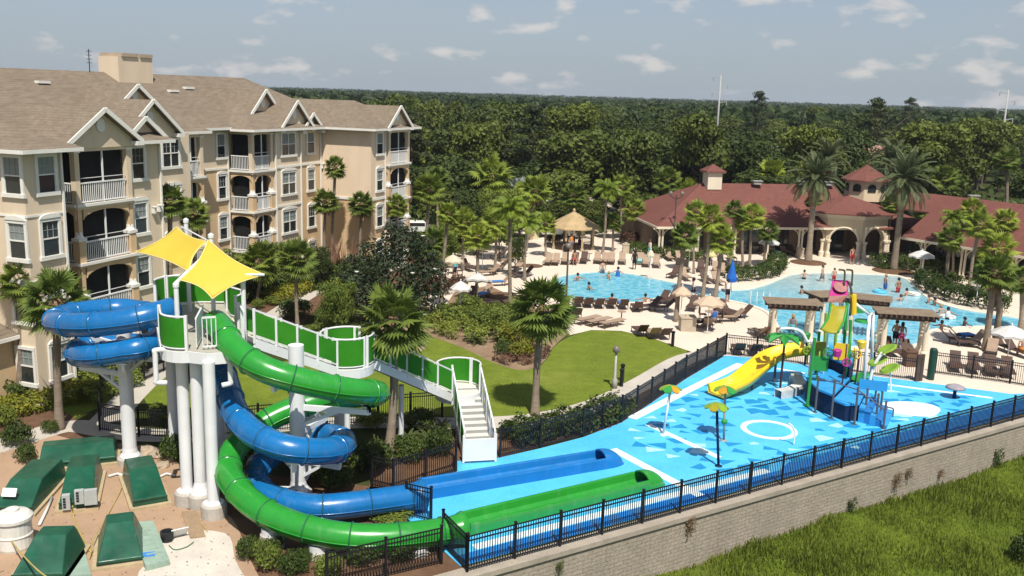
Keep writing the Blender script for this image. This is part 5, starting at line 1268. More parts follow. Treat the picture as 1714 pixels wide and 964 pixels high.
# ---- palm crowns
def sabal_mesh(seed, n=40, R=1.0, mt=leaf_sabal, lo=-.8, hi=1.45, seg=18):
    r = random.Random(seed); Vv = []; Ff = []
    for i in range(n):
        az = i * 2.399963 + r.uniform(-.2, .2); f = (i + .5) / n; el = hi + (lo - hi) * f ** .8 + r.uniform(-.12, .12)
        d = Vector((cos(az) * cos(el), sin(az) * cos(el), sin(el))); side = d.cross(V(0, 0, 1)); side = side.normalized() if side.length > .05 else V(1, 0, 0); nr = side.cross(d).normalized()
        roll = r.uniform(-.5, .5); side, nr = side * cos(roll) + nr * sin(roll), nr * cos(roll) - side * sin(roll)
        pl = R * r.uniform(.42, .6); hub = d * pl - V(0, 0, .10 * R * (1 - sin(el))); bl = R * r.uniform(.5, .68)
        w = .018 * R; b0 = len(Vv); Vv += [side * w, -side * w, hub - side * w, hub + side * w]; Ff.append((b0, b0 + 1, b0 + 2, b0 + 3))
        for k in range(seg):
            a = (k / (seg - 1) - .5) * 3.7; dir_ = d * cos(a) + side * sin(a); L_ = bl * (1 - .25 * abs(a) / 1.85) * r.uniform(.9, 1.05)
            ww = .040 * R; tn = dir_.cross(nr).normalized(); drp = V(0, 0, -1)
            m_ = hub + dir_ * L_ * .55 - nr * .04 * R + drp * .05 * R; e = hub + dir_ * L_ + drp * (.20 + .1 * r.random()) * R * (.5 + abs(a) / 3)
            b0 = len(Vv); Vv += [hub, m_ - tn * ww, e, m_ + tn * ww]; Ff.append((b0, b0 + 1, b0 + 2, b0 + 3))
    me = bpy.data.meshes.new('fan_crown'); me.from_pydata([tuple(p) for p in Vv], [], Ff); me.materials.append(mt); return me
def pinnate_mesh(seed, n=30, R=1.0, mt=leaf_queen, arch=1.0, leaf=.26, pairs=17, lo=-.35, hi=1.4, wid=.022, droop=.35):
    r = random.Random(seed); Vv = []; Ff = []
    for i in range(n):
        az = i * 2.399963 + r.uniform(-.2, .2); f = (i + .5) / n; el = hi + (lo - hi) * f + r.uniform(-.1, .1)
        h = V(cos(az), sin(az), 0); side = V(-sin(az), cos(az), 0); Lf = R * r.uniform(.88, 1.08); prev = None; P = []
        e = el; p = V(0, 0, 0)
        K = pairs
        for k in range(K + 1):
            P.append((p.copy(), e)); p = p + (h * cos(e) + V(0, 0, sin(e))) * (Lf / K); e -= arch * (1.75 / K) * (.35 + k / K)
        for k in range(K):
            a, b_ = P[k][0], P[k + 1][0]; w = .014 * R * (1 - k / K) + .003; b0 = len(Vv); Vv += [a - side * w, a + side * w, b_ + side * w, b_ - side * w]; Ff.append((b0, b0 + 1, b0 + 2, b0 + 3))
            if k < 2: continue
            t = (b_ - a).normalized(); q = k / K; ll = leaf * R * (sin(pi * min(1, .15 + q * .9)) ** .5) * r.uniform(.85, 1.1)
            for s in (-1, 1):
                for hh in (0, .5):
                    o = a.lerp(b_, hh); d = (side * s + t * .55 + V(0, 0, .18)).normalized(); tip = o + d * ll + V(0, 0, -droop * ll); m_ = o + d * ll * .5 + V(0, 0, .02); wv = t * wid * R
                    b0 = len(Vv); Vv += [o, m_ - wv, tip, m_ + wv]; Ff.append((b0, b0 + 1, b0 + 2, b0 + 3))
    me = bpy.data.meshes.new('frond_crown'); me.from_pydata([tuple(p) for p in Vv], [], Ff); me.materials.append(mt); return me
SAB = [sabal_mesh(s) for s in (1, 2, 3)]; SABL = [sabal_mesh(s, 38, mt=leafmat('sabal_bright', (.085, .13, .017), (.33, .395, .06), .32, .9, .15)) for s in (4, 5)]
QUE = [pinnate_mesh(s, 22, 1.0, leaf_queen, 1.15, .30, 16, -.2, 1.4, .026, .5) for s in (1, 2)]
DAT = [pinnate_mesh(s, 44, 1.0, leaf_date, .75, .17, 18, -.75, 1.45, .016, .1) for s in (3, 4)]
SIL = [sabal_mesh(9, 22, mt=leaf_silver, lo=-.2)]
CYC = [pinnate_mesh(7, 20, 1.0, leafmat('cycad_leaf', (.02, .038, .01), (.10, .13, .03), .2, 1, .2), .9, .16, 12, .1, 1.3, .03, .15)]
DEAD = sabal_mesh(12, 14, mt=leaf_dead, lo=-1.2, hi=-.35, seg=9)
boot = dirt('palm_boots', (.22, .135, .085), .95, .4, 3, 9, .1, bmp=.6)
PALMS = {'s': SAB, 'b': SABL, 'q': QUE, 'd': DAT, 'v': SIL}
CATS = {'s': 'sabal_palm', 'b': 'sabal_palm', 'q': 'queen_palm', 'd': 'date_palm', 'v': 'silver_palm'}
pi_ = [0]
def palm(label, kind, base, crown, wpx, tr=.15, group='palms round the resort', thick_boot=True):
    b0 = G(*base); c = at(crown[0], crown[1], b0.y); s = scale_at(c); R = wpx / s / 2
    if kind in 'sb': R *= 1.14 if wpx < 55 else .96
    if kind in 'qd': R *= 1.12
    t = thing(CATS[kind], label, 'palm tree', tuple(b0), 0, group); top = c - b0; top.z = max(.8, top.z - (.12 * R))
    i = pi_[0]; pi_[0] += 1; r = random.Random(i)
    mb = MB(); mid = top * .5 + V(r.uniform(-.12, .12), r.uniform(-.1, .1), 0); P = catmull([V(0, 0, -.05), top * .22 + (mid - top * .5) * .6, mid, top * .8 + (mid - top * .5) * .3, top], 4, False); n = len(P)
    mb.tube(P, tr, 10, radii=[tr * (1.35 - .5 * min(1, k / (n * .25)) ) if k < n * .25 else tr * (.85 + .03 * (k % 2)) for k in range(n)]); mb.build('trunk', bark_sabal, t, True)
    if kind in 'sbd' and thick_boot:
        mb = MB(); d = top - P[-4]; d.normalize(); q = [top - d * (.85 * R), top - d * (.45 * R), top - d * (.2 * R), top + d * .05]; mb.tube(q, tr, 9, radii=[tr * .95, tr * 1.75, tr * 1.95, tr * .9]); mb.build('boots', boot, t)
    me = PALMS[kind][i % len(PALMS[kind])]; o = obj('crown', me, t, tuple(top), r.uniform(0, 6.28), (R * r.uniform(.95, 1.08), R * r.uniform(.95, 1.08), R * r.uniform(.9, 1.1)))
    o.rotation_euler = (r.uniform(-.12, .12), r.uniform(-.12, .12), r.uniform(0, 6.28))
    if kind in 'sb' and r.random() < .75:
        o = obj('dead_fronds', DEAD, t, tuple(top - V(0, 0, .12 * R)), r.uniform(0, 6), (R * .72,) * 3)
    return t
PL_ = [
 ('sabal palm at the left edge in front of the apartment corner windows', 's', (278, 618), (280, 470), 60, .17),
 ('broad sabal palm right of the leftmost one, beside the blue coil', 's', (327, 648), (323, 490), 88, .19),
 ('large sabal palm standing between the green slide end and the staircase', 's', (713, 676), (718, 512), 98, .20),
 ('large dark sabal palm on the small lawn in front of the pool', 's', (884, 632), (893, 498), 92, .19),
 ('slender sabal palm right of the yellow sails behind the staircase', 's', (606, 532), (605, 442), 56, .13),
 ('short sabal palm just left of the slender one by the garden path', 's', (588, 486), (590, 446), 40, .12),
 ('dark sabal palm behind the right tip of the yellow sail', 's', (557, 502), (562, 446), 46, .12),
 ('tall thin sabal palm against the apartment end wall', 's', (645, 474), (650, 338), 27, .13),
 ('sabal palm with dead brown fronds beside the tall thin one', 's', (637, 476), (638, 378), 32, .13),
 ('small sabal palm right of centre before the apartment end wall', 's', (677, 472), (681, 381), 30, .14),
 ('small light sabal palm beside the far balcony bay', 'b', (721, 464), (722, 383), 26, .11),
 ('dark palm left of the pair inside the apartment recess', 's', (457, 548), (456, 376), 40, .16),
 ('palm right of the pair inside the apartment recess above the sails', 's', (487, 536), (484, 391), 38, .16),
 ('tall straight palm with long pale trunk left of the pool terrace', 's', (756, 474), (760, 362), 38, .15),
 ('bright palm with long trunk and brown skirt by the terrace beds', 'b', (774, 513), (782, 392), 27, .13),
 ('leaning bright palm between two cream umbrellas', 'b', (813, 502), (817, 419), 32, .14),
 ('tall feathery queen palm beside the pool sunbeds', 'q', (855, 513), (855, 390), 52, .15),
 ('rounded bright palm behind the feathery queen palm', 'b', (832, 425), (834, 346), 46, .16),
 ('pale green palm behind the left end of the gazebo', 'b', (873, 439), (885, 364), 36, .14),
 ('second thin palm just right of the one left of the gazebo', 'b', (882, 425), (868, 372), 28, .13),
 ('silvery fan palm left of the gazebo roof', 'v', (903, 418), (906, 386), 34, .16),
 ('silvery fan palm poking over the bright palms left of the gazebo', 'v', (862, 415), (863, 364), 30, .16),
 ('dark palm rising right behind the gazebo roof', 's', (929, 428), (929, 370), 32, .16),
 ('bright feathery palm with pale trunk right of the gazebo', 'q', (963, 443), (968, 366), 38, .13),
 ('darker palm close behind the feathery one right of the gazebo', 'b', (984, 428), (985, 360), 28, .13),
 ('tall palm in front of the umbrellas between the two pool basins', 's', (1049, 522), (1060, 417), 32, .17),
 ('tall palm of the middle pair standing at the pool channel', 'b', (1080, 494), (1090, 397), 34, .15),
 ('shorter leaning palm of the middle pair at the pool channel', 'b', (1095, 494), (1104, 422), 34, .17),
 ('thin palm before the red roof left of the middle pair', 'b', (1070, 466), (1073, 390), 28, .11),
 ('palm with narrow crown in the hedged island, rear of the group', 's', (1112, 462), (1118, 388), 24, .12),
 ('bright palm with two-tone crown in the hedged island', 'b', (1135, 460), (1138, 395), 32, .15),
 ('bright palm at the left of the hedged island group', 'b', (1128, 461), (1128, 402), 24, .14),
 ('short palm at the right of the hedged island by the white umbrella', 's', (1152, 458), (1158, 413), 24, .14),
 ('bright palm sticking up behind the left end of the red roof', 'b', (1064, 420), (1064, 366), 26, .14),
 ('big date palm with thick trunk left of the rotunda', 'd', (1204, 452), (1213, 348), 72, .32),
 ('big date palm with thick trunk right of the rotunda', 'd', (1304, 462), (1318, 350), 78, .32),
 ('small palm beside the thick date palm right of the rotunda', 's', (1297, 447), (1303, 381), 22, .13),
 ('date palm behind the cupola on its left', 'd', (1228, 420), (1229, 326), 54, .25),
 ('date palm behind the cupola on its right', 'd', (1299, 420), (1300, 328), 56, .25),
 ('small round palm on the main roof line left of the left date palm', 's', (1197, 440), (1211, 377), 18, .14),
 ('thin curved palm against the red roof right wing', 's', (1339, 440), (1346, 389), 28, .13),
 ('yellowing feathery palm left in the right palm cluster', 'q', (1374, 470), (1375, 399), 32, .13),
 ('rear palm at the top of the right palm cluster', 'b', (1394, 468), (1397, 388), 28, .14),
 ('bright palm in the middle of the right palm cluster', 'b', (1392, 491), (1406, 404), 34, .15),
 ('palm at the upper right of the right palm cluster', 'b', (1416, 474), (1435, 400), 30, .15),
 ('dark palm low at the left of the right palm cluster', 's', (1365, 479), (1372, 420), 32, .17),
 ('wide bright palm low at the right of the right palm cluster', 'b', (1409, 491), (1427, 432), 42, .15),
 ('thick twin-trunk palm in front of the right hedge', 's', (1412, 556), (1424, 459), 48, .22),
 ('palm with cut-off crown at the far right edge', 's', (1453, 532), (1455, 468), 36, .17),
 ('bushy palm over the roof behind the right wing', 's', (1364, 418), (1364, 350), 32, .16),
 ('bushy palm standing behind the middle of the left wing roof', 'b', (1160, 420), (1161, 346), 36, .16),
 ('pale palm standing behind the small roof lantern', 'b', (1075, 410), (1075, 337), 26, .15),
 ('palm behind the apartment-side trees right of the tall straight palm', 's', (768, 450), (769, 352), 30, .14),
 ('palm behind the left wing roof near its lantern', 's', (1040, 418), (1040, 352), 30, .14),
 ('dark trunked palm at the right tree edge below the power pole', 's', (1433, 425), (1438, 330), 28, .22),
 ('bright palm behind the leftmost cream parasol', 'b', (800, 462), (801, 402), 32, .13),
 ('bright palm between the leaning palm and the queen palm', 'b', (836, 466), (838, 402), 34, .14),
 ('feathery palm just right of the tall queen palm', 'q', (872, 474), (875, 404), 40, .13),
 ('dark palm at the left end of the terrace beside the magnolia', 's', (768, 486), (764, 424), 34, .14),
 ('short palm left of the gazebo in front of the cream wall', 'b', (897, 446), (897, 404), 24, .13),
 ('short palm between feathery palm and clubhouse end', 'b', (1000, 432), (1001, 388), 26, .13),
 ('low palm behind the oval pool loungers left of the bin', 's', (975, 440), (976, 402), 22, .12),
]
for a in PL_: palm(*a)
o2 = [t for t in bpy.data.objects if t.get('label', '').startswith('thick twin-trunk')][0]
mb = MB(); c = at(1424, 462, G(1412, 556).y) - G(1412, 556); mb.tube([V(.55, .1, -.02), V(.6, .1, c.z * .5), c + V(.1, 0, -.4)], .19, 10); mb.build('second_trunk', bark_sabal, o2, True)

# ---- forest trees
def trunk_mesh(h, r, seed, limbs=6):
    rr = random.Random(seed); mb = MB(); P = [V(0, 0, -.2), V(.05, .05, h * .3), V(rr.uniform(-.3, .3), rr.uniform(-.3, .3), h * .62), V(rr.uniform(-.4, .4), rr.uniform(-.4, .4), h * .9)]
    mb.tube(catmull(P, 3, False), r, 8, radii=[r * (1.25 - .95 * i / 9) for i in range(10)])
    for k in range(limbs):
        z = h * rr.uniform(.35, .7); a = k * 2.4; e = V(cos(a), sin(a), .7) * h * rr.uniform(.2, .34); mb.tube([V(0, 0, z), V(0, 0, z) + e * .5, V(0, 0, z) + e + V(0, 0, .3)], r * .4, 5, radii=[r * .45, r * .3, r * .1])
    return mb
def oak_blobs(seed, R, H):
    r = random.Random(seed); B = [(0, 0, H * .66, R * .62, R * .62, H * .26)]
    for k in range(12):
        a = k * 2.4 + r.uniform(-.4, .4); d = R * r.uniform(.35, .72); z = H * r.uniform(.42, .88); q = R * r.uniform(.28, .44); B.append((d * cos(a), d * sin(a), z, q, q, q * r.uniform(.65, .9)))
    return B
OAK = []
for s in range(5):
    R, H = 4.0 + .45 * (s % 3), 11.2 + (s % 2)
    me = leafblob('crown', oak_blobs(s, R, H), 4200, .27, leaf_wood if s in (1, 3) else leaf_forest, s + 20, .6, shell=(.6, 1.08)); OAK.append((me, trunk_mesh(H * .8, .28, s).mesh('trunk', bark_tree, True)))
def pine_blobs(seed, H):
    r = random.Random(seed); B = []
    for k in range(13):
        a = k * 2.4; z = H * (.55 + .43 * k / 12); d = 2.3 * (1 - k / 13) + .3; B.append((d * cos(a), d * sin(a), z, 1.2, 1.2, .55))
    B.append((0, 0, H * .97, .9, .9, .8)); return B
PINE = []
for s in range(3):
    H = 15.5 + s; me = leafblob('crown', pine_blobs(s, H), 1500, .32, leaf_pine, s + 60, .3, shell=(.3, 1.05)); PINE.append((me, trunk_mesh(H * .98, .22, s + 9, 4).mesh('trunk', bark_tree, True)))
def tree(kind, loc, sc, rz, label, group, name='forest_tree', cat='tree'):
    t = thing(name, label, cat, loc, rz, group); cr, tr = kind
    obj('crown', cr, t, sc=(sc[0], sc[0], sc[1])); obj('trunk', tr, t, sc=(sc[0], sc[0], sc[1])); return t
def blocked(x, y):
    p = Vector((x, y, 0)) - BO; u, n = p.dot(BU), p.dot(BN)
    if -25 < u < 53 and -26 < n < 5: return True
    if 10 < x < 52 and y < 104 + (0 if x < 30 else 5): return True
    if x > 36 and y < 140 - (x - 36) * .75 and y < 112: return True
    return False
fr = random.Random(5); cnt = 0; placed = []
def proj(p):
    v = Vector(p) - CAMP; d = v.dot(FWD); return 857 + F * v.dot(RGT) / d, 482.5 - F * v.dot(UPV) / d
rowy = 97.0
while rowy < 330 and cnt < 262:
    sp = 7.2 + (rowy - 97) * .045; x = -rowy * .62 - 5
    while x < rowy * .62 + 20:
        xx, yy = x + fr.uniform(-2.4, 2.4), rowy + fr.uniform(-2.4, 2.4); x += sp
        px, py = proj((xx, yy, 9))
        if px < 560 - (40 if yy > 130 else 0) or px > 1500 or blocked(xx, yy): continue
        if yy < 104 and xx > -4: continue
        if abs(px - 1100) < 14 and yy < 205: 
            if yy < 190: pass
        if 1430 < px < 1475 and yy < 165 and yy > 105: continue      # the open lawn at the right edge
        pine = fr.random() < .10
        h = fr.uniform(.60, 1.0) if fr.random() < .85 else fr.uniform(1.05, 1.22)
        if yy < 108: h *= .82
        k = fr.choice(PINE) if pine else fr.choice(OAK)
        if pine: tree(k, (xx, yy, 0), (1, h * .86), fr.uniform(0, 6), 'slim dark pine standing among the broadleaf trees of the wood', 'pines in the wood', 'pine_tree')
        else: tree(k, (xx, yy, 0), (fr.uniform(.75, 1.25), h), fr.uniform(0, 6), 'dark green broadleaf tree in the dense wood beyond the clubhouse and apartments', 'trees of the wood')
        cnt += 1
    rowy += sp * .80
for lab, px, py, Yd, w in (('tall round-topped tree above the far end of the apartment roof', 722, 243, 150, 1.0), ('dark tree top just over the apartment ridge', 539, 231, 120, .9), ('low dark tree top right of the apartment ridge end', 606, 245, 130, 1.3), ('second dark tree top right of the apartment ridge end', 637, 247, 135, 1.2), ('tall pine sticking out of the right treeline', 1325, 264, 240, 1.0), ('ragged pine top in the right treeline', 1287, 268, 230, .9), ('tall dark oak in the middle of the wood', 905, 262, 190, 1.0)):
    c = at(px, py - 3, Yd); k = PINE[0] if 'pine' in lab else OAK[2]; H = 15.5 if 'pine' in lab else 12.0
    tree(k, (c.x, c.y, 0), (w, c.z / H), 1.0, lab, 'single trees on the skyline', 'skyline_tree')
# far wood to the horizon: one mass
n = 5200; r = np.random.default_rng(3); yy = 250 + (r.random(n) ** 1.7) * 1900; xx = (r.random(n) * 2 - 1) * (yy * .68 + 20); q = 22
P = []; Nn = []
cz = 7.6 + 2.2 * r.random(n) + .0009 * yy
d = r.normal(size=(n, q, 3)); d /= np.linalg.norm(d, axis=2)[:, :, None]; d[:, :, 2] = np.abs(d[:, :, 2]) * .9 - .15
R_ = (3.6 + 2.4 * r.random(n) + yy * .002)[:, None, None]
p = np.stack([xx, yy, cz], 1)[:, None, :] + d * R_ * np.array([1, 1, .62]); nn = d + r.normal(size=d.shape) * .5
v, f = leaf_cards(p.reshape(-1, 3), nn.reshape(-1, 3), 1.25, .7, 5)
o = obj('far_wood', quads_mesh('far_wood', v, f, leaf_forest)); tag(o, 'far-off dark wood reaching the horizon', 'wood', kind='stuff')
# undergrowth at the near edge of the wood
n = 9000; xx = r.uniform(-60, 90, n); yy = 99 + r.random(n) ** 1.5 * 60 + np.maximum(0, (xx - 8) * .0); keep = np.array([not blocked(a, b_) for a, b_ in zip(xx, yy)]); xx, yy = xx[keep], yy[keep]; zz = r.random(len(xx)) * 2.2
v, f = leaf_cards(np.stack([xx, yy, zz], 1), r.normal(size=(len(xx), 3)) + [0, -.3, .6], .55, .6, 6); o = obj('undergrowth', quads_mesh('undergrowth', v, f, leaf_hedge)); tag(o, 'low undergrowth along the edge of the wood', 'undergrowth', kind='stuff')

# ---- garden trees between apartments, terrace and wood
leaf_garden = leafmat('garden_tree_leaf', (.045, .078, .014), (.21, .265, .045), .32, .7, .25)
GT = [(leafblob('crown', oak_blobs(s + 30, 4.6, 11.0), 3600, .27, mt, s + 90, .45, shell=(.5, 1.1)), trunk_mesh(8.5, .2, s + 40).mesh('trunk', bark_tree, True)) for s, mt in ((0, leaf_garden), (1, leaf_garden), (2, leaf_forest))]
for i, (px, py, ty, wpx, k, lab) in enumerate([(803, 434, 356, 70, 2, 'broad dark tree between the tall straight palm and the queen palm'), (842, 452, 362, 56, 0, 'bright feathery tree right behind the queen palm'), (866, 428, 376, 50, 1, 'bright tree between queen palm and gazebo'), (775, 448, 402, 44, 0, 'small bright tree behind the bright palm with brown skirt'), (748, 462, 410, 40, 2, 'small dark tree beside the apartment end'), (905, 420, 376, 54, 2, 'dark tree left of the gazebo at the wood edge'), (950, 420, 372, 46, 2, 'dark tree right behind the gazebo at the wood edge'), (1005, 418, 366, 50, 0, 'bright tree at the end of the clubhouse left wing'),
  (592, 488, 424, 52, 0, 'loose garden tree before the apartment ground floor'), (540, 498, 432, 46, 1, 'loose garden tree behind the yellow sails'), (632, 486, 426, 40, 2, 'dark small tree left of the magnolia'), (652, 545, 470, 50, 0, 'loose light tree beside the garden path'), (1330, 458, 426, 30, 2, 'small dark tree under the right wing eave'), (860, 468, 420, 30, 0, 'small bright tree on the terrace by the queen palm')]):
    b0 = G(px, py); c = at(px, ty, b0.y); s = scale_at(c); tree(GT[k], tuple(b0), (wpx / s / 9.6, c.z / 11.6), i * 1.9, lab, 'garden trees round the terrace', 'garden_tree')
# ---- shrubs and hedges
def unit_blobs(seed, n=7):
    r = random.Random(seed); B = [(0, 0, .42, .72, .72, .5)]
    for k in range(n): a = k * 2.4; B.append((.5 * cos(a), .5 * sin(a), r.uniform(.3, .62), r.uniform(.32, .48), r.uniform(.32, .48), r.uniform(.28, .4)))
    return B
SHM = {}
def shrub_mesh(mt, k, dens=900, size=.10):
    key = (mt.name, k, dens)
    if key not in SHM: SHM[key] = leafblob('foliage', unit_blobs(k), dens, size, mt, k + 5, .5, shell=(.45, 1.1))
    return SHM[key]
si = [0]
def shrub(label, px, py, wpx, hpx, mt=leaf_shrub, deep=1.0, group=None, dens=1500, size=.075, name='shrub', cat='shrub'):
    b0 = G(px, py); s = scale_at(b0); R = wpx / s / 2; H = max(.25, hpx / s); i = si[0]; si[0] += 1
    o = obj(name, shrub_mesh(mt, i % 3, dens, size), None, tuple(b0 + V(0, R * deep * .6, 0)), i * 1.7, (R * 1.0, R * deep, H * 1.05)); tag(o, label, cat, group); return o
def hedge(label, pts, w, h_, mt, seed=1, dens=420, size=.085, name='hedge'):
    P = [Vector((p.x, p.y)) for p in pix(pts)]; r = np.random.default_rng(seed); A = []
    for a, b_ in zip(P, P[1:]):
        Ln = (b_ - a).length; n = int(Ln * (w + 2 * h_) * dens * .5); t = r.random(n); d = (b_ - a).normalized(); s = Vector((-d.y, d.x))
        ang = r.random(n) * pi; cx = np.sign(np.cos(ang)) * np.abs(np.cos(ang)) ** .6 * w / 2; cz = np.sin(ang) ** .45 * h_; k = 1 + r.normal(size=n) * .09
        lump = 1 + .10 * np.sin(t * Ln * 3.1 + seed) + .08 * np.sin(t * Ln * 7.3)
        x = a.x + (b_.x - a.x) * t + s.x * cx * k * lump; y = a.y + (b_.y - a.y) * t + s.y * cx * k * lump; z = cz * k * lump
        A.append(np.concatenate([np.stack([x, y, z], 1), np.stack([s.x * np.cos(ang), s.y * np.cos(ang), np.sin(ang) + .2], 1)], 1))
    A = np.concatenate(A); o0 = np.array([P[0].x, P[0].y, 0]); v, f = leaf_cards(A[:, :3] - o0, A[:, 3:] + r.normal(size=(len(A), 3)) * .6, size, .55, seed)
    o = obj(name, quads_mesh(name, v, f, mt), None, tuple(o0)); tag(o, label, 'hedge'); return o
hedge('clipped dark hedge round the palm island by the blue closed umbrella', [(1112, 474), (1135, 473), (1158, 469), (1168, 460), (1166, 454)], 1.5, 1.0, leaf_hedge, 1)
hedge('long clipped dark hedge curving along the right pool edge', [(1339, 476), (1346, 486), (1362, 494), (1385, 501), (1410, 506), (1440, 510)], 1.6, 1.2, leaf_hedge, 2)
hedge('dark hedge below the veranda right of the rotunda', [(1278, 456), (1300, 459), (1330, 464)], 1.8, 1.2, leaf_hedge, 3)
hedge('dark hedge under the right wing behind the loungers', [(1345, 462), (1400, 470), (1470, 482)], 1.6, 1.3, leaf_hedge, 13)
hedge('low green hedge below the left veranda', [(990, 440), (1015, 443), (1045, 448), (1090, 452)], 1.6, .9, leaf_hedge, 4)
hedge('reddish hedge at the left end of the clubhouse', [(987, 433), (1010, 432), (1028, 437)], 1.6, 1.2, leaf_red, 5)
hedge('light green hedge with yellow flowers along the left garden path', [(250, 636), (290, 628), (330, 618), (372, 606)], 1.3, .75, leaf_yellow, 6)
hedge('dark green hedge under the apartment corner windows', [(260, 622), (310, 610), (345, 602)], 1.4, 1.0, leaf_hedge, 7)
hedge('bright green hedge behind the service fence under the blue coil', [(345, 606), (380, 592), (420, 580)], 1.2, .9, leaf_shrub, 8)
hedge('second bright hedge in front of the one under the blue coil', [(352, 622), (392, 604), (415, 596)], 1.1, .8, leaf_shrub, 9)
hedge('golden flowering hedge beside the garden path behind the sails', [(572, 502), (600, 491), (625, 477), (642, 466)], 1.8, .8, leaf_yellow, 10)
hedge('dark shrubs between the lawn path and the splash pad fence', [(852, 668), (900, 655), (950, 645), (985, 628)], 1.4, .9, leaf_hedge, 11)
hedge('row of dark foundation shrubs along the apartment wall', [(515, 502), (560, 492), (600, 484), (650, 480), (700, 474)], 2.6, 1.6, leaf_hedge, 12, 260, .12)
hedge('spreading light green ground hedge along the back of the lawn bed', [(768, 520), (790, 526), (815, 524), (840, 520), (866, 524)], 3.6, .85, leaf_shrub, 15, 300, .085)
hedge('light green hedge in the front of the lawn bed between the crotons', [(778, 533), (805, 541), (832, 543), (858, 540)], 2.2, .8, leaf_shrub, 16, 300, .085)
hedge('low tawny ground plants at the near tip of the lawn bed', [(842, 566), (862, 572), (884, 566), (892, 554)], 1.1, .35, leaf_red, 17, 300, .07)
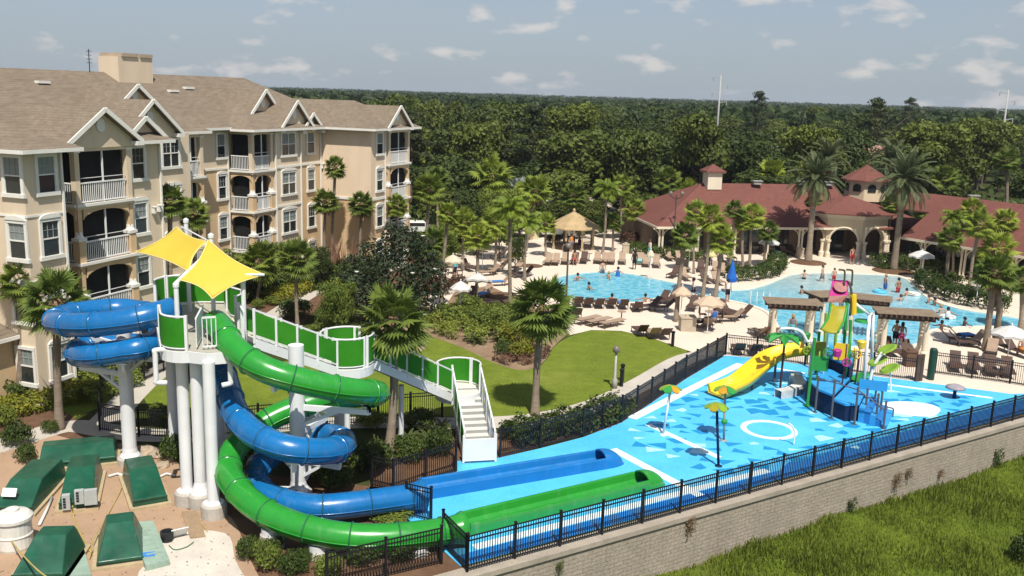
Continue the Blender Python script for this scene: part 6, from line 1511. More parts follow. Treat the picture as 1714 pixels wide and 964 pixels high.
# bed of light green shrubs at the lawn
for i, (px, py, w, h_, mt, lab) in enumerate([
 (785, 528, 50, 24, leaf_shrub, 'leafy light green shrub at the left end of the lawn bed'), (820, 533, 52, 26, leaf_shrub, 'light green shrub second from left in the lawn bed'),
 (850, 535, 46, 26, leaf_shrub, 'light green shrub in the middle of the lawn bed behind the yellow one'), (806, 512, 44, 18, leaf_shrub, 'light green shrub at the back of the lawn bed by the thin palm'),
 (838, 518, 40, 16, leaf_shrub, 'green shrub at the back of the lawn bed by the queen palm'), (857, 548, 36, 22, leaf_yellow, 'golden croton shrub in the lawn bed'),
 (868, 566, 34, 20, leaf_yellow, 'golden croton shrub at the near tip of the lawn bed'), (846, 562, 26, 18, leaf_hedge, 'dark shrub at the near tip of the lawn bed'), (877, 552, 22, 20, leaf_yellow, 'golden shrub beside the trunk of the lawn palm'),
 (770, 492, 40, 20, leaf_red, 'reddish brown shrub beneath the tall straight palm'), (792, 484, 30, 16, leaf_red, 'reddish shrub by the leftmost cream umbrella'), (778, 460, 26, 20, leaf_shrub, 'bright shrub between the two tall palm trunks'),
 (790, 448, 30, 18, leaf_shrub, 'bright shrub behind the leftmost cream umbrella'), (757, 455, 34, 22, leaf_hedge, 'dark shrub left of the tall straight palm'), (812, 445, 30, 14, leaf_hedge, 'dark shrub beyond the second cream umbrella'),
 (838, 440, 44, 40, leaf_hedge, 'large dark bush behind the feathery queen palm'), (800, 430, 50, 46, leaf_hedge, 'large green bush beyond the left umbrellas'), (905, 432, 22, 12, leaf_red, 'low reddish shrub left of the gazebo'),
 (655, 528, 40, 52, leaf_shrub, 'tall loose light green shrub by the garden path'), (640, 536, 34, 30, leaf_shrub, 'loose shrub left of the tall loose one by the garden path'), (600, 520, 50, 22, leaf_hedge, 'dark low shrub below the slender palm'),
 (630, 542, 40, 16, leaf_shrub, 'low bright shrub behind the upper stair landing'), (678, 560, 40, 30, leaf_shrub, 'leafy shrub left of the large palm by the staircase'), (695, 572, 30, 22, leaf_hedge, 'small dark shrub at the left lawn tip'),
 (530, 500, 44, 30, leaf_hedge, 'dark shrub below the yellow sail behind the tower'), (545, 500, 50, 26, leaf_hedge, 'dark bush under the short palms by the apartment'), (575, 504, 22, 12, leaf_shrub, 'small bright shrub at the golden hedge end'), (558, 508, 20, 12, leaf_shrub, 'tiny bright shrub left of the golden hedge'),
 (272, 672, 40, 32, leaf_hedge, 'dark shrub at the left edge behind the pump covers'), (283, 690, 30, 22, leaf_hedge, 'dark shrub beside the long pump cover'), (312, 655, 22, 16, leaf_hedge, 'small dark shrub at the foot of the broad left palm'), (258, 648, 34, 28, leaf_shrub, 'bright shrub at the left edge by the flowering hedge'),
 (545, 806, 34, 30, leaf_hedge, 'round dark green shrub nearest the shell gravel'), (568, 818, 40, 34, leaf_shrub, 'round green shrub second from the gravel'), (598, 824, 42, 30, leaf_hedge, 'round green shrub under the lowest green bend'), (640, 826, 44, 26, leaf_shrub, 'light shrub by the concrete footing'), (575, 795, 30, 20, leaf_hedge, 'small dark shrub behind the round ones'), (610, 806, 26, 16, leaf_hedge, 'small shrub left of the concrete footing'),
 (680, 812, 50, 26, leaf_hedge, 'wide dark shrub behind the bottom fence'), (725, 806, 46, 24, leaf_hedge, 'dark shrub below the straight green tube'), (715, 760, 60, 12, leaf_shrub, 'low pale shrub between the blue and green tubes'),
 (625, 712, 40, 24, leaf_shrub, 'light shrub behind the coil support column'), (650, 722, 50, 26, leaf_hedge, 'dark shrub behind the blue exit tube'), (690, 700, 60, 36, leaf_hedge, 'large dark shrub beside the trunk of the large palm'), (735, 690, 50, 30, leaf_hedge, 'dark shrub inside the little fence by the stairs'), (770, 684, 40, 34, leaf_hedge, 'dark shrub at the foot of the staircase'), (690, 650, 44, 22, leaf_shrub, 'bright grassy shrub at the blue coil end'), (745, 655, 50, 26, leaf_hedge, 'dark shrub under the staircase flight'), (860, 660, 40, 18, leaf_hedge, 'dark shrub right of the stair foot'), (560, 690, 60, 40, leaf_hedge, 'dark shrub under the coils'), (600, 700, 50, 30, leaf_hedge, 'dark shrub in the shade behind the green bend'), (545, 740, 50, 44, leaf_hedge, 'dark shrub in the shade beside the tower columns'), (455, 690, 36, 34, leaf_hedge, 'dark shrub between the coil column and the tower'), (440, 640, 30, 20, leaf_shrub, 'green shrub inside the service fence corner'),
 (1118, 466, 24, 10, leaf_hedge, 'small dark shrub inside the palm island'), (1300, 462, 30, 8, leaf_hedge, 'low dark planting at the foot of the right date palm'), (1375, 480, 40, 14, leaf_hedge, 'dark shrub inside the right hedge'), (955, 415, 40, 22, leaf_hedge, 'dark bush right behind the gazebo'), (890, 410, 40, 18, leaf_hedge, 'dark bush behind the silvery palm'), (1000, 420, 40, 26, leaf_hedge, 'dark tree-like bush at the clubhouse end')]):
    shrub(lab, px, py, w, h_, mt, 1.0, 'shrubs in the planting beds')
for i, (px, py, w, lab) in enumerate([(760, 668, 46, 'spiky cycad beside the staircase'), (735, 668, 38, 'spiky cycad left of the staircase'), (700, 690, 40, 'dark cycad near the large palm trunk'), (815, 548, 26, 'cycad rosette in the lawn bed'), (845, 545, 34, 'fan of fern-like fronds in the lawn bed'), (870, 660, 40, 'cycad right of the stair foot by the fence'), (925, 650, 30, 'cycad against the pad fence'), (600, 736, 30, 'cycad beside the coil support base'), (775, 650, 30, 'small cycad under the stair landing')]):
    b0 = G(px, py); s = w / scale_at(b0) / 2 * 1.1; o = obj('cycad', CYC[0], None, tuple(b0 + V(0, 0, .15)), i * 1.3, (s, s, s)); tag(o, lab, 'cycad', 'cycads in the planting beds')
# dark magnolia with pale blossoms
b0 = G(712, 520); t = thing('magnolia_tree', 'large dark magnolia with a few white blossoms in front of the apartments', 'tree', tuple(b0))
c = at(712, 462, b0.y); s = scale_at(c); R = 62 / s; H = 112 / s
B = [(0, 0, H * .40, R * .7, R * .6, H * .34), (-R * .62, -.3, H * .30, R * .46, R * .5, H * .24), (R * .68, -.2, H * .38, R * .42, R * .5, H * .26), (R * .28, 0, H * .80, R * .34, R * .4, H * .22), (R * .05, -.6, H * .2, R * .85, R * .5, H * .18), (R * .66, .2, H * .70, R * .26, R * .3, H * .2), (-R * .3, 0, H * .66, R * .32, R * .3, H * .2), (-R * .72, .2, H * .52, R * .2, R * .2, H * .16), (0, .2, H * .9, R * .16, R * .2, H * .14), (R * .9, 0, H * .55, R * .18, R * .2, H * .12)]
obj('crown', leafblob('crown', B, 10500, .125, leaf_magnolia, 31, .5, shell=(.55, 1.1)), t); mb = trunk_mesh(H * .7, .22, 4); mb.build('trunk', bark_tree, t, True)
p, nn = blob_pos(B, 14, 8, (1.0, 1.08)); p = p[p[:, 1] < .5]; mb = MB()
for q in p: mb.lathe([(.02, -.06), (.13, .0), (.15, .06), (.05, .05)], 7, tuple(q))
mb.build('blossom', dirt('blossom_white', (.7, .68, .6), .7), t)
# reddish ornamental grass by the end wall
for px, py, lab in ((662, 477, 'tall reddish ornamental grass against the apartment end wall'), (640, 480, 'reddish plumes left of the tall ornamental grass')):
    b0 = G(px, py); r = np.random.default_rng(int(px)); n = 130; a = r.random(n) * 6.28; ln = r.uniform(1.4, 4.2, n); e = np.stack([np.cos(a) * ln * .28, np.sin(a) * ln * .2, ln], 1); bs = np.stack([np.cos(a) * .25, np.sin(a) * .25, 0 * a], 1); w = np.array([.03, 0, 0])
    v = np.stack([bs - w, bs + w, e * .6 + bs + w, e + bs], 1); o = obj('ornamental_grass', quads_mesh('plumes', v, np.arange(4 * n).reshape(n, 4), leafmat('plume', (.14, .07, .05), (.26, .15, .10), .2, 1, .1)), None, tuple(b0)); tag(o, lab, 'ornamental grass')
# rough meadow grass in front of the wall: one mass
def blades(n, t0, t1, o0, o1, seed, size=(.16, .42), bend=.5):
    r = np.random.default_rng(seed); t = r.uniform(t0, t1, n); o = o0 + (o1 - o0) * r.random(n) ** 1.2
    patch = np.sin(t * .9 + 1.3 * np.sin(o * .7)) * np.cos(o * .8 + t * .3) + .5 * np.sin(t * 2.3 + o) * np.sin(o * 1.9 - t * .7)
    x = WA.x + WD.x * t + WN.x * o; y = WA.y + WD.y * t + WN.y * o; z = np.array([meadow_z(a, b_) for a, b_ in zip(t, o)]) - .02
    a = r.random(n) * 6.28; h = r.uniform(size[0], size[1], n) * (1 + .45 * patch); w = h * .055 + .006; ln = r.uniform(.1, bend, n) * h
    b0 = np.stack([x, y, z], 1); sd = np.stack([-np.sin(a), np.cos(a), 0 * a], 1) * w[:, None]; fw = np.stack([np.cos(a), np.sin(a), 0 * a], 1) * ln[:, None]; up = np.array([0, 0, 1.0])
    v = np.stack([b0 - sd, b0 + sd, b0 + sd * .7 + fw * .4 + up * (h * .65)[:, None], b0 + fw + up * h[:, None]], 1)
    return quads_mesh('blades', v, np.arange(4 * n).reshape(n, 4), leafmat('meadow_blade', (.045, .075, .010), (.25, .305, .045), .4, .35, .05, (.36, .33, .12)))
o = obj('meadow_grass', blades(130000, 0, 60, .35, 13, 4, (.09, .34))); tag(o, 'rough bright green grass below the retaining wall', 'grass', kind='stuff')
for px, py, w, h_, lab in ((1462, 806, 50, 40, 'dark leafy bush in the meadow at the bottom right corner'),):
    g = G(px, py, -2.4); s = scale_at(g); o = obj('meadow_shrub', shrub_mesh(leaf_hedge if 'dark' in lab else leaf_red, 1, 1500, .075), None, tuple(g), .4, (w / s / 2, w / s / 2, h_ / s)); tag(o, lab, 'shrub')
r = np.random.default_rng(21); n = 420; P = [tuple(G(x, y)) for x, y in zip(r.uniform(257, 560, n), r.uniform(660, 830, n))]
v, f = leaf_cards(np.array(P) + [0, 0, .03], r.normal(size=(n, 3)) * .25 + [0, 0, 1], .035, .5, 3); o = obj('leaf_litter', quads_mesh('leaf_litter', v, f, leaf_dead)); tag(o, 'dry leaf litter scattered over the service yard', 'leaf litter', kind='stuff')
# weeds on and below the wall
for i, (px, py, hp, lab) in enumerate([(1066, 770, 26, 'straggly weed growing at the middle of the retaining wall'), (913, 815, 18, 'small weed at the bottom of the wall near the fence corner'), (1426, 690, 26, 'dark shrubby weed on the wall near the right edge'), (1308, 716, 22, 'dry weed on the right part of the wall'), (1255, 745, 22, 'dry weed at the wall foot left of the dark weed'), (1322, 705, 16, 'small dry weed right beside the other dry weed'), (1360, 705, 14, 'tiny dry weed on the right part of the wall')]):
    d = ray(px, py); pw = Vector((WA.x, WA.y, 0)) + Vector((WN.x, WN.y, 0)) * .5; t_ = (pw - CAMP).dot(Vector((WN.x, WN.y, 0))) / d.dot(Vector((WN.x, WN.y, 0))); p = CAMP + d * t_; s = hp / scale_at(p)
    p_, n_ = blob_pos([(0, 0, .35, .32, .32, .4), (.15, 0, .75, .2, .2, .3), (-.12, .05, .6, .2, .2, .3)], 260, i, (.3, 1.1)); v, f = leaf_cards(p_, n_, .07, .35, i); o = obj('weed', quads_mesh('leaves', v, f, leaf_hedge if 'dark' in lab or 'small weed at' in lab else leaf_dead), None, tuple(p - V(0, 0, s * .2)), 0, (s * .8, s * .8, s)); tag(o, lab, 'weed')
# ---- dry landscape rocks in the yard bed
rock = dirt('pale_rock', (.36, .29, .21), .95, .3, 1.5, 6, .1, bmp=.5)
for i, (px, py, s, lab) in enumerate([(428, 676, .5, 'pale landscape rock right of the coil column'), (442, 680, .42, 'flat pale rock by the tower shrubs'), (402, 672, .35, 'small pale rock left of the coil column'), (448, 692, .3, 'small rock beside the concrete stub')]):
    b0 = G(px, py); r = random.Random(i); mb = MB(); mb.lathe([(s * .9, -.05), (s * 1.0, s * .2), (s * .75, s * .5), (s * .3, s * .62)], 8, (0, 0, 0)); mb.v = [(x * r.uniform(.8, 1.2), y * r.uniform(.7, 1.1), z * r.uniform(.85, 1.15)) for x, y, z in mb.v]; tag(mb.build('rock', rock, None, False, False, tuple(b0)), lab, 'rock')
# ---------------------------------------------------------------- loungers, umbrellas, tables
lt_brown = dirt('sling_tan', (.33, .235, .165), .7, .15, 2, 10); dk_brown = dirt('sling_brown', (.085, .05, .038), .7, .25, 2, 10); fr_brown = dirt('lounger_frame', (.10, .065, .045), .5, .2)
tow_blue = dirt('blue_towel', (.05, .18, .48), .9, .2); tow_turq = dirt('turquoise_towel', (.25, .55, .50), .9, .2); white_cl = dirt('white_cloth', (.72, .70, .66), .9, .08)
def lounger_proto(name, label, sling, back):
    t = thing(name, label, 'sun lounger', (0, 0, -50)); fr = MB(); W = .62
    for s in (-1, 1): fr.bar((-.95, s * W / 2, .34), (.35, s * W / 2, .34), .05)
    fr.bar((-.95, -W / 2, .34), (-.95, W / 2, .34), .05); fr.bar((.35, -W / 2, .34), (.35, W / 2, .34), .05); fr.build('frame', fr_brown, t)
    m_ = MB(); m_.box((-.3, 0, .36), (1.26, W - .04, .04)); m_.build('seat', sling, t)
    M3 = Matrix.Rotation(-back, 3, 'Y'); m_ = MB(); c = M3 @ V(.39, 0, 0) + V(.35, 0, .36); m_.box(c, (.80, W - .02, .04), M=M3); m_.build('backrest', sling, t)
    for x in (-.85, .3):
        for s in (-1, 1): m_ = MB(); m_.bar((x, s * W / 2, .34), (x - .03, s * W / 2, 0), .045); m_.build('leg', fr_brown, t)
    return t
LT = lounger_proto('sun_lounger', 'x', lt_brown, .75); LD = lounger_proto('sun_lounger', 'x', dk_brown, .75); LF = lounger_proto('sun_lounger', 'x', lt_brown, .05)
LP = {'t': LT, 'd': LD, 'f': LF}; used = set(); loungers = []
def lounger(kind, px, py, deg, label, towel=None):
    g = G(px, py); src = LP[kind]; z = .022
    if kind not in used: o = src; o.location = (g.x, g.y, z); o.rotation_euler = (0, 0, radians(deg)); o['label'] = label; used.add(kind)
    else: o = dup(src, (g.x, g.y, z), radians(deg), label)
    o['group'] = 'sun loungers on the pool terrace'
    if towel is not None:
        mb = MB(); mb.box((-.3, 0, .395), (1.1, .6, .02)); mb.box((-.93 + .05, 0, .27), (.02, .6, .24)); w_ = mb.build('towel', towel); w_.location = o.location; w_.rotation_euler = o.rotation_euler; nm = {'blue_towel': 'blue', 'turquoise_towel': 'turquoise', 'white_cloth': 'white'}[towel.name]; tag(w_, f'{nm} towel spread over the {label}'[:95].rsplit(' ', 0)[0] if False else f'{nm} towel on {TOWEL_AT[(px, py)]}', 'towel')
    loungers.append(o); return o
TOWEL_AT = {(1006, 454): 'a lounger at the right of the far pool row', (843, 480): 'a lounger left of the lawn palm', (824, 494): 'a chair by the leaning bright palm', (1164, 443): 'a lounger below the white veranda umbrella', (987, 507): 'the fourth lounger of the near pool row', (973, 506): 'the third lounger of the near pool row'}
ORD = ['first', 'second', 'third', 'fourth', 'fifth', 'sixth', 'seventh', 'eighth', 'ninth', 'tenth', 'eleventh', 'twelfth']
for i, (px, py) in enumerate([(899, 455), (908, 455), (919, 454), (930, 454), (941, 453), (957, 453), (965, 454), (973, 454), (986, 454), (1006, 454), (1014, 457), (1026, 458)]):
    lounger('t' if i not in (3, 4) else 'd', px, py, 78 + 3 * (i % 3), f'tan lounger, {ORD[i]} from left in the row on the far side of the oval pool' if i not in (3, 4) else f'dark lounger, {ORD[i]} from left in the row on the far side of the oval pool', tow_turq if px == 1006 else None)
for i, (px, py) in enumerate([(1026, 447), (1041, 450), (1054, 452), (1066, 449)]): lounger('t', px, py, 95, f'tan lounger, {ORD[i]} from left in the row before the left veranda hedge')
for i, (px, py) in enumerate([(934, 504), (946, 505), (959, 506), (973, 506), (987, 507), (1003, 510)]): lounger('d', px, py, -88, f'brown lounger, {ORD[i]} from left in the row on the near side of the oval pool', tow_blue if px == 987 else None)
for i, (px, py, k) in enumerate([(907, 514, 'd'), (932, 518, 'd'), (945, 524, 'f'), (958, 526, 'f'), (973, 528, 'f')]): lounger(k, px, py, 40 if k == 'f' else -85, ['brown lounger close to the crown of the lawn palm', 'brown lounger with raised back beside the black lamp post', 'flat tan lounger, left of the three at the lawn edge', 'flat tan lounger, middle of the three at the lawn edge', 'flat tan lounger, right of the three at the lawn edge'][i])
for i, (px, py, k) in enumerate([(1007, 538, 'd'), (1021, 541, 't'), (1034, 542, 'd')]): lounger(k, px, py, -80, ['brown lounger, left of the three above the right lawn tip', 'tan lounger between two brown ones above the right lawn tip', 'brown lounger by the bollard above the right lawn tip'][i])
for i, (px, py, k, d) in enumerate([(1018, 508, 'd', 30), (1031, 501, 'd', 50), (1042, 500, 'd', 50), (1033, 510, 'd', 10), (1068, 508, 'd', 70), (1100, 514, 'd', 120), (1111, 514, 'd', 120), (1112, 522, 't', 10), (1123, 518, 'd', 20), (1075, 528, 'd', -60), (1086, 530, 't', -100)]):
    lounger(k, px, py, d, ['dark lounger at the left of the group under the tall palm', 'dark raised lounger touching the pool edge under the tall palm', 'second dark raised lounger at the pool edge under the tall palm', 'dark lounger lying across under the tall palm', 'dark lounger left of the big peach umbrella', 'dark raised lounger right of the big peach umbrella', 'outer dark raised lounger right of the big peach umbrella', 'low tan lounger in front of the dark pair by the peach umbrella', 'dark lounger at the right end of the peach umbrella group', 'dark lounger at the near side of the peach umbrella group', 'tan lounger at the near side of the peach umbrella group'][i])
for i, (px, py) in enumerate([(1374, 469), (1384, 470), (1394, 472)]): lounger('t', px, py, 60, f'tan raised lounger, {ORD[i]} from left inside the right palm hedge')
for i, (px, py) in enumerate([(1376, 578), (1397, 580), (1417, 583), (1437, 585)]): lounger('d', px, py, 70, f'dark brown lounger, {ORD[i]} from left behind the right terrace fence')
for i, (px, py) in enumerate([(1122, 560), (1141, 561), (1159, 562)]): lounger('d', px, py, -95, f'dark brown lounger, {ORD[i]} from left just behind the back pad fence')
for i, (px, py, k, d) in enumerate([(843, 480, 't', 20), (824, 494, 't', 60), (846, 504, 'd', 30), (840, 464, 't', 35), (842, 448, 't', 50), (810, 497, 'd', 80), (830, 468, 't', 30), (862, 462, 't', 60), (853, 453, 't', 60), (805, 462, 'd', 120), (775, 474, 'd', 90), (870, 470, 'd', 30)]):
    lounger(k, px, py, d, ['tan lounger under a blue towel left of the lawn palm crown', 'tan chair under a blue towel by the leaning bright palm', 'dark lounger at the rear edge of the lawn bed', 'tan lounger behind the white tilted umbrella', 'tan lounger farthest back near the second cream umbrella', 'dark lounger beside the trunk of the leaning bright palm', 'tan lounger touching the white tilted umbrella', 'tan lounger right of the feathery queen palm', 'tan lounger behind the trunk of the feathery queen palm', 'dark chair under the leftmost cream umbrella', 'dark chair by the reddish shrubs at the terrace edge', 'dark lounger between queen palm and oval pool'][i], tow_blue if px in (843, 824) else None)
for i, (px, py, k) in enumerate([(1164, 443, 't'), (1177, 443, 't'), (1186, 444, 'd')]): lounger(k, px, py, 100, ['tan lounger under a towel below the white veranda umbrella', 'tan raised lounger by the veranda columns', 'dark lounger by the date palm at the veranda'][i], tow_turq if px == 1164 else None)
for i, (px, py, k, d) in enumerate([(1375, 548, 'd', 160), (1386, 551, 'd', 160), (1384, 544, 'd', 165), (1396, 549, 't', 20), (1432, 556, 'd', 100), (1449, 562, 'd', 110), (1418, 562, 't', 60), (1300, 560, 'd', 90), (1322, 564, 'd', 90), (1147, 540, 't', -70), (1156, 541, 't', -70)]):
    lounger(k, px, py, d, ['dark lounger, left of the pile on the right terrace', 'dark lounger, front of the pile on the right terrace', 'dark lounger, rear of the pile on the right terrace', 'tan lounger leaning at the pile on the right terrace', 'dark lounger below the right edge umbrella', 'dark lounger at the far right edge of the terrace', 'tan lounger at the foot of the thick twin palm', 'dark chair behind the fence under the right pergola', 'second dark chair behind the fence under the right pergola', 'pale lounger left of the pair behind the leaf canopy', 'pale lounger right of the pair behind the leaf canopy'][i])
VT = [('tan', 't', 1052, 461, 80), ('tan', 't', 1060, 463, 80), ('dark', 'd', 1078, 463, 80), ('tan', 't', 1096, 465, 85), ('tan', 't', 1103, 467, 85), ('dark', 'd', 1046, 470, 60), ('tan', 't', 1060, 473, 100), ('dark', 'd', 1084, 476, 100), ('tan', 't', 1098, 478, 100), ('dark', 'd', 1088, 455, 90), ('tan', 't', 1102, 455, 90), ('tan', 't', 1114, 450, 90)]
for i, (nm, k, px, py, d) in enumerate(VT): lounger(k, px, py, d, nm + ' lounger, ' + ['leftmost in the upper row of the palm terrace', 'second from left in the upper row of the palm terrace', 'between the two palm trunks of the palm terrace', 'left of the last pair in the palm terrace row', 'right of the last pair in the palm terrace row', 'by the right tip of the oval pool', 'beside the thin palm trunk at the channel', 'between the trunks of the middle palm pair', 'right of the middle palm pair near the blue parasol', 'under the pale yellow parasol', 'behind the palm island hedge at its back', 'at the back veranda edge above the palm island'][i])
mb = MB(); g = G(1389, 545); mb.box(g + V(0, 0, .5), (.9, .7, .05), .3); mb.box(g + V(-.35, -.3, .3), (.3, .05, .45), .3); tag(mb.build('blue_towel', tow_blue), 'bright blue towel thrown over the lounger pile on the right', 'towel')
um = {}
def umbrella(label, px, py, wpx, mt, base=None, tilt=0.0):
    """px,py: the canopy's top in the photograph"""
    r = 1.5; hh = 2.55
    g = G(px, py, hh); s = scale_at(g); r = wpx / s / 2
    t = thing('parasol', label, 'parasol', (g.x, g.y, 0), 0, 'parasols on the pool terrace')
    mb = MB(); mb.cyl((0, 0, 0), (0, 0, hh - .05), .03, 8); mb.build('pole', white_paint, t); mb = MB(); mb.lathe([(.28, 0), (.26, .1), (.05, .14)], 12); mb.build('base', conc_ped, t)
    mb = MB(); n = 8; R3 = Matrix.Rotation(tilt, 3, 'X')
    for k in range(n):
        a, b_ = 2 * pi * k / n, 2 * pi * (k + 1) / n; P = [V(r * cos(a), r * sin(a), -.52), V(r * cos(b_), r * sin(b_), -.52), V(r * .5 * cos(b_), r * .5 * sin(b_), -.20), V(r * .5 * cos(a), r * .5 * sin(a), -.20), V(0, 0, 0)]
        E_ = (P[0] + P[1]) / 2 * .95 + V(0, 0, .02); P = [R3 @ p + V(0, 0, hh) for p in P + [E_]]
        mb.add(P, [(0, 5, 2, 3), (5, 1, 2), (3, 2, 4)]); mb.add([P[0], P[5], P[5] - V(0, 0, .12), P[0] - V(0, 0, .14)], [(0, 1, 2, 3)]); mb.add([P[5], P[1], P[1] - V(0, 0, .14), P[5] - V(0, 0, .12)], [(0, 1, 2, 3)])
    o = mb.build('canopy', mt, t); md = o.modifiers.new('t', 'SOLIDIFY'); md.thickness = .01; mb = MB(); mb.lathe([(.04, hh), (.05, hh + .06), (.01, hh + .12)], 8); mb.build('finial', white_paint, t); return t
cream_f = leafmat('cream_canvas', (.62, .54, .40), (.70, .62, .48), .2, .5, .02); white_f = leafmat('white_canvas', (.66, .64, .60), (.74, .72, .68), .2, .5, .02); peach_f = leafmat('peach_canvas', (.58, .44, .31), (.64, .50, .36), .2, .5, .02); yel_f = leafmat('pale_yellow_canvas', (.60, .53, .25), (.68, .60, .30), .2, .5, .02)
for a in [('cream parasol farthest left beside the tall bright palm', 788, 443, 25, cream_f), ('cream parasol behind the leaning bright palm', 823, 428, 26, cream_f), ('large white tilted parasol left of the blue towels', 817, 465, 34, white_f, None, -.25), ('pale bluish white parasol low at the left terrace edge', 797, 474, 26, white_f),
          ('big peach parasol in the middle of the terrace by the pool channel', 1089, 491, 38, peach_f), ('smaller peach parasol behind the tall palm at the oval pool end', 1057, 480, 24, peach_f), ('white parasol by the left veranda near the palm island', 1159, 423, 25, white_f), ('cream parasol partly behind the palms before the left veranda', 1066, 430, 20, cream_f), ('pale yellow parasol between the palms before the left veranda', 1091, 437, 14, yel_f),
          ('white parasol before the right wing, right of the date palm', 1338, 438, 30, white_f), ('large white parasol at the right edge behind the twin palm', 1443, 526, 46, white_f), ('small white parasol among the right palm cluster', 1405, 468, 14, white_f), ('tan parasol at the lower left of the left veranda', 1020, 437, 10, cream_f)]: umbrella(*a)
g = G(1113, 489); t = thing('closed_parasol', 'bright blue closed parasol standing at the pool channel', 'parasol', tuple(g), 0, 'parasols on the pool terrace')
mb = MB(); mb.cyl((0, 0, 0), (0, 0, 2.6), .035, 8); mb.build('pole', white_paint, t); mb = MB(); mb.lathe([(.34, .95), (.40, 1.0), (.42, 1.25), (.24, 1.9), (.10, 2.5), (.03, 2.72)], 9); mb.build('canopy', dirt('blue_canvas', (.015, .11, .42), .8, .25), t)
def table(label, px, py, r=.45):
    g = G(px, py); t = thing('round_table', label, 'table', tuple(g), 0, 'terrace tables'); mb = MB(); mb.lathe([(r, .70), (r, .74)], 16); mb.build('tabletop', lt_brown, t); mb = MB(); mb.cyl((0, 0, 0), (0, 0, .7), .04, 8); mb.lathe([(.25, 0), (.22, .04)], 12); mb.build('pedestal', fr_brown, t)
    return t
for a in [('round table under the leftmost cream parasol', 788, 466), ('round table under the cream parasol behind the leaning palm', 823, 449), ('round table under the big peach parasol', 1090, 522), ('round table under the white veranda parasol', 1159, 444), ('round table under the white parasol of the right wing', 1339, 460), ('small table by the three flat loungers at the lawn edge', 985, 522, .3), ('small round table beside the far pool row', 947, 451, .3), ('small table between the right fence loungers', 1428, 586, .3)]: table(*a)
def chair(label, px, py, deg, mt=dk_brown):
    g = G(px, py); t = thing('patio_chair', label, 'chair', tuple(g), radians(deg), 'patio chairs'); mb = MB(); mb.box((0, 0, .43), (.48, .48, .05)); mb.build('seat', mt, t); mb = MB(); mb.box((.24, 0, .70), (.05, .48, .5)); mb.build('backrest', mt, t)
    for x in (-.2, .2):
        for y in (-.2, .2): mb = MB(); mb.bar((x, y, 0), (x, y, .43), .04); mb.build('leg', fr_brown, t)
for i, (px, py, d, lab) in enumerate([(780, 467, 180, 'patio chair left of the leftmost parasol table'), (796, 468, 0, 'patio chair right of the leftmost parasol table'), (1080, 520, 180, 'patio chair left of the peach parasol table'), (1099, 524, 0, 'patio chair right of the peach parasol table'), (1332, 462, 180, 'patio chair left of the right wing parasol table'), (1347, 461, 0, 'patio chair right of the right wing parasol table'), (922, 437, 120, 'dark patio chair inside the gazebo on its left'), (934, 437, 40, 'dark patio chair inside the gazebo on its right'), (928, 433, 90, 'dark patio chair at the back of the gazebo')]): chair(lab, px, py, d)
# kerbed palm planters on the terrace
for i, (px, py, r, lab) in enumerate([(1204, 453, 1.7, 'round mulch bed round the left date palm'), (1304, 463, 1.9, 'round mulch bed round the right date palm'), (880, 457, 1.0, 'round mulch bed left of the far pool row'), (845, 492, 1.3, 'round mulch bed below the queen palm')]):
    g = G(px, py); mb = MB(); mb.lathe([(r, .02), (r * .97, .06), (r * .5, .13), (.1, .15)], 24, tuple(g)); o = mb.build('mulch_ring', mulch_mat, None, True); tag(o, lab, 'planting ring')
for px, py, lab in ((990, 442, 'beige stone litter bin beside the clubhouse end'), (1194, 447, 'beige stone litter bin left of the date palm'), (1062, 532, 'low beige equipment cabinet below the tall palm'), (1322, 574, 'brown litter bin behind the pad fence')):
    g = G(px, py); mb = MB(); w = .6 if 'cabinet' not in lab else 1.0; mt = dirt('bin_stone', (.42, .35, .26), .9, .2) if 'brown' not in lab else dirt('bin_brown', (.12, .07, .045), .8, .2)
    mb.box(g + V(0, 0, .45), (w, w, .9)); mb.box(g + V(0, 0, .93), (w + .08, w + .08, .07)); mb.lathe([(.2, .96), (.18, 1.06), (.05, 1.1)], 12, tuple(g)); tag(mb.build('litter_bin' if 'bin' in lab else 'equipment_cabinet', mt), lab, 'bin' if 'bin' in lab else 'cabinet')
mb = MB(); a = G(1136, 502)
for k in range(4): mb.tube(catmull([a + V(.45 * k, -.1 * k, 0), a + V(.45 * k, -.1 * k, .85), a + V(.45 * k + .1, .45, .9), a + V(.45 * k + .12, .6, .1)], 4, False), .025, 6)
tag(mb.build('pool_handrail', steel_white, None, True), 'row of bent steel pool handrails at the channel edge', 'handrail')
for label, px, py, Y_, col in (('white car half hidden behind the silvery palm', 903, 402, 100.5, white_paint), ('white car glimpsed right of the apartment end', 744, 416, 99.5, white_paint)):
    c = at(px, py, Y_); t = thing('parked_car', label, 'car', (c.x, c.y, 0), .15); mb = MB()
    prof = [(-2.2, .35), (-2.2, .8), (-1.3, .9), (-.7, 1.42), (.9, 1.42), (1.5, .95), (2.2, .85), (2.25, .35)]; n = len(prof)
    mb.add([(x, -.88, z) for x, z in prof] + [(x, .88, z) for x, z in prof], [tuple(range(n)), tuple(range(2 * n - 1, n - 1, -1))] + [((i + 1) % n, i, n + i, n + (i + 1) % n) for i in range(n)]); o = mb.build('body', col, t); md = o.modifiers.new('b', 'BEVEL'); md.width = .08; md.segments = 2
    mb = MB(); mb.box((.1, 0, 1.15), (1.7, 1.78, .36)); mb.build('window', glass_dark, t)
    for x in (-1.4, 1.4):
        for y in (-.85, .85): mb = MB(); mb.cyl((x, y - .1, .33), (x, y + .1, .33), .33, 16); mb.build('wheel', metal_black, t)
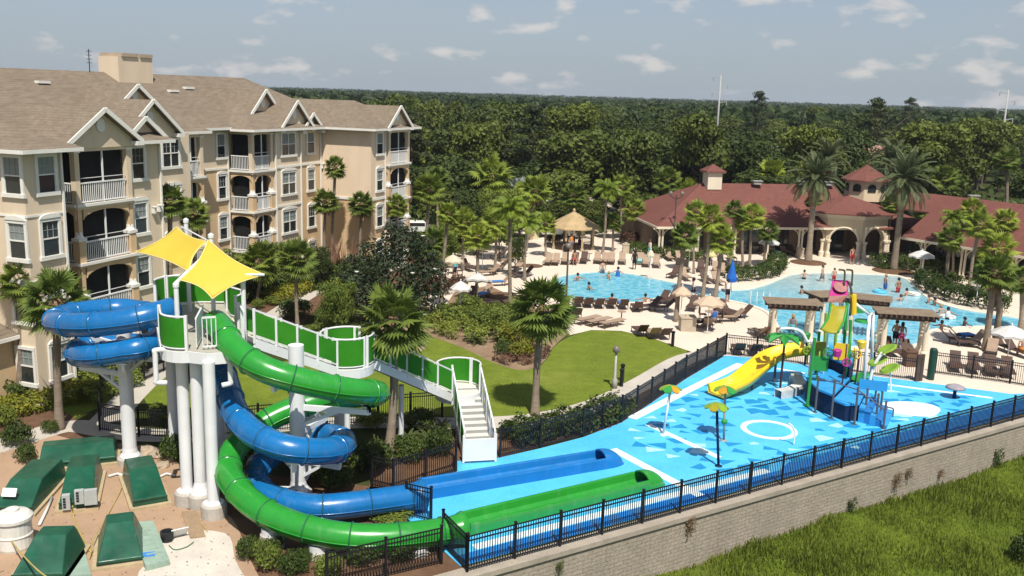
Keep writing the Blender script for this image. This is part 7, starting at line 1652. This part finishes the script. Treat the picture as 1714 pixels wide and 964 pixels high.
mb = MB(); g = at(888, 405, 98); mb.box((g.x - .6, g.y, .8), (1.3, .12, 1.6), .1); mb.box((g.x - .6, g.y, 1.65), (1.4, .2, .1), .1); tag(mb.build('garden_wall', cream), 'short cream garden wall left of the gazebo', 'wall')

# ---------------------------------------------------------------- people
def skin_mesh(name, joints, bones, rad):
    me = bpy.data.meshes.new(name); me.from_pydata(joints, bones, []); o = bpy.data.objects.new(name, me); C.objects.link(o)
    md = o.modifiers.new('s', 'SKIN'); lay = me.skin_vertices[0].data
    for i, r in enumerate(rad): lay[i].radius = (r, r)
    lay[0].use_root = True; sb = o.modifiers.new('ss', 'SUBSURF'); sb.levels = 1; sb.render_levels = 1
    dg = bpy.context.evaluated_depsgraph_get(); out = bpy.data.meshes.new_from_object(o.evaluated_get(dg)); out.name = name; bpy.data.objects.remove(o); bpy.data.meshes.remove(me)
    out.polygons.foreach_set('use_smooth', [True] * len(out.polygons)); return out
def body(pose):
    J = [(0, 0, .96), (0, 0, 1.12), (0, .01, 1.30), (0, 0, 1.43), (0, -.01, 1.50), (0, -.02, 1.60), (0, -.01, 1.70)]
    R = [.125, .115, .135, .09, .052, .085, .07]; E = [(0, 1), (1, 2), (2, 3), (3, 4), (4, 5), (5, 6)]
    def chain(start, pts, rs):
        p = start
        for q, r in zip(pts, rs): J.append(q); R.append(r); E.append((p, len(J) - 1)); p = len(J) - 1
    for s in (-1, 1):
        if pose == 'sit': chain(0, [(s * .10, -.05, .92), (s * .13, -.46, .95), (s * .13, -.50, .52), (s * .13, -.62, .47)], [.085, .06, .04, .035])
        elif pose == 'walk': chain(0, [(s * .09, 0, .86), (s * .10, -.18 * s, .50), (s * .10, -.10 * s + .06, .09), (s * .10, -.10 * s - .10, .03)], [.09, .06, .042, .035])
        else: chain(0, [(s * .10, 0, .86), (s * .11, -.01, .50), (s * .12, .02, .09), (s * .12, -.12, .03)], [.09, .062, .043, .036])
        if pose == 'swim': arm = [(s * .20, 0, 1.40), (s * .42, -.12, 1.30), (s * .60, -.30, 1.27), (s * .66, -.38, 1.27)]
        elif pose == 'hips': arm = [(s * .19, 0, 1.41), (s * .36, .05, 1.18), (s * .20, -.06, 1.02), (s * .16, -.12, .99)]
        else: arm = [(s * .19, 0, 1.41), (s * .25, .02, 1.14), (s * .25, -.06 - .05 * s, .90), (s * .25, -.09 - .05 * s, .81)]
        chain(3, arm, [.062, .046, .035, .03])
    me = skin_mesh('body_' + pose, J, E, R); me.materials.clear(); me.materials.append(skins[0]); return me
skins = [dirt('skin_light', (.46, .27, .19), .6, .1), dirt('skin_tan', (.33, .18, .115), .6, .1), dirt('skin_brown', (.13, .065, .04), .6, .1)]
BOD = {p: body(p) for p in ('stand', 'walk', 'swim', 'hips', 'sit')}
hairs = [dirt('hair_dark', (.015, .011, .009), .6), dirt('hair_brown', (.09, .05, .025), .6), dirt('hair_blond', (.34, .24, .11), .6)]
def clothmat(n, c): return dirt('cloth_' + n, c, .85, .15)
CL = {'black': clothmat('black', (.015, .015, .02)), 'white': clothmat('white', (.65, .64, .62)), 'blue': clothmat('blue', (.03, .13, .42)), 'red': clothmat('red', (.42, .04, .04)), 'turquoise': clothmat('turquoise', (.10, .42, .44)), 'pink': clothmat('pink', (.60, .08, .25)), 'grey': clothmat('grey', (.18, .18, .19)), 'orange': clothmat('orange', (.55, .2, .04))}
def shorts_mesh(pose):
    mb = MB()
    mb.lathe([(.155, .82), (.17, .92), (.152, 1.04)], 12); mb.v = [(x * 1.12, y * .95, z) for x, y, z in mb.v]
    for s in (-1, 1):
        if pose == 'sit': mb.tube([(s * .1, -.02, .92), (s * .125, -.34, .94)], .1, 10, radii=[.11, .095])
        elif pose == 'walk': mb.tube([(s * .085, 0, .88), (s * .097, -.11 * s, .60)], .1, 10, radii=[.11, .095])
        else: mb.tube([(s * .09, 0, .88), (s * .108, 0, .60)], .1, 10, radii=[.11, .095])
    return mb.mesh('shorts', CL['black'], True)
SHO = {p: shorts_mesh(p) for p in BOD}
mb = MB(); mb.lathe([(.150, .98), (.145, 1.12), (.165, 1.30), (.13, 1.44), (.07, 1.49)], 12, cap=False); mb.v = [(x * 1.15, y * .92, z) for x, y, z in mb.v]; TOPM = mb.mesh('shirt', CL['white'], True)
mb = MB(); mb.lathe([(.112, 1.585), (.118, 1.66), (.10, 1.74), (.05, 1.79), (.005, 1.80)], 12, (0, .015, 0)); HAIR = mb.mesh('hair', hairs[0], True)
mb = MB(); mb.lathe([(.10, 1.50), (.105, 1.6), (.09, 1.7)], 10, (0, .045, 0)); LONG = mb.mesh('hair', hairs[0], True)
mb = MB(); mb.box((0, -.105, 1.615), (.025, .035, .04)); mb.box((0, -.098, 1.572), (.05, .012, .012)); 
for s in (-1, 1): mb.box((s * .034, -.1, 1.645), (.022, .012, .012))
FACE = mb.mesh('face', dirt('face_detail', (.16, .07, .05), .6))
def setmat(o, m): o.material_slots[0].link = 'OBJECT'; o.material_slots[0].material = m
def person(label, px, py, pose, deg, sk=0, hair=0, shorts='black', top=None, z=0.02, h=1.0, longh=False):
    g = G(px, py, max(0, z) if z > 0 else .03); o = obj('person', BOD[pose], None, (g.x, g.y, z), radians(deg), (h, h, h)); setmat(o, skins[sk]); tag(o, label, 'person', 'people at the pool')
    a = obj('shorts', SHO[pose], o); setmat(a, CL[shorts])
    if top: a = obj('shirt', TOPM, o); setmat(a, CL[top])
    a = obj('hair', HAIR, o); setmat(a, hairs[hair]); 
    if longh: a = obj('long_hair', LONG, o); setmat(a, hairs[hair])
    obj('face', FACE, o)
    return o
W_ = -1.08
for a in [
 ('swimmer at the left end of the oval pool nearest the lamp post', 934, 474, 'swim', 30, 1, 0, 'blue', None, W_), ('swimmer with arms spread left of the pair in the oval pool', 947, 485, 'swim', 100, 1, 0, 'black', None, W_), ('standing bather at the far edge of the oval pool', 963, 465, 'stand', 10, 0, 1, 'grey', None, -.6), ('bather in blue shirt at the far edge of the oval pool', 981, 469, 'swim', -20, 0, 0, 'blue', 'blue', -.9), ('bather in the middle of the oval pool facing left', 970, 472, 'swim', -60, 0, 2, 'red', None, W_),
 ('swimmer close to the near edge of the oval pool', 974, 499, 'swim', 160, 1, 0, 'black', None, W_), ('swimmer at the right end of the oval pool by the loungers', 1013, 499, 'swim', 190, 1, 0, 'black', None, W_), ('swimmer in the shallow water left of the pergolas', 1196, 489, 'swim', 60, 1, 0, 'black', None, W_),
 ('swimmer beside a ring float near the right hedge', 1319, 492, 'swim', 20, 0, 0, 'black', None, W_), ('child in the water left of the ring float swimmer', 1312, 498, 'swim', 200, 0, 1, 'turquoise', None, W_, .95), ('person sitting in an inflatable ring in the right channel', 1367, 519, 'swim', -10, 1, 0, 'black', 'white', -.85), ('swimmer near the right terrace edge of the channel', 1387, 527, 'swim', 80, 2, 0, 'black', None, W_), ('swimmer close to the right pergola end', 1360, 531, 'swim', 150, 2, 0, 'black', None, W_), ('swimmer below the right clipped hedge', 1345, 500, 'swim', 45, 1, 1, 'red', None, W_), ('second swimmer below the right clipped hedge', 1352, 503, 'swim', 95, 1, 0, 'blue', None, W_), ('swimmer in mid channel left of the ring sitter', 1359, 512, 'swim', 10, 0, 2, 'grey', None, W_),
 ('man in a white shirt and dark shorts by the blue parasol', 1109, 499, 'stand', 20, 1, 0, 'black', 'white'), ('person in a white top walking by the smaller peach parasol', 1069, 496, 'walk', 70, 1, 0, 'black', 'white', .02, .97, True), ('person with dark clothes standing at the far pool loungers', 1000, 461, 'stand', 190, 2, 0, 'black', 'black'), ('child sitting in shallow water near the left date palm', 1199, 472, 'swim', 0, 0, 0, 'black', None, -.75, .9), ('woman wading beneath the left pergola', 1185, 534, 'stand', 170, 0, 2, 'turquoise', 'grey', -.45, .97, True), ('adult bending in the shallow water behind the pink roof', 1220, 475, 'walk', 60, 0, 1, 'grey', None, -.3), ('child standing in the shallow water right of the bending adult', 1234, 474, 'stand', 0, 0, 1, 'red', None, -.35, .85),
 ('man in dark trunks standing under the right pergola', 1305, 552, 'hips', 200, 0, 0, 'black', None), ('woman beside the man in dark trunks under the right pergola', 1312, 553, 'stand', 160, 1, 0, 'pink', None, .02, .95, True), ('man in red shorts walking out of the middle rotunda arch', 1255, 455, 'walk', 10, 0, 0, 'red', None), ('person in white leaning by the right loungers hedge', 1321, 461, 'stand', 40, 0, 0, 'grey', 'white'), ('bather on the beach entry holding a blue float', 1294, 485, 'stand', 100, 0, 2, 'blue', None, -.4), ('bather sitting upright left of the ring float', 1309, 488, 'hips', 30, 1, 0, 'red', None, -.5), ('person in turquoise near the leftmost cream parasol', 790, 472, 'stand', 60, 1, 0, 'black', 'turquoise'), ('person in black standing left of the lamp post at the far loungers', 919, 450, 'stand', 0, 1, 0, 'black', 'black'), ('person in white and turquoise by the left veranda hedge', 1018, 447, 'walk', 80, 0, 1, 'turquoise', 'white'), ('person in a striped shirt inside the gazebo', 926, 440, 'stand', 40, 1, 0, 'grey', 'orange')]:
    person(*a)
for lab, px, py, c, deg, sh, tp_ in (('person in a blue shirt seated at the peach parasol', 1093, 527, 1, 200, 'grey', 'blue'), ('tanned person seated at the far right edge of the terrace', 1454, 563, 0, 160, 'orange', None), ('person seated on a far pool lounger', 930, 455, 1, 0, 'red', None)):
    person(lab, px, py, 'sit', deg, c, 0, sh, tp_, -.40)
for lab, px, py, mt in (('pale inflatable ring beside the right hedge', 1327, 491, white_cl), ('blue inflatable float near the beach entry', 1288, 488, dirt('float_blue', (.10, .45, .68), .4)), ('pale inflatable ring around the channel sitter', 1367, 518, white_cl)):
    g = G(px, py); mb = MB(); mb.tube([g + V(.45 * cos(a), .45 * sin(a), .10) for a in np.linspace(0, 2 * pi, 20, endpoint=False)], .13, 8, closed=True); tag(mb.build('inflatable_ring', mt, None, True), lab, 'inflatable ring')
# ---------------------------------------------------------------- sun, sky, camera
SUN_EL = radians(58); SUN_AZ = atan2(-.97, .22)      # direction towards the sun in the ground plane
sd_ = V(cos(SUN_AZ) * cos(SUN_EL), sin(SUN_AZ) * cos(SUN_EL), sin(SUN_EL))
ld = bpy.data.lights.new('sun', 'SUN'); ld.energy = 5.0; ld.angle = radians(.53); ld.color = (1, .95, .86)
lo = bpy.data.objects.new('sun', ld); C.objects.link(lo); lo.rotation_euler = sd_.to_track_quat('Z', 'Y').to_euler()
w = bpy.data.worlds.new('World'); scene.world = w; w.use_nodes = True; nt = w.node_tree; bg = nt.nodes['Background']
sky = N(nt, 'ShaderNodeTexSky'); sky.sky_type = 'NISHITA'; sky.sun_disc = False; sky.sun_elevation = SUN_EL
sky.sun_rotation = (pi / 2 - SUN_AZ) % (2 * pi); sky.altitude = 20; sky.air_density = 1.0; sky.dust_density = 1.0; sky.ozone_density = 1.5
tc = N(nt, 'ShaderNodeTexCoord').outputs['Generated']
sep = N(nt, 'ShaderNodeSeparateXYZ'); L(nt, tc, sep.inputs[0])
zs = N(nt, 'ShaderNodeMath', operation='MULTIPLY'); L(nt, sep.outputs[2], zs.inputs[0]); zs.inputs[1].default_value = 2.3
cb = N(nt, 'ShaderNodeCombineXYZ'); L(nt, sep.outputs[0], cb.inputs[0]); L(nt, zs.outputs[0], cb.inputs[1]); L(nt, sep.outputs[1], cb.inputs[2])
n1 = noise(nt, cb.outputs[0], 17.0, 5, .5); n2 = noise(nt, cb.outputs[0], 3.1, 3, .5)
s1 = N(nt, 'ShaderNodeMath', operation='MULTIPLY_ADD'); L(nt, n2, s1.inputs[0]); s1.inputs[1].default_value = .5; L(nt, n1, s1.inputs[2])
cum = ramp(nt, s1.outputs[0], [(.815, 0), (.93, .7)]); veil = ramp(nt, noise(nt, cb.outputs[0], 4.2, 5, .6), [(.38, .05), (.75, .42)])
hs = N(nt, 'ShaderNodeHueSaturation'); hs.inputs['Saturation'].default_value = .80; hs.inputs['Value'].default_value = .93; L(nt, mixcol(nt, 1.0, sky.outputs[0], (.84, .915, 1.08), 'MULTIPLY'), hs.inputs['Color'])
hz_f = ramp(nt, sep.outputs[2], [(0, .75), (.22, 0)]); c0 = mixcol(nt, hz_f, hs.outputs[0], (3.9, 4.6, 5.3)); c1 = mixcol(nt, veil, c0, (4.3, 4.8, 5.3)); c2 = mixcol(nt, cum, c1, (7.4, 7.0, 6.7))
L(nt, c2, bg.inputs[0]); bg.inputs[1].default_value = .086
cam = bpy.data.cameras.new('camera'); co = bpy.data.objects.new('camera', cam); C.objects.link(co); scene.camera = co
co.matrix_world = Matrix.Translation(CAMP) @ Matrix((RGT, UPV, -FWD)).transposed().to_4x4()
cam.sensor_width = 36; cam.lens = 36 * F / FRAME_W; cam.clip_start = .5; cam.clip_end = 6000
vs = scene.view_settings; vs.view_transform = 'Standard'; vs.look = 'None'; vs.exposure = .22; vs.gamma = 1; vs.use_curve_mapping = False
hz = MB(); hz.box((150, 1090, 13.0), (5200, 2300, 34)); hm = bpy.data.materials.new('air_haze'); hm.use_nodes = True; hn = hm.node_tree; hn.nodes.remove(hn.nodes['Principled BSDF'])
pv = N(hn, 'ShaderNodeVolumePrincipled'); pv.inputs['Color'].default_value = (.80, .88, 1, 1); pv.inputs['Density'].default_value = .00014; pv.inputs['Anisotropy'].default_value = .1; L(hn, pv.outputs[0], hn.nodes['Material Output'].inputs['Volume'])
ho = hz.build('haze', hm); ho['kind'] = 'stuff'; tag(ho, 'thin summer haze over the whole place', 'haze')
scene.cycles.volume_bounces = 0; scene.cycles.volume_step_rate = 4
scene.cycles.max_bounces = 6; scene.cycles.diffuse_bounces = 3; scene.cycles.transparent_max_bounces = 8; scene.cycles.use_denoising = True
scene.cycles.sample_clamp_indirect = 6
